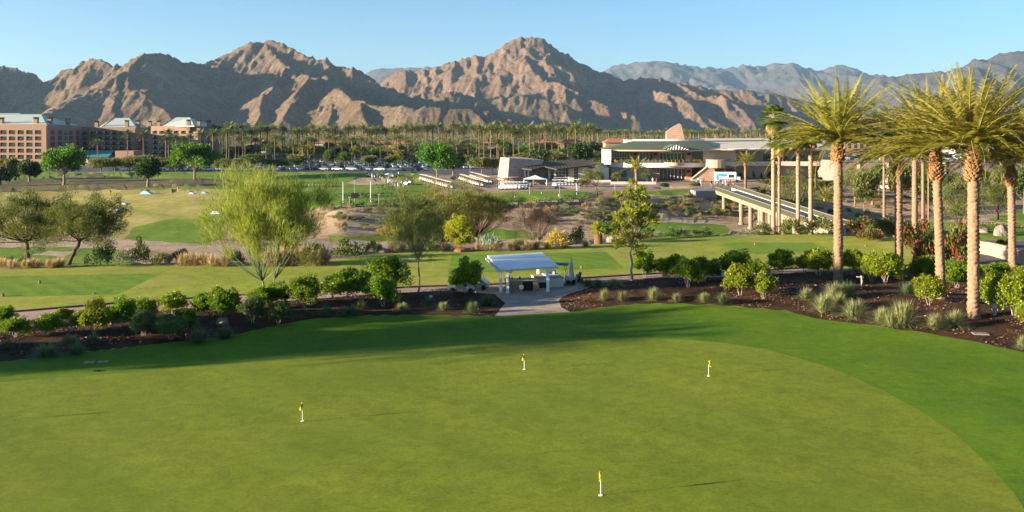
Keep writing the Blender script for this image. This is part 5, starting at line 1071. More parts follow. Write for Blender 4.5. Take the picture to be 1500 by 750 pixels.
# positions along the receding wall from their columns
def along(P, Q, px):
    lo, hi = 0.0, 1.0
    for _ in range(30):
        m = (lo+hi)/2; x = P[0]+(Q[0]-P[0])*m; y = P[1]+(Q[1]-P[1])*m
        if x/y*F+CX < px: lo = m
        else: hi = m
    return m
us2 = [along(Bc, Cc, q)*L2 for q in (77, 88, 104, 114)]
wallface(h1, Bc, Cc, -0.5, zpy(184.5, 450), zr, 2.3, us2, 9.5, B['hotel2'], 'red_panel', 'redpanel', 1.0)
sw = MB(); uu = (Vector(Cc)-Vector(Bc)).normalized()
for z in zr:
    for k in (-1, 1):
        for zz in (-0.6, 0.6):
            q = Vector(Bc)+uu*(along(Bc, Cc, 96)*L2+k*2.2); sw.box(q.x+0.0, q.x+0.06, q.y-1.2, q.y+1.2, z+zz-0.4, z+zz+0.4)
sw.build('stair_window', B['wing'], h1)
mb = MB(); mb.prism([A, Bc, Cc, Dd], zpy(184.5, 450), zpy(184.5, 450)+0.9); mb.build('cornice', B['hotel'], h1)
mb = MB(); mb.prism([(A[0]+2, A[1]+2), (Bc[0]-2, Bc[1]+2), (Cc[0]-2, Cc[1]-1), (Dd[0], Dd[1]-1)], -0.5, zpy(184.5, 450)-0.1); mb.build('inner_wall', B['hotel2'], h1)
zc = zpy(184.5, 450)+0.9
hip(h1, [(A[0], A[1]+1), (Bc[0]-1, Bc[1]+1), (Cc[0]-1, Cc[1]-2), (Dd[0], Dd[1]-2)], zc, zpy(167.5, 480), (-350, 480), (X(60, 480), 480), B['hroof'], B['teal'])
mb = MB(); mb.add([(-345, 456, zc+1), (X(6, 470), 462, zc+1.6), (X(31, 484), 484, zpy(166, 484)), (-345, 484, zpy(166, 484))], [(0, 1, 2, 3)]); mb.add([(X(31, 484), 484, zpy(166, 484)), (X(34, 484), 484.5, zpy(168, 484)), (-345, 500, zc+4), (-345, 484, zpy(166, 484))], [(0, 1, 2, 3)]); mb.build('upper_roof', B['hroof'], h1)
chimneys(h1, [(2, 172, 185, 454), (53, 171.5, 184, 454), (73.5, 171.5, 184, 464), (99.5, 173, 186, 500), (-30, 172, 185, 454)])
# far hotel wings
h2 = empty('hotel', (0, 0, 0), 'left wing of the far hotel, behind the teal canopy', 'building'); dA = 530
P1, P2, P3 = (X(118, dA), dA), (X(199, dA), dA), (X(221, 600), 600)
zr = [zpy(q, dA) for q in (194.9, 202.5, 210, 217.5, 225)]; L_ = math.dist(P1, P2)
wallface(h2, P1, P2, -0.5, zpy(188, dA), zr, 1.9, [along(P1, P2, q)*L_ for q in (124.5, 135, 145.6, 156.2, 167, 177.6, 188.5)], 3.4, B['hotel'])
L_ = math.dist(P2, P3); wallface(h2, P2, P3, -0.5, zpy(188, dA), zr, 2.1, [along(P2, P3, q)*L_ for q in (206, 214)], 16, B['hotel2'], 'red_panel', 'redpanel', 1.0)
mb = MB(); mb.prism([P1, P2, P3, (P1[0]-10, 600)], zpy(188, dA), zpy(188, dA)+0.8); mb.build('cornice', B['hotel'], h2)
z = zpy(188, dA)+0.8; hip(h2, [(X(146, dA), dA+2), (P2[0]-1, dA+2), (P3[0]-1, 598), (X(146, 600), 598)], z, zpy(173, 560), (X(167, 560), 560), (X(189, 560), 560), B['hroof'], B['teal'])
chimneys(h2, [(142, 177, 188, 534), (186, 176, 187, 533), (202.5, 176, 187, 545), (220, 177, 188, 590)])
h3 = empty('hotel', (0, 0, 0), 'right wing of the far hotel, ending behind the bright green tree', 'building')
P1, P2, P3 = (X(221, 518), 518), (X(291, 512), 512), (X(321, 590), 590); L_ = math.dist(P1, P2)
zr = [zpy(q, 515) for q in (194, 201.3, 209, 216.5, 224)]
wallface(h3, P1, P2, -0.5, zpy(186.7, 515), zr, 1.9, [along(P1, P2, q)*L_ for q in (227, 237, 247.5, 258.5, 269, 280)], 3.3, B['hotel'])
L_ = math.dist(P2, P3); wallface(h3, P2, P3, -0.5, zpy(186.7, 515), zr, 2.1, [along(P2, P3, q)*L_ for q in (297, 305, 314)], 9, B['hotel2'], 'red_panel', 'redpanel', 1.0)
mb = MB(); mb.prism([P1, P2, P3, (P1[0]-5, 600)], zpy(186.7, 515), zpy(186.7, 515)+0.8); mb.build('cornice', B['hotel'], h3)
z = zpy(186.7, 515)+0.8; hip(h3, [(X(236, 520), 520), (P2[0]-1, 508), (P3[0]-1, 588), (X(240, 600), 600)], z, zpy(172, 540), (X(256, 540), 540), (X(278, 540), 540), B['hroof'], B['teal'])
chimneys(h3, [(233, 176.5, 188, 536), (276.5, 175, 187, 512), (291.5, 175, 187, 512), (306, 176, 187, 540)])
cn_ = empty('entrance_canopy', (0, 0, 0), 'flat teal roofed entrance building below the far hotel wing', 'building')
mb = MB(); mb.add([(X(123, 450), 450, zpy(230.5, 450)), (X(158, 450), 450, zpy(230.5, 450)), (X(168, 465), 465, zpy(220.5, 465)), (X(118, 465), 465, zpy(220.5, 465))], [(0, 1, 2, 3)]); mb.build('roof', B['teal'], cn_)
mb = MB(); mb.box(X(120, 451), X(190, 451), 451, 466, -0.5, zpy(231, 451)); mb.build('wall', B['hotel2'], cn_); mb = MB(); mb.box(X(168, 451), X(195, 451), 451.5, 465.5, -0.5, zpy(221, 451)); mb.build('wall', B['hotel2'], cn_)
def tent(px0, px1, top, eave, by, d, label, posts=True, peak=None):
    t = empty('white_tent', (X((px0+px1)/2, d), d, 0), label, 'tent'); w = (px1-px0)/F*d/2; ze, zt = zpy(eave, d), zpy(top, d); gz = float(H(t.location.x, d))
    mb = MB(); V = [(-w, -w, ze), (w, -w, ze), (w, w, ze), (-w, w, ze), (0, 0, zt)]
    m1 = [((V[i][0]+V[4][0])*0.5, (V[i][1]+V[4][1])*0.5, ze+(zt-ze)*0.36) for i in range(4)]
    mb.add(V+m1, [(0, 1, 6, 5), (1, 2, 7, 6), (2, 3, 8, 7), (3, 0, 5, 8), (5, 6, 4), (6, 7, 4), (7, 8, 4), (8, 5, 4)]); mb.build('canopy', B['white'], t)
    for a, b in ((-w, -w), (w, -w), (w, w), (-w, w)): m = MB(); m.cyl((a*0.96, b*0.96, gz-0.1), 0.08, ze-gz+0.1, 8); m.build('pole', B['whitem'], t)
tent(133, 149, 232, 238.5, 250, 400, 'white peaked tent left of the round olive trees'); tent(122, 133, 233, 238, 246, 420, 'smaller white peaked tent beside the nearest hotel corner')
# low villas with tiled roofs behind the palms
for i, (px, top, w, d, mk) in enumerate(((470, 206, 60, 700, 'cream'), (385, 208, 50, 690, 'white'), (800, 207, 52, 620, 'hotel2'), (838, 204, 30, 560, 'hotel'), (905, 203, 36, 480, 'hotel'), (720, 208, 60, 640, 'cream'), (570, 207, 70, 720, 'hotel2'))):
    v = empty('villa', (X(px, d), d, 0), 'low villa with a terracotta roof among the background palms, %s from the left' % ordinal(1+[385, 470, 570, 720, 800, 838, 905].index(px)), 'building', 'villas among the background palms'); hw = w/F*d/2; zt = zpy(top, d)
    mb = MB(); mb.box(-hw, hw, 0, 14, -0.3, zt-2.2); mb.build('wall', B[mk], v)
    hp = MB(); V = [(-hw-1, -1, zt-2.2), (hw+1, -1, zt-2.2), (hw+1, 15, zt-2.2), (-hw-1, 15, zt-2.2), (-hw*0.6, 7, zt), (hw*0.6, 7, zt)]; hp.add(V, [(0, 1, 5, 4), (1, 2, 5), (2, 3, 4, 5), (3, 0, 4)]); hp.build('roof', B['tile'], v)
    wm = MB(); wm.box(-0.8, 0.8, -0.06, 0, -0.8, 0.8); me = wm.mesh('window', B['wing'])
    for k in range(max(2, int(hw/3))): o = link('window', me, v); o.location = (-hw+2.5+k*(2*hw-5)/max(1, int(hw/3)-1), 0, zt-4.5)

# ------------------------------------------------------------------ golf shop with battered stone walls
gs = empty('golf_shop', (0, 0, 0), 'low golf shop with slanted rose stone walls and a dark swooping roof', 'building')
def taper(mb, foot, top, z0, z1, mi=0):
    n = len(foot); V = [(p[0], p[1], z0) for p in foot]+[(p[0], p[1], z1 if not isinstance(z1, list) else z1[i]) for i, p in enumerate(top)]
    mb.add(V, [tuple(range(n-1, -1, -1)), tuple(range(n, 2*n))]+[(i, (i+1) % n, n+(i+1) % n, n+i) for i in range(n)], mi)
mb = MB(); taper(mb, [(X(728, 262), 264), (X(743, 258), 256), (X(782, 262), 264), (X(760, 280), 282)], [(X(733, 266), 266), (X(746, 262), 262), (X(797, 270), 270), (X(760, 282), 284)], -0.2, [7.2, 7.0, 6.2, 6.9]); mb.build('stone_wall', B['stone'], gs)
mb = MB(); mb.cyl((X(747, 257), 257, -0.2), 2.6, 1.9, 20); mb.build('curved_base', B['stone'], gs)
mb = MB(); pbox(mb, 779, 803, 247.5, 268, 266, 280); mb.build('rose_wall', B['stone'], gs)
mb = MB(); pbox(mb, 788, 796, 251, 256.5, 265.9, 266); mb.build('window', B['tealglass'], gs)
mb = MB(); pbox(mb, 803, 855, 246, 268, 264.6, 285); mb.build('glass_wall', B['tealglass'], gs)
for a, b in ((803, 806), (811.5, 814.5), (833, 841), (847, 862)):
    mb = MB(); pbox(mb, a, b, 245, 269, 263.6, 265); mb.build('column', B['cream'], gs)
mb = MB()
for y in (250.5, 255.5, 260.5): pbox(mb, 806, 847, y, y+0.5, 264.4, 264.6)
for x in (818, 823, 828, 843.5): pbox(mb, x, x+0.4, 246, 268, 264.35, 264.55)
mb.build('mullion', B['white'], gs)
mb = MB(); pbox(mb, 862, 892, 246, 268, 266, 282); mb.build('side_wall', B['cream'], gs)
mb = MB(); V = [(X(797, 262), 262, zpy(243.5, 262)), (X(816, 258), 258, zpy(247.5, 258)), (X(860, 262), 262, zpy(242.5, 262)), (X(886, 275), 275, zpy(238.5, 275)), (X(842, 290), 290, zpy(233.5, 290)), (X(797, 284), 284, zpy(236, 284))]
mb.add(V+[(v[0], v[1], v[2]-0.35) for v in V], [(0, 1, 2, 3, 4, 5), (11, 10, 9, 8, 7, 6)]+[(i, 6+i, 6+(i+1) % 6, (i+1) % 6) for i in range(6)]); mb.build('roof', B['dkroof'], gs)
mb = MB(); V = [(X(764, 260), 260, zpy(246, 260)), (X(779, 257), 257, zpy(248, 257)), (X(798, 262), 262, zpy(244, 262)), (X(797, 276), 276, zpy(237, 276))]
mb.add(V+[(v[0], v[1], v[2]-0.35) for v in V], [(0, 1, 2, 3), (7, 6, 5, 4)]+[(i, 4+i, 4+(i+1) % 4, (i+1) % 4) for i in range(4)]); mb.build('porch_roof', B['dkroof'], gs)
mb = MB()
for px in (769, 774): mb.box(X(px, 262)-0.25, X(px, 262)+0.25, 262, 262.5, -0.1, 4.2)
mb.build('porch_post', B['white'], gs)
tent(767, 801, 256.5, 262, 274, 243, 'white canopy over the starter desk in front of the golf shop')
d_ = empty('starter_desk', at(790, 244), 'tan stone counter under the white canopy', 'counter'); mb = MB(); mb.box(-1.7, 1.7, -0.5, 0.5, -0.1, 1.0); mb.build('base', B['tanstone'], d_); mb = MB(); mb.box(-1.85, 1.85, -0.6, 0.6, 1.0, 1.1); mb.build('top', B['cream'], d_)

# ------------------------------------------------------------------ clubhouse
ch = empty('clubhouse', (0, 0, 0), 'two-storey clubhouse with a curved terrace, green roof and a stone fin', 'building')
D0 = 276.0
def cb(name, mat, *boxes):
    m = MB()
    for b in boxes: pbox(m, *b)
    return m.build(name, B[mat] if isinstance(mat, str) else mat, ch)
# lower floor and upper floor walls (solid parts between the openings)
cb('wall', 'cream', (895, 911, 244, 264, D0, D0+0.6), (918, 966, 244, 264, D0, D0+0.6), (911, 918, 244, 249.5, D0, D0+0.6), (911, 918, 259.5, 264, D0, D0+0.6), (1030, 1078, 219, 236, D0+2, D0+2.6)); cb('wing_wall', 'cream', (1078, 1205, 219, 262, D0+8, D0+8.6))
cb('stone_pier', 'stone', (926, 935.5, 219, 238, D0-0.1, D0+1.2), (955.5, 965.5, 219, 238, D0-0.1, D0+1.2), (1004, 1013.5, 219, 264, D0-0.1, D0+1.2), (955, 966, 244, 263, D0-0.4, D0+0.6), (1060, 1078, 244, 263, D0+4, D0+6))
cb('back_wall', 'stone', (890, 1070, 219, 263, D0+6, D0+7))
cb('upper_glass', 'tealglass', (896, 926, 221, 235, D0+1.0, D0+1.1), (965.5, 1004, 221.5, 233.5, D0+0.6, D0+0.7), (935.5, 955.5, 221, 237, D0+1.0, D0+1.1), (1014, 1029, 220, 237, D0+2.4, D0+2.5), (1118, 1130, 226, 237, D0+7.9, D0+7.99), (1172, 1178, 226, 237, D0+7.9, D0+7.99))
cb('lower_glass', 'wing', (966, 1004, 246, 262.7, D0+0.6, D0+0.7), (1014, 1030, 246, 262, D0+2.4, D0+2.5), (1064, 1076, 247, 258, D0+3.9, D0+3.99)); cb('window', 'tealglass', (911, 918, 249.5, 259.5, D0+0.3, D0+0.4))
mb = MB()
for i in range(8): pbox(mb, 966+i*5.35, 966.7+i*5.35, 247, 262.7, D0+0.45, D0+0.6)
pbox(mb, 966, 1004, 246.2, 247.6, D0+0.44, D0+0.6)
mb.build('door_frame', B['whitem'], ch)
mb = MB()
for i in range(8): pbox(mb, 965.5+i*5.35, 966.3+i*5.35, 224, 233.5, D0+0.45, D0+0.6)
pbox(mb, 965.5, 1004, 223, 224.4, D0+0.44, D0+0.6)
for i in range(5): pbox(mb, 936+i*4.7, 937.1+i*4.7, 224, 237, D0+0.85, D0+1.0)
pbox(mb, 936, 955.5, 223.4, 224.6, D0+0.84, D0+1.0)
for i in range(9): pbox(mb, 896+i*3.7, 896.4+i*3.7, 221, 235, D0+0.85, D0+1.0)
pbox(mb, 896, 926, 224.5, 225, D0+0.84, D0+1.0); pbox(mb, 896, 926, 230.5, 231, D0+0.84, D0+1.0)
mb.build('window_frame', B['whitem'], ch)
cb('sign_box', 'black', (928.5, 933, 224.5, 227, D0-0.3, D0-0.1), (957.5, 962.5, 224.5, 227, D0-0.3, D0-0.1), (1006.5, 1011.5, 224.5, 227.2, D0-0.3, D0-0.1), (1006.5, 1011.5, 249.5, 252, D0-0.3, D0-0.1))
cb('white_end_wall', 'white', (886, 895, 219, 241, D0-5, D0+4))
def arcband(name, mat, px0, px1, bulge, y0, y1, thick=0.5, dd=D0, n=28):
    xa, xb = X(px0, dd), X(px1, dd); mb = MB()
    pts = []
    for i in range(n+1):
        t = i/n; pts.append((xa+(xb-xa)*t, dd-bulge*math.sin(t*math.pi)**0.7-0.01))
    za, zb = zpy(y1, dd-bulge*0.7), zpy(y0, dd-bulge*0.7)
    for (ax, ay), (bx, by) in zip(pts[:-1], pts[1:]):
        mb.add([(ax, ay, za), (bx, by, za), (bx, by+thick, za), (ax, ay+thick, za), (ax, ay, zb), (bx, by, zb), (bx, by+thick, zb), (ax, ay+thick, zb)], [(0, 3, 2, 1), (4, 5, 6, 7), (0, 1, 5, 4), (2, 3, 7, 6)])
    mb.build(name, B[mat], ch); return pts
pts = arcband('terrace_parapet', 'white', 889, 1045, 7.0, 238.5, 245.0)
mb = MB(); mb.add([(p[0], p[1]+0.2, zpy(244, D0-5)) for p in pts]+[(pts[-1][0], D0+3, zpy(244, D0-5)), (pts[0][0], D0+3, zpy(244, D0-5))], [tuple(range(len(pts)+2))]); mb.add([(p[0], p[1]+0.2, zpy(244.8, D0-5)) for p in pts]+[(pts[-1][0], D0+3, zpy(244.8, D0-5)), (pts[0][0], D0+3, zpy(244.8, D0-5))], [tuple(range(len(pts)+1, -1, -1))]); mb.build('terrace_floor', B['cream'], ch)
for i, p in enumerate(pts):
    mb = MB(); mb.box(p[0]-0.05, p[0]+0.05, p[1]+0.1, p[1]+0.2, zpy(238.5, D0-5), zpy(233.8, D0-5), 0); mb.build('railing_post', B['bronze'], ch)
arcband('railing', 'olive', 890, 1044, 6.9, 234.2, 234.7, 0.12); arcband('railing_panel', 'olive', 889.6, 1044.5, 6.85, 235.6, 238.6, 0.06)
arcband('entrance_band', 'bronze', 973, 1003, 2.0, 238.0, 243.0, 0.4, D0-7.2)
# green roof: curved eave, ridge behind
n = 24; eave = []; rid = []
for i in range(n+1):
    t = i/n; eave.append((X(884, D0-4)+(X(1062, D0-4)-X(884, D0-4))*t, D0-2-5.5*math.sin(t*math.pi)**0.8)); rid.append((X(926, 296)+(X(1030, 296)-X(926, 296))*t, 294-3*math.sin(t*math.pi)))
mb = MB(); ze, zt = zpy(219.6, D0-6), zpy(206.3, 292)
V = [(p[0], p[1], ze) for p in eave]+[(p[0], p[1], zt) for p in rid]+[(p[0], p[1], ze-0.4) for p in eave]+[(p[0], p[1]+3, ze-0.4) for p in eave]; k = n+1
mb.add(V, [(i, i+1, k+i+1, k+i) for i in range(n)]); mb.add(V, [(2*k+i, 2*k+i+1, i+1, i) for i in range(n)]+[(3*k+i, 3*k+i+1, 2*k+i+1, 2*k+i) for i in range(n)], 1)
mb.add([(eave[0][0], eave[0][1], ze), (rid[0][0], rid[0][1], zt), (eave[0][0]+2, 305, ze)], [(0, 1, 2), ]); mb.add([(eave[-1][0], eave[-1][1], ze), (eave[-1][0]-2, 305, ze), (rid[-1][0], rid[-1][1], zt)], [(0, 1, 2)])
mb.build('roof', [B['seam'], B['bronze']], ch)
mb = MB()
for i in range(n): a, b = rid[i], rid[i+1]; mb.add([(a[0], a[1]-0.2, zt-0.3), (b[0], b[1]-0.2, zt-0.3), (b[0], b[1]+0.4, zt-0.3), (a[0], a[1]+0.4, zt-0.3), (a[0], a[1]-0.2, zt+0.5), (b[0], b[1]-0.2, zt+0.5), (b[0], b[1]+0.4, zt+0.5), (a[0], a[1]+0.4, zt+0.5)], [(0, 1, 5, 4), (4, 5, 6, 7), (2, 3, 7, 6)])
mb.build('roof_parapet', B['white'], ch)
mb = MB(); mb.prism([(rid[0][0], rid[0][1]+0.3), (rid[-1][0], rid[-1][1]+0.3), (rid[-1][0], 320), (rid[0][0], 320)], -0.2, zt+0.2); mb.build('upper_block', B['cream'], ch)
# striped gable over the centre
mb = MB(); dg = D0-9.0; xa, xb, xm = X(972, dg), X(1008, dg), X(989, dg); z0, z1 = zpy(219.3, dg), zpy(212, dg)
mb.add([(xa, dg, z0), (xb, dg, z0), (xm, dg+1.5, z1), (xm, dg+9, z1), (xa, dg+6, z0), (xb, dg+6, z0)], [(0, 2, 3, 4), (1, 5, 3, 2)], 0)
for i in range(9):
    t0, t1 = i/9+0.02, i/9+0.075; 
    x0, x1 = xa+(xb-xa)*t0, xa+(xb-xa)*t1; h0 = min((x0-xa)/(xm-xa), (xb-x0)/(xb-xm)); h1 = min((x1-xa)/(xm-xa), (xb-x1)/(xb-xm))
    mb.add([(x0, dg-0.1, z0), (x1, dg-0.1, z0), (x1+0.5, dg-0.1+1.4*h1, z0+(z1-z0)*max(h1, 0)), (x0+0.5, dg-0.1+1.4*h0, z0+(z1-z0)*max(h0, 0))], [(0, 1, 2, 3)], 1)
mb.add([(xa, dg+0.1, z0), (xb, dg+0.1, z0), (xm, dg+1.55, z1-0.03)], [(0, 1, 2)], 2)
mb.build('gable', [B['seam'], B['white'], B['black']], ch)
# stone fin on the roof
dfi = 300; P = [(976, 206), (976.3, 193), (985, 186.5), (995, 181), (998, 182.5), (1003, 206)]
V = [(X(a, dfi), dfi, zpy(b, dfi)) for a, b in P]; nP = len(V); mb = MB(); mb.add(V+[(v[0]+0.6, v[1]+5, v[2]) for v in V], [tuple(range(nP-1, -1, -1)), tuple(range(nP, 2*nP))]+[(i, (i+1) % nP, nP+(i+1) % nP, nP+i) for i in range(nP)]); mb.build('stone_fin', B['stone'], ch)
# outside stair
mb = MB(); ds = D0-9
mb.add([(X(1014, ds), ds, 0), (X(1047, ds), ds, 0), (X(1047, ds), ds, zpy(239, ds)), (X(1042, ds), ds, zpy(239.5, ds)), (X(1014, ds), ds, zpy(262.5, ds)),
        (X(1014, ds), ds+2.5, 0), (X(1047, ds), ds+2.5, 0), (X(1047, ds), ds+2.5, zpy(239, ds)), (X(1042, ds), ds+2.5, zpy(239.5, ds)), (X(1014, ds), ds+2.5, zpy(262.5, ds))], [(0, 1, 2, 3, 4), (9, 8, 7, 6, 5), (4, 3, 8, 9), (3, 2, 7, 8), (1, 6, 7, 2), (0, 4, 9, 5)]); mb.build('stair_wall', B['stone'], ch)
mb = MB(); mb.tube([(X(1014, ds), ds-0.1, zpy(261.5, ds)), (X(1043, ds), ds-0.1, zpy(238.6, ds))], 0.22, 6); mb.build('stair_coping', B['bronze'], ch)
mb = MB(); mb.prism([(X(1042, ds)+2.6*math.cos(a)*1.1+1.5, ds+1+2.4*math.sin(a)) for a in np.linspace(0, 6.0, 15)], zpy(246, ds), zpy(234, ds)); mb.build('stair_head', B['bronze'], ch)
# right wing: balcony band, pale roof, slanted end
mb = MB(); pbox(mb, 1045, 1195, 236.5, 243.0, D0+1, D0+8); mb.cyl((X(1195, D0+1), D0+4.5, zpy(243, D0+1)), 3.5, zpy(236.5, D0+1)-zpy(243, D0+1), 20); mb.build('balcony', B['cream'], ch)
mb = MB(); V = [(X(1026, D0-3), D0-3, zpy(218.5, D0-3)), (X(1215, D0-3), D0-3, zpy(219, D0-3)), (X(1245, 330), 330, zpy(201.5, 330)), (X(1028, 320), 320, zpy(202.7, 320))]; mb.add(V+[(v[0], v[1], v[2]-0.35) for v in V], [(0, 1, 2, 3), (7, 6, 5, 4), (4, 5, 1, 0), (5, 6, 2, 1)])
mb.build('pale_roof', B['paleroof'], ch)
mb = MB()
for i in range(5):
    xa, xb = X(1068+i*27, D0-5), X(1095+i*27, D0-5); mb.add([(xa, D0-5, zpy(219.6, D0-5)), (xb-0.3, D0-5, zpy(217.4, D0-5)), (xb, D0-2.5, zpy(217.2, D0-2.5)), (xa, D0-2.5, zpy(217.2, D0-2.5))], [(0, 1, 2, 3), (3, 2, 1, 0)])
mb.build('awning', B['white'], ch)
mb = MB(); de = D0+2; mb.add([(X(1200, de), de, 0), (X(1226, de), de, 0), (X(1208, de), de, zpy(218, de)), (X(1200, de), de, zpy(218, de)), (X(1200, de), de+18, 0), (X(1226, de), de+18, 0), (X(1208, de), de+18, zpy(218, de)), (X(1200, de), de+18, zpy(218, de))], [(0, 1, 2, 3), (1, 5, 6, 2), (3, 2, 6, 7), (4, 7, 6, 5)]); mb.build('slanted_end_wall', B['cream'], ch)
mb = MB()
for i in range(26): x = X(1046+i*5.9, D0+1.5); mb.box(x-0.04, x+0.04, D0+1.3, D0+1.4, zpy(236.6, D0+1), zpy(233.2, D0+1))
mb.box(X(1046, D0+1), X(1196, D0+1), D0+1.28, D0+1.42, zpy(233.2, D0+1), zpy(232.9, D0+1)); mb.build('balcony_railing', B['grey'], ch)
for i, (px, by, w, h) in enumerate(((1086, 236.5, 9, 9), (1096, 236.5, 8, 7), (1136, 236.5, 8, 8), (1151, 236.5, 10, 9), (1163, 236.5, 7, 7), (1104, 262, 6, 12), (1115, 262, 5, 9), (1085, 262, 8, 10), (1127, 263, 9, 11), (1093, 263, 6, 6), (1188, 262, 18, 9))):
    dd = D0+3.5 if by < 240 else D0+4; o = link('potted_plant', BV['midgreen' if i % 2 else 'darktree'][i % 2]); o.location = (X(px, dd), dd, zpy(by, dd) if by < 240 else 0.0); o.scale = (w/F*dd/1.9, w/F*dd/1.9, h/F*dd/1.25)
    tag(o, 'plant %s right clubhouse wing, %s from left' % (('on the balcony of', ordinal(1+[1086, 1096, 1136, 1151, 1163].index(px))) if by < 240 else ('against the ground floor of', ordinal(1+sorted([1104, 1115, 1085, 1127, 1093, 1188]).index(px)))), 'plant', 'plants at the right clubhouse wing')
for i in range(17):
    px = 902+i*8.2; dd = D0-5.5; o = link('potted_plant', BV['olive' if i % 3 else 'rustbush'][i % 2]); o.location = (X(px, dd), dd, zpy(239.4, dd)); o.scale = (0.9, 0.8, 1.1)
    tag(o, 'small planter bush on the curved terrace, %s from the left' % ordinal(i+1), 'plant', 'planter bushes on the curved terrace')
for i, (px0, px1, by, hh, lab) in enumerate(((983, 1014, 276, 4, 'low tan wall in front of the clubhouse doors'), (895, 962, 270, 3, 'low cream planter wall left of the clubhouse doors'), (812, 850, 276, 4, 'low tan wall beside the golf shop carts'), (845, 895, 267, 3, 'long cream wall between golf shop and clubhouse'))):
    q = G((px0+px1)/2, by); d = q.y; mb = MB(); mb.box(X(px0, d), X(px1, d), d, d+0.5, -0.2, hh/F*d); tag(mb.build('low_wall', B['tanstone' if i % 2 == 0 else 'cream']), lab, 'wall')

# ------------------------------------------------------------------ bridge
br = empty('bridge', (0, 0, 0), 'concrete footbridge with olive parapets crossing the wash to the clubhouse', 'bridge')
E0, E1 = Vector((47.6, 207)), Vector((45.2, 121)); F0, F1 = Vector((53.0, 213)), Vector((49.6, 123))
def bz(d): return 0.15+(d-121)/(207-121)*0.75
def strip(name, a0, a1, w0, w1, zl, zh, mat, wd=0.3, n=20):
    mb = MB()
    for i in range(n):
        p, q = a0.lerp(a1, i/n), a0.lerp(a1, (i+1)/n); zp, zq = bz(p.y), bz(q.y)
        mb.add([(p.x+w0, p.y, zp+zl), (q.x+w0, q.y, zq+zl), (q.x+w1, q.y, zq+zl), (p.x+w1, p.y, zp+zl), (p.x+w0, p.y, zp+zh), (q.x+w0, q.y, zq+zh), (q.x+w1, q.y, zq+zh), (p.x+w1, p.y, zp+zh)], [(0, 1, 2, 3), (7, 6, 5, 4), (4, 5, 1, 0), (6, 7, 3, 2)])
    mb.build(name, mat, br)
strip('deck', E0, E1, 0.3, 4.6, -0.35, -0.05, B['deck']); strip('edge_beam', E0, E1, -0.15, 0.3, -0.75, 0.05, B['conc']); strip('edge_beam', F0, F1, -0.3, 0.15, -0.75, 0.25, B['cream'])
strip('parapet', E0, E1, -0.02, 0.08, 0.06, 0.85, B['olive']); strip('parapet', F0, F1, -0.05, 0.05, 0.26, 0.95, B['olive']); strip('handrail', E0, E1, -0.08, 0.14, 0.85, 0.93, B['conc']); strip('handrail', F0, F1, -0.1, 0.1, 0.95, 1.03, B['conc'])
for dd in (200, 183, 175, 166, 156, 145, 134):
    t = (207-dd)/(207-121); p = E0.lerp(E1, t); z = bz(dd)
    for off in (0.4, 4.2):
        gz = float(H(p.x+off, dd)); mb = MB(); mb.cyl((p.x+off, dd, gz-0.3), 0.42, z-0.75-gz+0.3, 14); mb.cyl((p.x+off, dd, gz-0.3), 0.62, 0.7, 14); mb.build('pier', B['olive' if False else 'conc'], br)
ab = empty('bridge_abutment', (0, 0, 0), 'grey concrete abutment where the bridge meets the plaza', 'wall'); mb = MB(); mb.prism([(43.5, 210), (54, 214), (54, 218), (43.5, 216)], -4.6, 0.6); mb.build('wall', B['grey'], ab)

# ------------------------------------------------------------------ parking structure and buildings on the right
pk = empty('parking_structure', (0, 0, 0), 'brown two-level parking structure with cars on its top deck', 'building')
mb = MB(); dk_ = 260; mb.box(X(1232, dk_), X(1545, dk_), dk_, dk_+50, -0.3, zpy(236, dk_)); mb.build('wall', B['gar'], pk)
mb = MB(); mb.box(X(1230, dk_-0.4), X(1546, dk_-0.4), dk_-0.4, dk_, zpy(236, dk_)-0.2, zpy(233.5, dk_)); mb.build('parapet', B['gar'], pk)
mb = MB()
for i in range(7): x = X(1258+i*42, dk_-0.3); mb.box(x-0.4, x+0.4, dk_-0.3, dk_-0.002, 0, zpy(236.2, dk_))
mb.build('pilaster', B['cream'], pk)
for (x0, x1, t, bt, d, mk, lab) in ((1238, 1300, 202, 234, 340, 'hotel', 'tan striped building beyond the parking structure deck'), (1400, 1456, 208, 234, 345, 'white', 'white gabled building behind the nearest palm'), (1300, 1400, 214, 234, 350, 'cream', 'long cream building hidden behind the palm trunks')):
    b = empty('building', (0, 0, 0), lab, 'building'); mb = MB(); pbox(mb, x0, x1, t+4, 240, d, d+15); mb.build('wall', B[mk], b)
    mb = MB(); xa, xb, xm = X(x0-2, d-1), X(x1+2, d-1), X((x0+x1)/2, d-1); za, zb_ = zpy(t+4, d), zpy(t, d); mb.add([(xa, d-1, za), (xb, d-1, za), (xm, d-1, zb_), (xa, d+16, za), (xb, d+16, za), (xm, d+16, zb_)], [(0, 1, 2), (5, 4, 3), (0, 2, 5, 3), (2, 1, 4, 5)]); mb.build('roof', B['paleroof' if mk != 'hotel' else 'tile'], b)
    for k in range(int((x1-x0)/9)):
        mb = MB(); pbox(mb, x0+4+k*9, x0+8+k*9, t+8, t+15, d-0.08, d); mb.build('window', B['wing'], b)
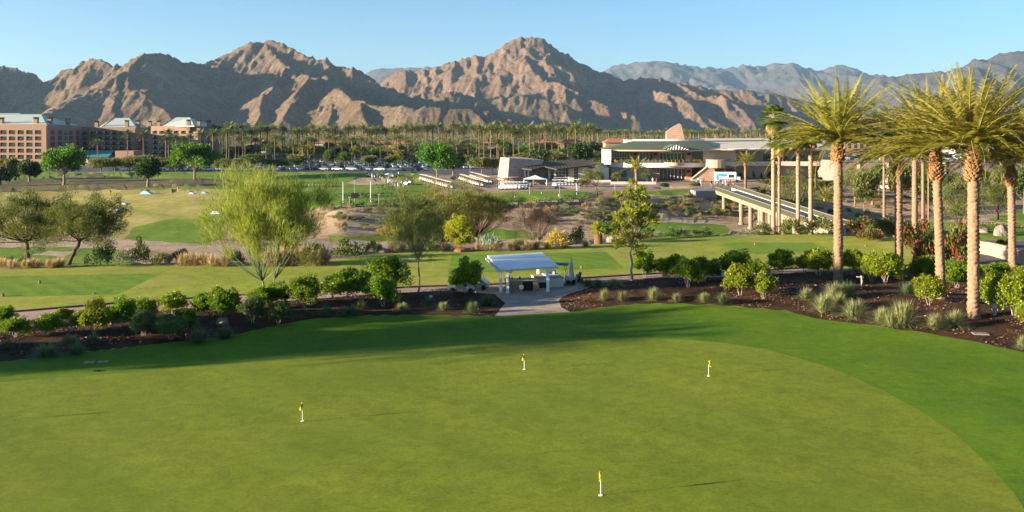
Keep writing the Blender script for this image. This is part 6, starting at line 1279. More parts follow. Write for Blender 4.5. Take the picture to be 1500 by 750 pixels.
# pale stone wall by the service road
mb = MB(); W0 = [(1433, 371), (1450, 374), (1470, 380), (1490, 386), (1510, 392), (1560, 404)]
Pw = [G(*q) for q in W0]
for p, q in zip(Pw[:-1], Pw[1:]):
    n_ = Vector((q.y-p.y, p.x-q.x)).normalized()*-0.5; mb.prism([(p.x, p.y), (q.x, q.y), (q.x+n_.x, q.y+n_.y), (p.x+n_.x, p.y+n_.y)], -3.2, 1.6)
tag(mb.build('stone_wall', B['tanstone']), 'curving pale stone wall beside the service road at the right edge', 'wall')
for i, (a, b, lab) in enumerate((((480, 309), (600, 303), 'low rough stone wall at the top of the sandy bank'), ((640, 304), (705, 304), 'low stone wall left of the short-game lawn'), ((705, 304), (860, 298), 'low stone wall under the hedge of the short-game lawn'))):
    p, q = G(*a), G(*b); mb = MB(); n = 24
    for k in range(n):
        c = p.lerp(q, (k+0.5)/n); s = (q-p).length/n/2*random.uniform(0.8, 1.05); mb.box(c.x-s, c.x+s, c.y-0.4, c.y+0.4, c.z-0.5, c.z+random.uniform(0.5, 0.9))
    tag(mb.build('rock_wall', M['boulder']), lab, 'wall')
# ------------------------------------------------------------------ putting flags
def flag(px, by, label, h=0.97, rz=0.0, fold=1.0):
    p = G(px, by); o = empty('putting_flag', p, label, 'golf flag', 'yellow flags on the putting green', rz)
    m = MB(); m.cyl((0, 0, -0.05), 0.014, h*0.70+0.05, 10); m.build('stick', B['white'], o)
    m = MB(); m.cyl((0, 0, h*0.70), 0.015, h*0.30, 10); m.build('stick_top', B['black'], o)
    m = MB(); n = 8; z1 = h*0.95
    V = []
    for i in range(n+1):
        t = i/n; V += [(-0.015-0.13*t*fold, 0.035*math.sin(t*7), z1-0.06*t-0.30*t*t), (-0.015-0.10*t*fold, 0.05*math.sin(t*6+1), z1-0.26-0.14*t)]
    V2 = [(v[0], v[1]+0.006, v[2]) for v in V]; k = len(V)
    m.add(V+V2, [(2*i, 2*i+1, 2*i+3, 2*i+2) for i in range(n)]+[(k+2*i+2, k+2*i+3, k+2*i+1, k+2*i) for i in range(n)]+[(0, 2*n, k+2*n, k)[::-1] if False else (2*n, 2*n+1, k+2*n+1, k+2*n)]); m.build('flag_cloth', B['yellow'], o)
    m = MB(); k = 20; V = [(0.085*math.cos(a), 0.085*math.sin(a), 0.016) for a in np.arange(k)*2*math.pi/k]+[(0.055*math.cos(a), 0.055*math.sin(a), 0.016) for a in np.arange(k)*2*math.pi/k]+[(0.055*math.cos(a), 0.055*math.sin(a), -0.1) for a in np.arange(k)*2*math.pi/k]+[(0.085*math.cos(a), 0.085*math.sin(a), -0.05) for a in np.arange(k)*2*math.pi/k]
    m.add(V, [(i, (i+1) % k, k+(i+1) % k, k+i) for i in range(k)]+[(k+i, k+(i+1) % k, 2*k+(i+1) % k, 2*k+i) for i in range(k)]+[(3*k+i, 3*k+(i+1) % k, (i+1) % k, i) for i in range(k)]); m.build('cup', B['white'], o)
flag(443, 617, 'leftmost yellow putting flag, on a dark-topped white stick', rz=0.3); flag(880, 725.5, 'nearest yellow putting flag, lowest in the view', h=1.0, rz=0.9, fold=0.8)
flag(768, 541, 'farthest yellow putting flag, near the shaded top of the green', rz=0.2); flag(1038, 551, 'rightmost yellow putting flag, cloth hanging to the right', rz=3.4); flag(-26, 617, 'yellow putting flag just outside the left edge')

# ------------------------------------------------------------------ pavilion
kz = float(H(1.5, 80))
def gp(px, py): return G(px, py)
kq = gp(770, 428); kz = kq.z
pv = empty('pavilion', (0, 0, 0), 'white open pavilion with a plain sloping white roof on four posts', 'pavilion')
RC = [Vector((-1.01, 77.2, kz+2.38)), Vector((4.13, 79.4, kz+2.38)), Vector((2.86, 84.5, kz+2.85)), Vector((-2.07, 82.8, kz+2.85))]; RC[3] = RC[0]+RC[2]-RC[1]
mb = MB(); T = Vector((0, 0, 0.14)); V = RC+[v-T for v in RC]; mb.add(V, [(0, 1, 2, 3), (7, 6, 5, 4), (4, 5, 1, 0), (5, 6, 2, 1), (6, 7, 3, 2), (7, 4, 0, 3)])
nrib = 17
for i in range(0):
    a = RC[0].lerp(RC[1], i/nrib); b = RC[3].lerp(RC[2], i/nrib); mb.tube([a+Vector((0, -0.02, 0.015)), b+Vector((0, 0, 0.015))], 0.014, 4)
mb.build('roof', B['whitem'], pv)
for i in range(9):
    a = RC[0].lerp(RC[3], (i+0.5)/9); b = RC[1].lerp(RC[2], (i+0.5)/9); u = (b-a).normalized(); m = MB(); m.tube([a-u*0.25-Vector((0, 0, 0.24)), b+u*0.1-Vector((0, 0, 0.24))], 0.08, 4); m.build('rafter', B['white'], pv)
for k, (px, py) in enumerate(((733.5, 427.5), (743.5, 429.5), (802.5, 427), (788, 412))):
    q = gp(px, py); m = MB(); z1 = kz+2.3 if py > 420 else kz+2.6; m.box(q.x-0.13, q.x+0.13, q.y-0.13, q.y+0.13, q.z-0.1, z1); m.box(q.x-0.17, q.x+0.17, q.y-0.17, q.y+0.17, q.z-0.1, q.z+0.14); m.build('post', B['white'], pv)
for px, py, z in ((748, 429, 1.95), (805, 427, 1.95)):
    q = gp(px, py); m = MB(); m.box(q.x-0.16, q.x+0.16, q.y-0.2, q.y+0.05, q.z+z-0.18, q.z+z+0.18); m.build('speaker', B['white'], pv)
bc = empty('bar_counter', gp(764, 427), 'brick bar counter with a white top under the pavilion', 'counter', rz=0.10)
m = MB(); m.box(-1.4, 0.1, 0, 1.1, -0.1, 0.95); m.box(0.1, 1.4, 0.35, 1.1, -0.1, 0.95); m.box(1.05, 1.4, 0, 1.1, -0.1, 0.95, 0); m.build('base', B['brick'], bc); m = MB(); m.box(-1.5, 1.5, -0.08, 1.25, 0.95, 1.03); m.build('top', B['cream'], bc)
m = MB(); m.box(0.12, 1.04, 0.30, 0.345, 0.02, 0.9); m.build('painted_opening_shade', B['black'], bc)  # black panel across the bar recess, its shade put into the colour
m = MB(); m.cyl((-0.05, -0.25, -0.1), 0.03, 0.5, 8); m.disc_y((-0.05, -0.25, 0.45), 0.22, 0.08, 8); m.build('round_lamp', B['cream'], bc)
for i, (dx, hh, mk, nm, lab) in enumerate(((-1.1, 0.34, 'brown', 'bottle', 'brown bottle at the left end of the bar top'), (-0.85, 0.26, 'red', 'jar', 'reddish jar second from the left on the bar top'), (-0.15, 0.30, 'black', 'bottle', 'dark bottle standing alone mid bar top'))):
    q = bc.location+Vector((dx, 0.45, 1.03)); o = MB(); o.cyl((0, 0, 0), 0.07, hh*0.6, 12); o.cyl((0, 0, hh*0.6), 0.07, hh*0.15, 12, 0, 0.028); o.cyl((0, 0, hh*0.75), 0.028, hh*0.25, 10); ob = o.build(nm, B[mk]); ob.location = q; tag(ob, lab, nm)
bn = empty('stone_counter', gp(807, 421), 'beige stone block counter with a pale blue top right of the bar', 'counter', rz=0.25)
m = MB(); m.box(-1.3, 1.2, 0, 2.0, -0.2, 0.85); m.build('base', B['cream'], bn); m = MB(); m.box(-1.36, 1.26, -0.06, 2.06, 0.85, 0.93); m.build('top', B['tanstone'], bn); m = MB(); m.box(-0.3, 1.1, 0.4, 1.9, 0.93, 1.02); m.build('blue_cover', B['blue'], bn)
m = MB(); m.box(-1.1, -0.3, -0.07, -0.002, 0.0, 0.5); m.build('painted_niche_shade', B['black'], bn)  # counter is solid here: black panel painted as the shade of a niche
um = empty('patio_umbrella', gp(837, 418), 'closed beige patio umbrella tied to its pole', 'umbrella'); m = MB(); m.cyl((0, 0, -0.05), 0.035, 2.65, 10); m.cyl((0, 0, -0.05), 0.3, 0.12, 16); m.build('pole', B['brown'], um)
m = MB(); k = 12
prof = [(0.55, 0.30), (0.9, 0.27), (1.3, 0.20), (1.45, 0.15), (1.8, 0.17), (2.3, 0.09), (2.5, 0.03)]
V = [(rr_*(1+0.18*(j % 2))*math.cos(j*math.pi*2/k), rr_*(1+0.18*(j % 2))*math.sin(j*math.pi*2/k), z) for z, rr_ in prof for j in range(k)]
m.add(V, [(i*k+j, i*k+(j+1) % k, (i+1)*k+(j+1) % k, (i+1)*k+j) for i in range(len(prof)-1) for j in range(k)]); m.build('canopy', B['beigec'], um)

# ------------------------------------------------------------------ golf carts
def cart_parts(bodymat, roofmat):
    P = {}
    m = MB(); m.profile([(-1.15, 0.30), (-1.2, 0.62), (-0.95, 0.72), (-0.62, 0.98), (-0.52, 0.98), (-0.45, 0.38), (0.05, 0.36), (0.10, 0.70), (0.62, 0.72), (0.70, 0.86), (1.18, 0.80), (1.22, 0.36)], -0.58, 0.58); P['body'] = m.mesh('body', bodymat)
    m = MB(); m.box(-0.55, 0.55, 0.10, 0.58, 0.722, 0.84); m.box(-0.55, 0.55, 0.50, 0.66, 0.84, 1.22); P['seat'] = m.mesh('seat', B['cream'])
    m = MB(); V = [(-0.62, -0.75, 1.82), (0.62, -0.75, 1.82), (0.66, 0.85, 1.86), (-0.66, 0.85, 1.86)]; m.add(V+[(v[0]*0.9, v[1]*0.95, v[2]+0.09) for v in V], [(3, 2, 1, 0), (4, 5, 6, 7)]+[(i, (i+1) % 4, 4+(i+1) % 4, 4+i) for i in range(4)]); P['roof'] = m.mesh('roof', roofmat)
    m = MB()
    for sx in (-0.55, 0.55): m.tube([(sx, -0.62, 0.9), (sx, -0.42, 1.84)], 0.02, 5); m.tube([(sx, 0.74, 0.8), (sx, 0.74, 1.86)], 0.02, 5)
    m.tube([(-0.25, -0.42, 0.8), (-0.25, -0.15, 1.05)], 0.02, 5); m.tube([(-0.42, -0.15, 1.05), (-0.08, -0.15, 1.05)], 0.02, 5); P['roof_frame'] = m.mesh('roof_frame', B['black'])
    m = MB(); m.box(-0.42, -0.1, 0.9, 1.15, 0.82, 1.35); m.box(0.1, 0.42, 0.9, 1.15, 0.82, 1.38); P['golf_bag'] = m.mesh('golf_bag', B['black'])
    m = MB(); k = 14; V = [(s*0.09, 0.24*math.cos(a), 0.24*math.sin(a)) for s in (-1, 1) for a in np.arange(k)*2*math.pi/k]; m.add(V, [tuple(range(k-1, -1, -1)), tuple(range(k, 2*k))]+[(i, (i+1) % k, k+(i+1) % k, k+i) for i in range(k)]); P['wheel'] = m.mesh('wheel', B['rubber'])
    return P
CARTS = {'white': cart_parts(B['white'], B['whitem']), 'silver': cart_parts(B['silver'], B['black']), 'navy': cart_parts(B['silver'], B['navy']), 'tan': cart_parts(B['beigec'], B['beigec'])}
def cart(loc, rz, kind, label, group=None, bag=True):
    o = empty('golf_cart', loc, label, 'golf cart', group, rz); P = CARTS[kind]
    for nm in ('body', 'seat', 'roof', 'roof_frame')+(('golf_bag',) if bag else ()): link(nm, P[nm], o)
    for sx in (-0.5, 0.5):
        for y in (-0.82, 0.78): w = link('wheel', P['wheel'], o); w.location = (sx, y, 0.24)
    return o
cart(gp(678, 428), R(80), 'silver', 'silver golf cart half hidden behind the round shrub left of the pavilion'); cart(gp(697, 423.5), R(80), 'silver', 'silver golf cart between the round shrub and the pavilion')
cart(gp(821, 416), R(80), 'navy', 'golf cart with a navy roof parked behind the stone counter'); o = empty('push_cart', gp(848, 417), 'push cart with black golf bags beside the closed umbrella', 'push cart', rz=0.4)
m = MB(); m.tube([(0, 0.1, 0.2), (0.1, -0.1, 1.15)], 0.14, 10); m.build('golf_bag', B['black'], o); m = MB(); m.tube([(-0.3, 0.1, 0.2), (-0.22, -0.1, 1.0)], 0.12, 10); m.build('golf_bag', B['grey'], o)
m = MB(); m.tube([(-0.15, 0.2, 0.3), (-0.1, -0.5, 1.1)], 0.025, 6); m.tube([(-0.45, 0.15, 0.25), (0.35, 0.15, 0.25)], 0.025, 6); m.build('frame', B['grey'], o)
for x in (-0.48, 0.38): w = link('wheel', CARTS['navy']['wheel'], o); w.location = (x, 0.15, 0.24)
o = empty('small_sign', gp(697, 428), 'small sign with a pale blue top on a post by the shrub', 'sign'); m = MB(); m.cyl((0, 0, -0.1), 0.07, 2.2, 10); m.build('post', B['beigec'], o); m = MB(); m.box(-0.22, 0.28, -0.12, 0.12, 2.1, 2.34); m.build('board', B['blue'], o)
# far rows of carts
ln = []
def cline(a, b, n, kind, rz):
    for i in range(n): t = (i+0.5)/n; ln.append((a[0]+(b[0]-a[0])*t, a[1]+(b[1]-a[1])*t, kind, rz))
cline((676, 264), (705, 274), 11, 'tan', R(60)); cline((691, 260), (718, 269), 10, 'tan', R(60)); cline((734, 274.5), (778, 273.5), 9, 'silver', R(170)); cline((732, 277.5), (772, 277), 8, 'white', R(170)); cline((810, 274), (850, 273), 8, 'white', R(170)); cline((812, 270.5), (836, 269.5), 5, 'tan', R(170)); cline((618, 264), (662, 277), 16, 'tan', R(45)); cline((735, 272), (758, 271), 6, 'silver', R(100))
for i, (px, by, kd, rz) in enumerate(sorted(ln)):
    cart(G(px, by), rz, kd, 'golf cart in the rows by the golf shop, %s from the left' % ordinal(i+1), 'golf carts parked in rows by the golf shop', bag=False)

# ------------------------------------------------------------------ cars
def car_parts(col, tall=False):
    P = {}; h = 0.25 if tall else 0
    paint = B.get('car_'+col)
    m = MB(); body = [(-2.2, 0.35), (-2.25, 0.62), (-2.1, 0.82+h*0.5), (-1.2, 0.95+h), (1.65, 0.98+h), (2.2, 0.92+h), (2.28, 0.6), (2.2, 0.35)]
    V = [(s*(0.88 if abs(p[0]) < 2.15 else 0.78), p[0], p[1]) for s in (-1, 1) for p in body]; n = len(body)
    m.add(V, [tuple(range(n)), tuple(range(2*n-1, n-1, -1))]+[((i+1) % n, i, n+i, n+(i+1) % n) for i in range(n)])
    rf = [(-0.55, 1.40+h*1.6), (1.25 if not tall else 1.8, 1.38+h*1.6)]
    m.box(-0.66, 0.66, rf[0][0], rf[1][0], 1.37+h*1.6, 1.42+h*1.6); P['body'] = m.mesh('body', paint)
    m = MB(); a, b = (-1.15, 0.96+h), ((1.85 if not tall else 2.1), 0.985+h)
    V = [(-0.82, a[0], a[1]), (0.82, a[0], a[1]), (0.82, b[0], b[1]), (-0.82, b[0], b[1]), (-0.65, rf[0][0], 1.368+h*1.6), (0.65, rf[0][0], 1.368+h*1.6), (0.65, rf[1][0], 1.368+h*1.6), (-0.65, rf[1][0], 1.368+h*1.6)]
    m.add(V, [(0, 1, 5, 4), (1, 2, 6, 5), (2, 3, 7, 6), (3, 0, 4, 7)]); P['window_glass'] = m.mesh('window_glass', B['wing'])
    m = MB(); k = 14; V = [(s*0.11, 0.33*math.cos(q), 0.33*math.sin(q)) for s in (-1, 1) for q in np.arange(k)*2*math.pi/k]; m.add(V, [tuple(range(k-1, -1, -1)), tuple(range(k, 2*k))]+[(i, (i+1) % k, k+(i+1) % k, k+i) for i in range(k)]); P['wheel'] = m.mesh('wheel', B['rubber'])
    return P
cc_ = {'white': (0.75, 0.76, 0.77), 'silver': (0.38, 0.40, 0.43), 'black': (0.025, 0.027, 0.03), 'grey': (0.13, 0.14, 0.15), 'red': (0.36, 0.02, 0.02), 'blue': (0.05, 0.10, 0.22), 'beige': (0.45, 0.40, 0.33)}
for k_, v_ in cc_.items():
    B['car_'+k_] = plain('car_paint_'+k_, v_, 0.25, 0.1, var=0.03)
    B['car_'+k_].node_tree.nodes['Principled BSDF'].inputs['Coat Weight'].default_value = 0.6
CARS = {k_+('_tall' if t else ''): car_parts(k_, t) for k_ in cc_ for t in (0, 1)}
def car(loc, rz, kind, label, group=None):
    o = empty('parked_car', loc, label, 'car', group, rz); P = CARS[kind]; link('body', P['body'], o); link('window_glass', P['window_glass'], o)
    for sx in (-0.80, 0.80):
        for y in (-1.38, 1.38): w = link('wheel', P['wheel'], o); w.location = (sx, y, 0.33)
cl = []
r3 = random.Random(12)
pick = lambda: r3.choice(['white', 'white', 'white', 'silver', 'silver', 'grey', 'black', 'black', 'blue', 'beige', 'white_tall', 'silver_tall', 'black_tall', 'grey_tall', 'red' if r3.random() < 0.4 else 'white'])
def crow(px0, px1, y, gap, rz, jit=0.5):
    x = px0; d = G((px0+px1)/2, y).y
    while x < px1:
        if r3.random() < 0.9: cl.append((x, d+r3.uniform(-jit, jit), pick(), rz+r3.gauss(0, 0.03)+(math.pi if r3.random() < 0.4 else 0)))
        x += gap/d*F
crow(335, 470, 250.2, 3.0, R(20)); crow(474, 622, 250.0, 5.4, R(75), 1.2); crow(335, 630, 246.4, 3.1, R(20)); crow(335, 632, 243.6, 3.0, R(20)); crow(335, 640, 240.6, 3.0, R(20)); crow(345, 640, 238.2, 3.3, R(20)); crow(170, 332, 249.3, 3.6, R(20)); crow(185, 332, 246, 4.5, R(20))
crow(658, 700, 247, 3.0, R(20)); crow(664, 690, 244, 3.4, R(20))
for i, q in enumerate(sorted(cl)):
    kd = q[2].replace('_tall', ''); ty = 'tall' if 'tall' in q[2] else 'low'
    car(at(q[0], q[1]), q[3], q[2], '%s %s car in the car park, %s car from the left' % (ty, kd, ordinal(i+1)), 'cars in the car park')
pz = zpy(235.8, 262)
cl2 = [(1242+i*7.2, 264+(i % 2)*0, pick()) for i in range(8)]+[(1385, 264, 'silver'), (1399, 264, 'white'), (1408, 264, 'white_tall')]
for i, q in enumerate(cl2): car(Vector((X(q[0], 264), 264, pz)), R(15), q[2], 'car on the top deck of the parking structure, %s from the left' % ordinal(i+1), 'cars on the parking structure deck')
car(at(1303, 236), R(80), 'white_tall', 'white vehicle parked at the foot of the parking structure'); car(at(671, 275), R(85), 'black', 'black car alone on the drive right of the bright car park corner tree')

# ------------------------------------------------------------------ people
def body_mesh(seed, pose, shirt, pants, skin, hair):
    """one skinned body; materials by height"""
    J = {'pel': (0, 0, 0.95), 'ch': (0, 0.01, 1.28), 'nk': (0, 0, 1.48), 'hd': (0, -0.01, 1.60), 'tp': (0, 0, 1.73), 'hl': (-0.10, 0, 0.90), 'hr': (0.10, 0, 0.90), 'sl': (-0.19, 0, 1.42), 'sr': (0.19, 0, 1.42)}
    st = {'stand': (0, 0, 0), 'walk': (0.22, 0.18, 0), 'swing': (0.05, 0, 1)}[pose]
    J['kl'] = (-0.11, -st[0]*0.5, 0.49); J['fl'] = (-0.12, -st[0], 0.06); J['tl'] = (-0.13, -st[0]-0.16, 0.04); J['kr'] = (0.11, st[0]*0.3, 0.49); J['fr'] = (0.12, st[0], 0.06); J['tr'] = (0.13, st[0]-0.16, 0.04)
    if st[2]: J['el'] = (-0.12, -0.25, 1.22); J['wl'] = (0.0, -0.42, 1.02); J['er'] = (0.16, -0.25, 1.2); J['wr'] = (0.03, -0.42, 0.99); J['gl'] = (0.0, -0.47, 0.95); J['gr'] = (0.03, -0.47, 0.92)
    else: J['el'] = (-0.25, 0.04+st[1], 1.15); J['wl'] = (-0.26, -0.06+st[1], 0.90); J['er'] = (0.25, 0.04-st[1], 1.15); J['wr'] = (0.26, -0.08-st[1], 0.90); J['gl'] = (-0.26, -0.10+st[1], 0.82); J['gr'] = (0.26, -0.12-st[1], 0.82)
    E = [('pel', 'ch'), ('ch', 'nk'), ('nk', 'hd'), ('hd', 'tp'), ('pel', 'hl'), ('hl', 'kl'), ('kl', 'fl'), ('fl', 'tl'), ('pel', 'hr'), ('hr', 'kr'), ('kr', 'fr'), ('fr', 'tr'), ('ch', 'sl'), ('sl', 'el'), ('el', 'wl'), ('wl', 'gl'), ('ch', 'sr'), ('sr', 'er'), ('er', 'wr'), ('wr', 'gr')]
    Rd = {'pel': .15, 'ch': .16, 'nk': .06, 'hd': .095, 'tp': .07, 'hl': .10, 'hr': .10, 'kl': .062, 'kr': .062, 'fl': .05, 'fr': .05, 'tl': .035, 'tr': .035, 'sl': .065, 'sr': .065, 'el': .045, 'er': .045, 'wl': .032, 'wr': .032, 'gl': .035, 'gr': .035}
    ks = list(J); me = bpy.data.meshes.new('tmp'); me.from_pydata([J[k] for k in ks], [(ks.index(a), ks.index(b)) for a, b in E], []); ob = bpy.data.objects.new('tmp', me); C.objects.link(ob)
    ob.modifiers.new('s', 'SKIN'); sv = me.skin_vertices[0].data
    for i, k in enumerate(ks): sv[i].radius = (Rd[k], Rd[k]*(0.75 if k in ('pel', 'ch') else 1)); sv[i].use_root = (k == 'pel')
    sb = ob.modifiers.new('b', 'SUBSURF'); sb.levels = 1; sb.render_levels = 1
    dg = bpy.context.evaluated_depsgraph_get(); dg.update(); out = bpy.data.meshes.new_from_object(ob.evaluated_get(dg)); out.name = 'person'
    bpy.data.objects.remove(ob); bpy.data.meshes.remove(me)
    out.materials.clear()
    for m_ in (shirt, pants, skin, hair): out.materials.append(m_)
    for p in out.polygons:
        c = p.center; p.use_smooth = True
        if c.z > 1.66 or (c.z > 1.56 and c.y > 0.03): p.material_index = 3
        elif c.z > 1.47: p.material_index = 2
        elif c.z > 0.93 and (abs(c.x) < 0.235 or c.z > 1.2) and not (st[2] and c.y < -0.3): p.material_index = 0
        elif c.z > 0.93 or abs(c.x) > 0.235: p.material_index = 2
        else: p.material_index = 1
    return out
cm = {k: plain('cloth_'+k, v, 0.85) for k, v in {'white': (0.7, 0.7, 0.7), 'red': (0.45, 0.04, 0.04), 'blue': (0.08, 0.2, 0.5), 'black': (0.03, 0.03, 0.035), 'khaki': (0.38, 0.3, 0.2), 'pale blue': (0.4, 0.55, 0.7), 'grey': (0.2, 0.2, 0.21)}.items()}
hm1, hm2 = plain('dark_hair', (0.03, 0.02, 0.015), 0.7), plain('white_cap', (0.6, 0.6, 0.6), 0.7)
PB = []
for i, (pose, sh, pn) in enumerate((('stand', 'white', 'khaki'), ('swing', 'red', 'black'), ('walk', 'blue', 'grey'), ('stand', 'black', 'khaki'), ('swing', 'pale blue', 'white'), ('walk', 'white', 'black'), ('stand', 'red', 'grey'), ('swing', 'white', 'black'))):
    PB.append((body_mesh(i, pose, cm[sh], cm[pn], B['skin' if i % 3 else 'skin2'], hm1 if i % 2 else hm2), pose, sh, pn))
clubm = MB(); clubm.tube([(0.01, -0.47, 0.98), (0.05, -0.95, 0.05)], 0.014, 5); clubm.box(0.0, 0.12, -1.02, -0.93, 0.0, 0.06); clubme = clubm.mesh('golf_club', B['grey'])
pw = {'stand': 'standing', 'walk': 'walking', 'swing': 'bending'}
def person(px, by, i, where, rz=None, k=0, group=None, p=None):
    me, pose, sh, pn = PB[i % 8]; p = p or G(px, by); o = link('person', me); o.location = p; rz = r3.uniform(0, 6.28) if rz is None else rz; o.rotation_euler = (0, 0, rz)
    tag(o, 'person %s in %s top, %s' % (pw[pose], sh, where), 'person', group)
    if pose == 'swing':
        c = link('golf_club', clubme); c.location = p; c.rotation_euler = (0, 0, rz); tag(c, 'golf club of person in %s, %s' % (sh, where), 'golf club')
rp = sorted([(545, 262), (549, 264), (553, 261), (557, 265), (560, 267), (563, 266), (566, 269), (568, 270), (571, 271), (573, 272), (575, 272), (578, 274), (580, 275), (583, 276), (586, 276), (588, 274), (591, 278), (583, 266), (566, 262), (575, 263), (541, 258), (584, 259), (606, 268), (596, 265)])
for i, (px, by) in enumerate(rp): person(px, by, i*3+1, '%s from left on the range' % ordinal(i+1), group='golfers on the driving range')
cp = sorted([(1020, 271), (1023, 268), (1027, 272), (1031, 267), (1033, 272), (1042, 273), (1047, 271), (1051, 274), (1055, 271), (1059, 274), (1063, 272), (1067, 274), (1070, 271), (1074, 273)])
for i, (px, by) in enumerate(cp): person(px, by, i*5+2, '%s from left by the food truck' % ordinal(i+1), group='people around the food truck')
for i, (px, by) in enumerate(((956, 269), (962, 270), (901, 280), (745, 268), (845, 279), (848, 271), (660, 276))): person(px, by, i, 'alone %s' % ['by the planter left of the clubhouse doors', 'next to the clubhouse planter person', 'on the path behind the open tall tree', 'beside the slanted stone wall', 'at the end of the short-game lawn', 'near the last golf carts', 'by the leftmost golf carts'][i])
for i, (px, by, kd) in enumerate(((543, 259, 'silver'), (577, 260, 'navy'), (598, 271, 'navy'), (603, 270, 'silver'))): cart(G(px, by), R(70+40*i), kd, 'golf cart out on the range, %s from the left' % ordinal(i+1), 'golf carts on the range', bag=True)
o = empty('range_umbrella', G(569, 266), 'open pale blue umbrella among the golfers on the range', 'umbrella'); m = MB(); m.cyl((0, 0, -0.1), 0.04, 2.5, 8); m.build('pole', B['white'], o); m = MB(); k = 8; m.add([(1.3*math.cos(a), 1.3*math.sin(a), 2.1) for a in np.arange(k)*math.pi/4]+[(0, 0, 2.6)], [(i, (i+1) % k, k) for i in range(k)]); m.build('canopy', B['blue'], o)

# ------------------------------------------------------------------ poles on the range and the small flags
def pole(px, by, top, label, box=False, col='white', arm=False, name='light_pole', cat='pole'):
    p = G(px, by); h = zpy(top, p.y)-p.z; o = empty(name, p, label, cat); m = MB(); m.cyl((0, 0, -0.2), 0.085, h+0.2, 8, 0, 0.05); m.build('pole', B[col], o)
    m = MB(); m.box(-0.24, 0.24, -0.12, 0.12, h-0.1, h+0.15); m.build('lamp_head', B['black' if box else 'grey'], o)
    if box: m = MB(); m.box(-0.75, 0.75, -0.2, 0.2, 0.8, 1.9); m.box(-0.05, 0.05, -0.05, 0.05, -0.1, 0.8); m.build('control_box', B['black'], o)
pole(502.5, 297, 267, 'white pole on the driving range, left of the black box'); pole(519.5, 296, 262, 'dark pole with a black box at its foot on the range', box=True, col='grey'); pole(543, 297, 265, 'white pole on the range right of the black box')
pole(512, 304, 289, 'short grey pole between the first two range poles', col='grey'); pole(555, 302, 285, 'short grey pole right of the tall range poles', col='grey'); pole(776, 285, 269, 'short dark pole on the short-game lawn below the white canopy', col='grey'); pole(820, 288, 266, 'thin grey pole on the short-game lawn', col='grey')
def pin(px, by, top, label, col='red'):
    p = G(px, by); h = zpy(top, p.y)-p.z; o = empty('golf_pin', p, label, 'golf flag'); m = MB(); m.cyl((0, 0, -0.1), 0.05, h+0.1, 8); m.build('stick', B['white'], o); m = MB(); m.add([(0.05, 0, h), (0.05, 0, h-0.45), (0.6, 0.1, h-0.25)], [(0, 1, 2), (2, 1, 0)]); m.build('flag_cloth', B[col], o)
pin(260.5, 281, 274, 'red and white pin at the far golden green'); pin(754, 289, 285.5, 'small pin at the left of the short-game lawn', 'white'); pin(818, 287, 284, 'small pin in the middle of the short-game lawn', 'white'); pin(793, 284, 281, 'small pin near the canopy on the short-game lawn', 'yellow'); pin(845, 285, 281.5, 'small dark pin at the right of the short-game lawn', 'black')
for i, (px, by, w, h, mk) in enumerate(((215, 284, 17, 4.5, 'blue'), (183, 299, 9, 2.5, 'white'), (170, 308, 18, 4, 'white'), (282, 284, 8, 2.5, 'white'), (300, 283, 8, 2.5, 'blue'), (318, 313, 18, 4, 'white'))):
    p = G(px, by); w_ = w/F*p.y/2; hh = h/F*p.y; o = empty('target_cover', p, '%s cover lying low on the golden fairway, %s from the left' % ('pale blue' if mk == 'blue' else 'white', ordinal(1+sorted([215, 183, 170, 282, 300, 318]).index(px))), 'cover', 'covers lying on the golden fairway')
    V = [(-w_, -1, 0), (w_, -1, 0), (w_*0.9, 1.2, 0), (-w_*0.9, 1.2, 0), (-w_*0.6, -0.3, hh), (w_*0.2, -0.5, hh*0.8), (w_*0.7, 0.4, hh*0.7), (-w_*0.5, 0.5, hh*0.9)]; m = MB(); m.add(V, [(0, 1, 5, 4), (1, 2, 6, 5), (2, 3, 7, 6), (3, 0, 4, 7), (4, 5, 6, 7)]); m.build('cloth', B[mk], o)
# tee markers
for i, (px, by, lab) in enumerate(((58, 415, 'dark tee marker on the left tee, upper'), (4, 434, 'dark tee marker at the left edge'), (138, 430, 'dark divot marker near the cut edge of the left tee'), (852, 393, 'brown tee marker on the middle tee'), (1106, 358.5, 'brown tee marker on the right tee'), (1268, 361, 'dark tee marker on the grass right of the lone palm'))):
    p = G(px, by); m = MB(); m.cyl((0, 0, -0.03), 0.13, 0.22, 10, 0, 0.10); m.cyl((0, 0, 0.19), 0.15, 0.08, 10, 0, 0.06); o = m.build('tee_marker', B['brown']); o.location = p; o.scale = (1, 1, 1) if i != 2 else (1.2, 1.2, 0.3); tag(o, lab, 'tee marker')
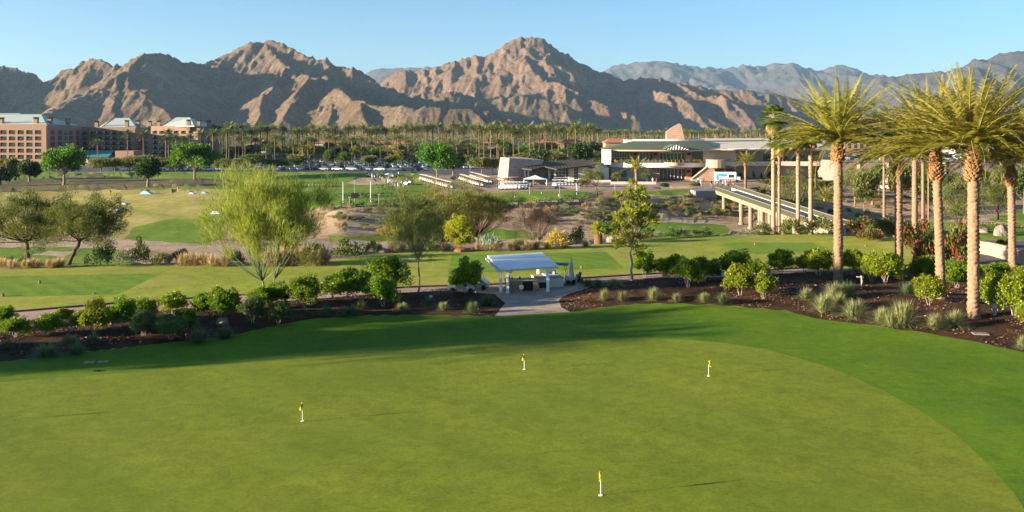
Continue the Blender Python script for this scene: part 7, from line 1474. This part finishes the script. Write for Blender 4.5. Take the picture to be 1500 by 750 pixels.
# covers, slab, sprinkler valve, utility box
def slab(px, by, w, dpt, rz, label, mat, name='ground_cover'):
    p = G(px, by); m = MB(); m.box(-w/2, w/2, -dpt/2, dpt/2, -0.05, 0.05); m.box(-w*0.06, w*0.06, -dpt*0.5, -dpt*0.42, 0.05, 0.07); o = m.build(name, B[mat]); o.location = p; o.rotation_euler = (0, 0, rz); tag(o, label, 'cover')
slab(131, 531.5, 0.62, 0.42, 0.15, 'pale utility cover in the lawn, left one of two', 'tanstone'); slab(151, 530.3, 0.58, 0.34, 0.15, 'pale utility cover in the lawn, right one of two', 'tanstone'); slab(1436, 489, 1.0, 0.7, -0.2, 'brown stone slab in the mulch below the nearest palm', 'gar'); slab(142, 543.5, 0.3, 0.3, 0, 'small dark drain cover in the lawn', 'black')
o = empty('irrigation_valve', G(1262, 423), 'pinkish pipe valve standing among the grasses by the lone big palm', 'pipe valve'); m = MB(); m.tube([(0, 0, -0.1), (0, 0, 1.0)], 0.055, 8); m.tube([(-0.42, 0, 1.05), (0.18, 0, 0.98)], 0.06, 8); m.build('pipe', B['bronze'], o); m = MB(); m.cyl((0, 0, 1.0), 0.11, 0.14, 12); m.cyl((0, -0.12, 0.5), 0.09, 0.3, 12); m.build('valve_head', B['grey'], o)
o = empty('utility_post', G(1457, 462), 'grey utility post under the large square shrub', 'post'); m = MB(); m.box(-0.09, 0.09, -0.09, 0.09, -0.1, 0.55); m.build('post', B['grey'], o); m = MB(); m.box(-0.2, 0.2, -0.14, 0.14, 0.55, 0.95); m.build('box', B['silver'], o)
o = empty('landscape_light', G(631, 442), 'small white landscape light standing in the left mulch', 'lamp'); m = MB(); m.cyl((0, 0, -0.1), 0.02, 0.5, 8); m.build('stake', B['black'], o); m = MB(); m.box(-0.12, 0.12, -0.06, 0.06, 0.36, 0.5); m.build('head', B['white'], o)

# ------------------------------------------------------------------ food truck at the clubhouse
ft = empty('food_truck', at(1065, 259), 'white bus-shaped food truck painted with turquoise and pink swirls', 'food truck', rz=0)
m = MB(); m.profile([(-1.15, 0.45), (-1.2, 2.7), (-0.9, 3.05), (0.9, 3.05), (1.2, 2.7), (1.15, 0.45)], -3.5, 2.4)
m.profile([(-1.1, 0.45), (-1.1, 1.7), (1.1, 1.7), (1.1, 0.45)], 2.4, 3.6); m.build('body', B['white'], ft)
m = MB(); V = [(2.405, -1.05, 1.72), (2.405, 1.05, 1.72), (2.405, 1.0, 2.6), (2.405, -1.0, 2.6), (3.2, -1.0, 1.72), (3.2, 1.0, 1.72)]; m.add(V, [(0, 4, 5, 1), (4, 3, 2, 5), (0, 3, 4), (1, 5, 2)]); m.build('windscreen', B['wing'], ft)
m = MB(); k = 24; V = [(-1.6+1.35*math.cos(a), -1.235, 2.2+0.42*math.sin(a)) for a in np.arange(k)*2*math.pi/k]; m.add(V, [tuple(range(k))]); m.box(-3.48, -2.9, -1.228, -1.18, 0.8, 2.4); m.build('turquoise_swirl', B['turq'], ft)
m = MB(); m.box(0.2, 1.6, -1.25, -1.18, 1.5, 2.3); m.build('serving_window', B['wing'], ft); m = MB(); m.box(-2.6, 2.2, -1.24, -1.17, 0.6, 1.0); m.build('pink_stripe', plain('pink_paint', (0.6, 0.15, 0.22), 0.4), ft)
wm = CARS['white']['wheel']
for x in (-2.3, 2.7):
    for y in (-1.12, 1.12): w = link('wheel', wm, ft); w.location = (x, y, 0.42); w.rotation_euler = (0, 0, R(90)); w.scale = (1.3, 1.3, 1.3)
for i, (px, by) in enumerate(((1029, 274), (1044, 276), (1056, 277))):
    o = empty('picnic_table', G(px, by), 'small round table before the food truck, %s from the left' % ordinal(i+1), 'table', 'tables before the food truck'); m = MB(); m.cyl((0, 0, 0.7), 0.6, 0.05, 16); m.build('table_top', B['brown'], o); m = MB(); m.cyl((0, 0, -0.02), 0.06, 0.72, 8); m.cyl((0, 0, -0.02), 0.3, 0.05, 12); m.build('leg', B['black'], o)

# ------------------------------------------------------------------ unseen trees added left of the view to throw the long shade on the lawn
for i, (x, y, top, w, lab) in enumerate(((-68, 44.2, 12.5, 6.0, 'slim unseen shade tree added beside the green, nearest of the row left of the view'), (-82, 40.2, 15.0, 7, 'tallest unseen shade tree added at the back of the row left of the view'))):
    plant('shade_tree', FT['midgreen'][i % 2], Vector((x, y, 0)), lab, 'tree', 'added shade trees, unseen, left of the view', (w/2, w/2, top/2.02))
for i, (x, y, th) in enumerate(((-62, 46.5, 9.5), (-71, 43.5, 11.5), (-78, 44.5, 13.5), (-60, 43.5, 10.5), (-88, 40.5, 14.5))):
    plant('date_palm', fpv[i % 4], Vector((x, y, 0)), 'unseen date palm added beside the green left of the view, %s of that group' % ordinal(i+1), 'palm tree', 'added palms, unseen, left of the view', (1, 1, th/16.0))
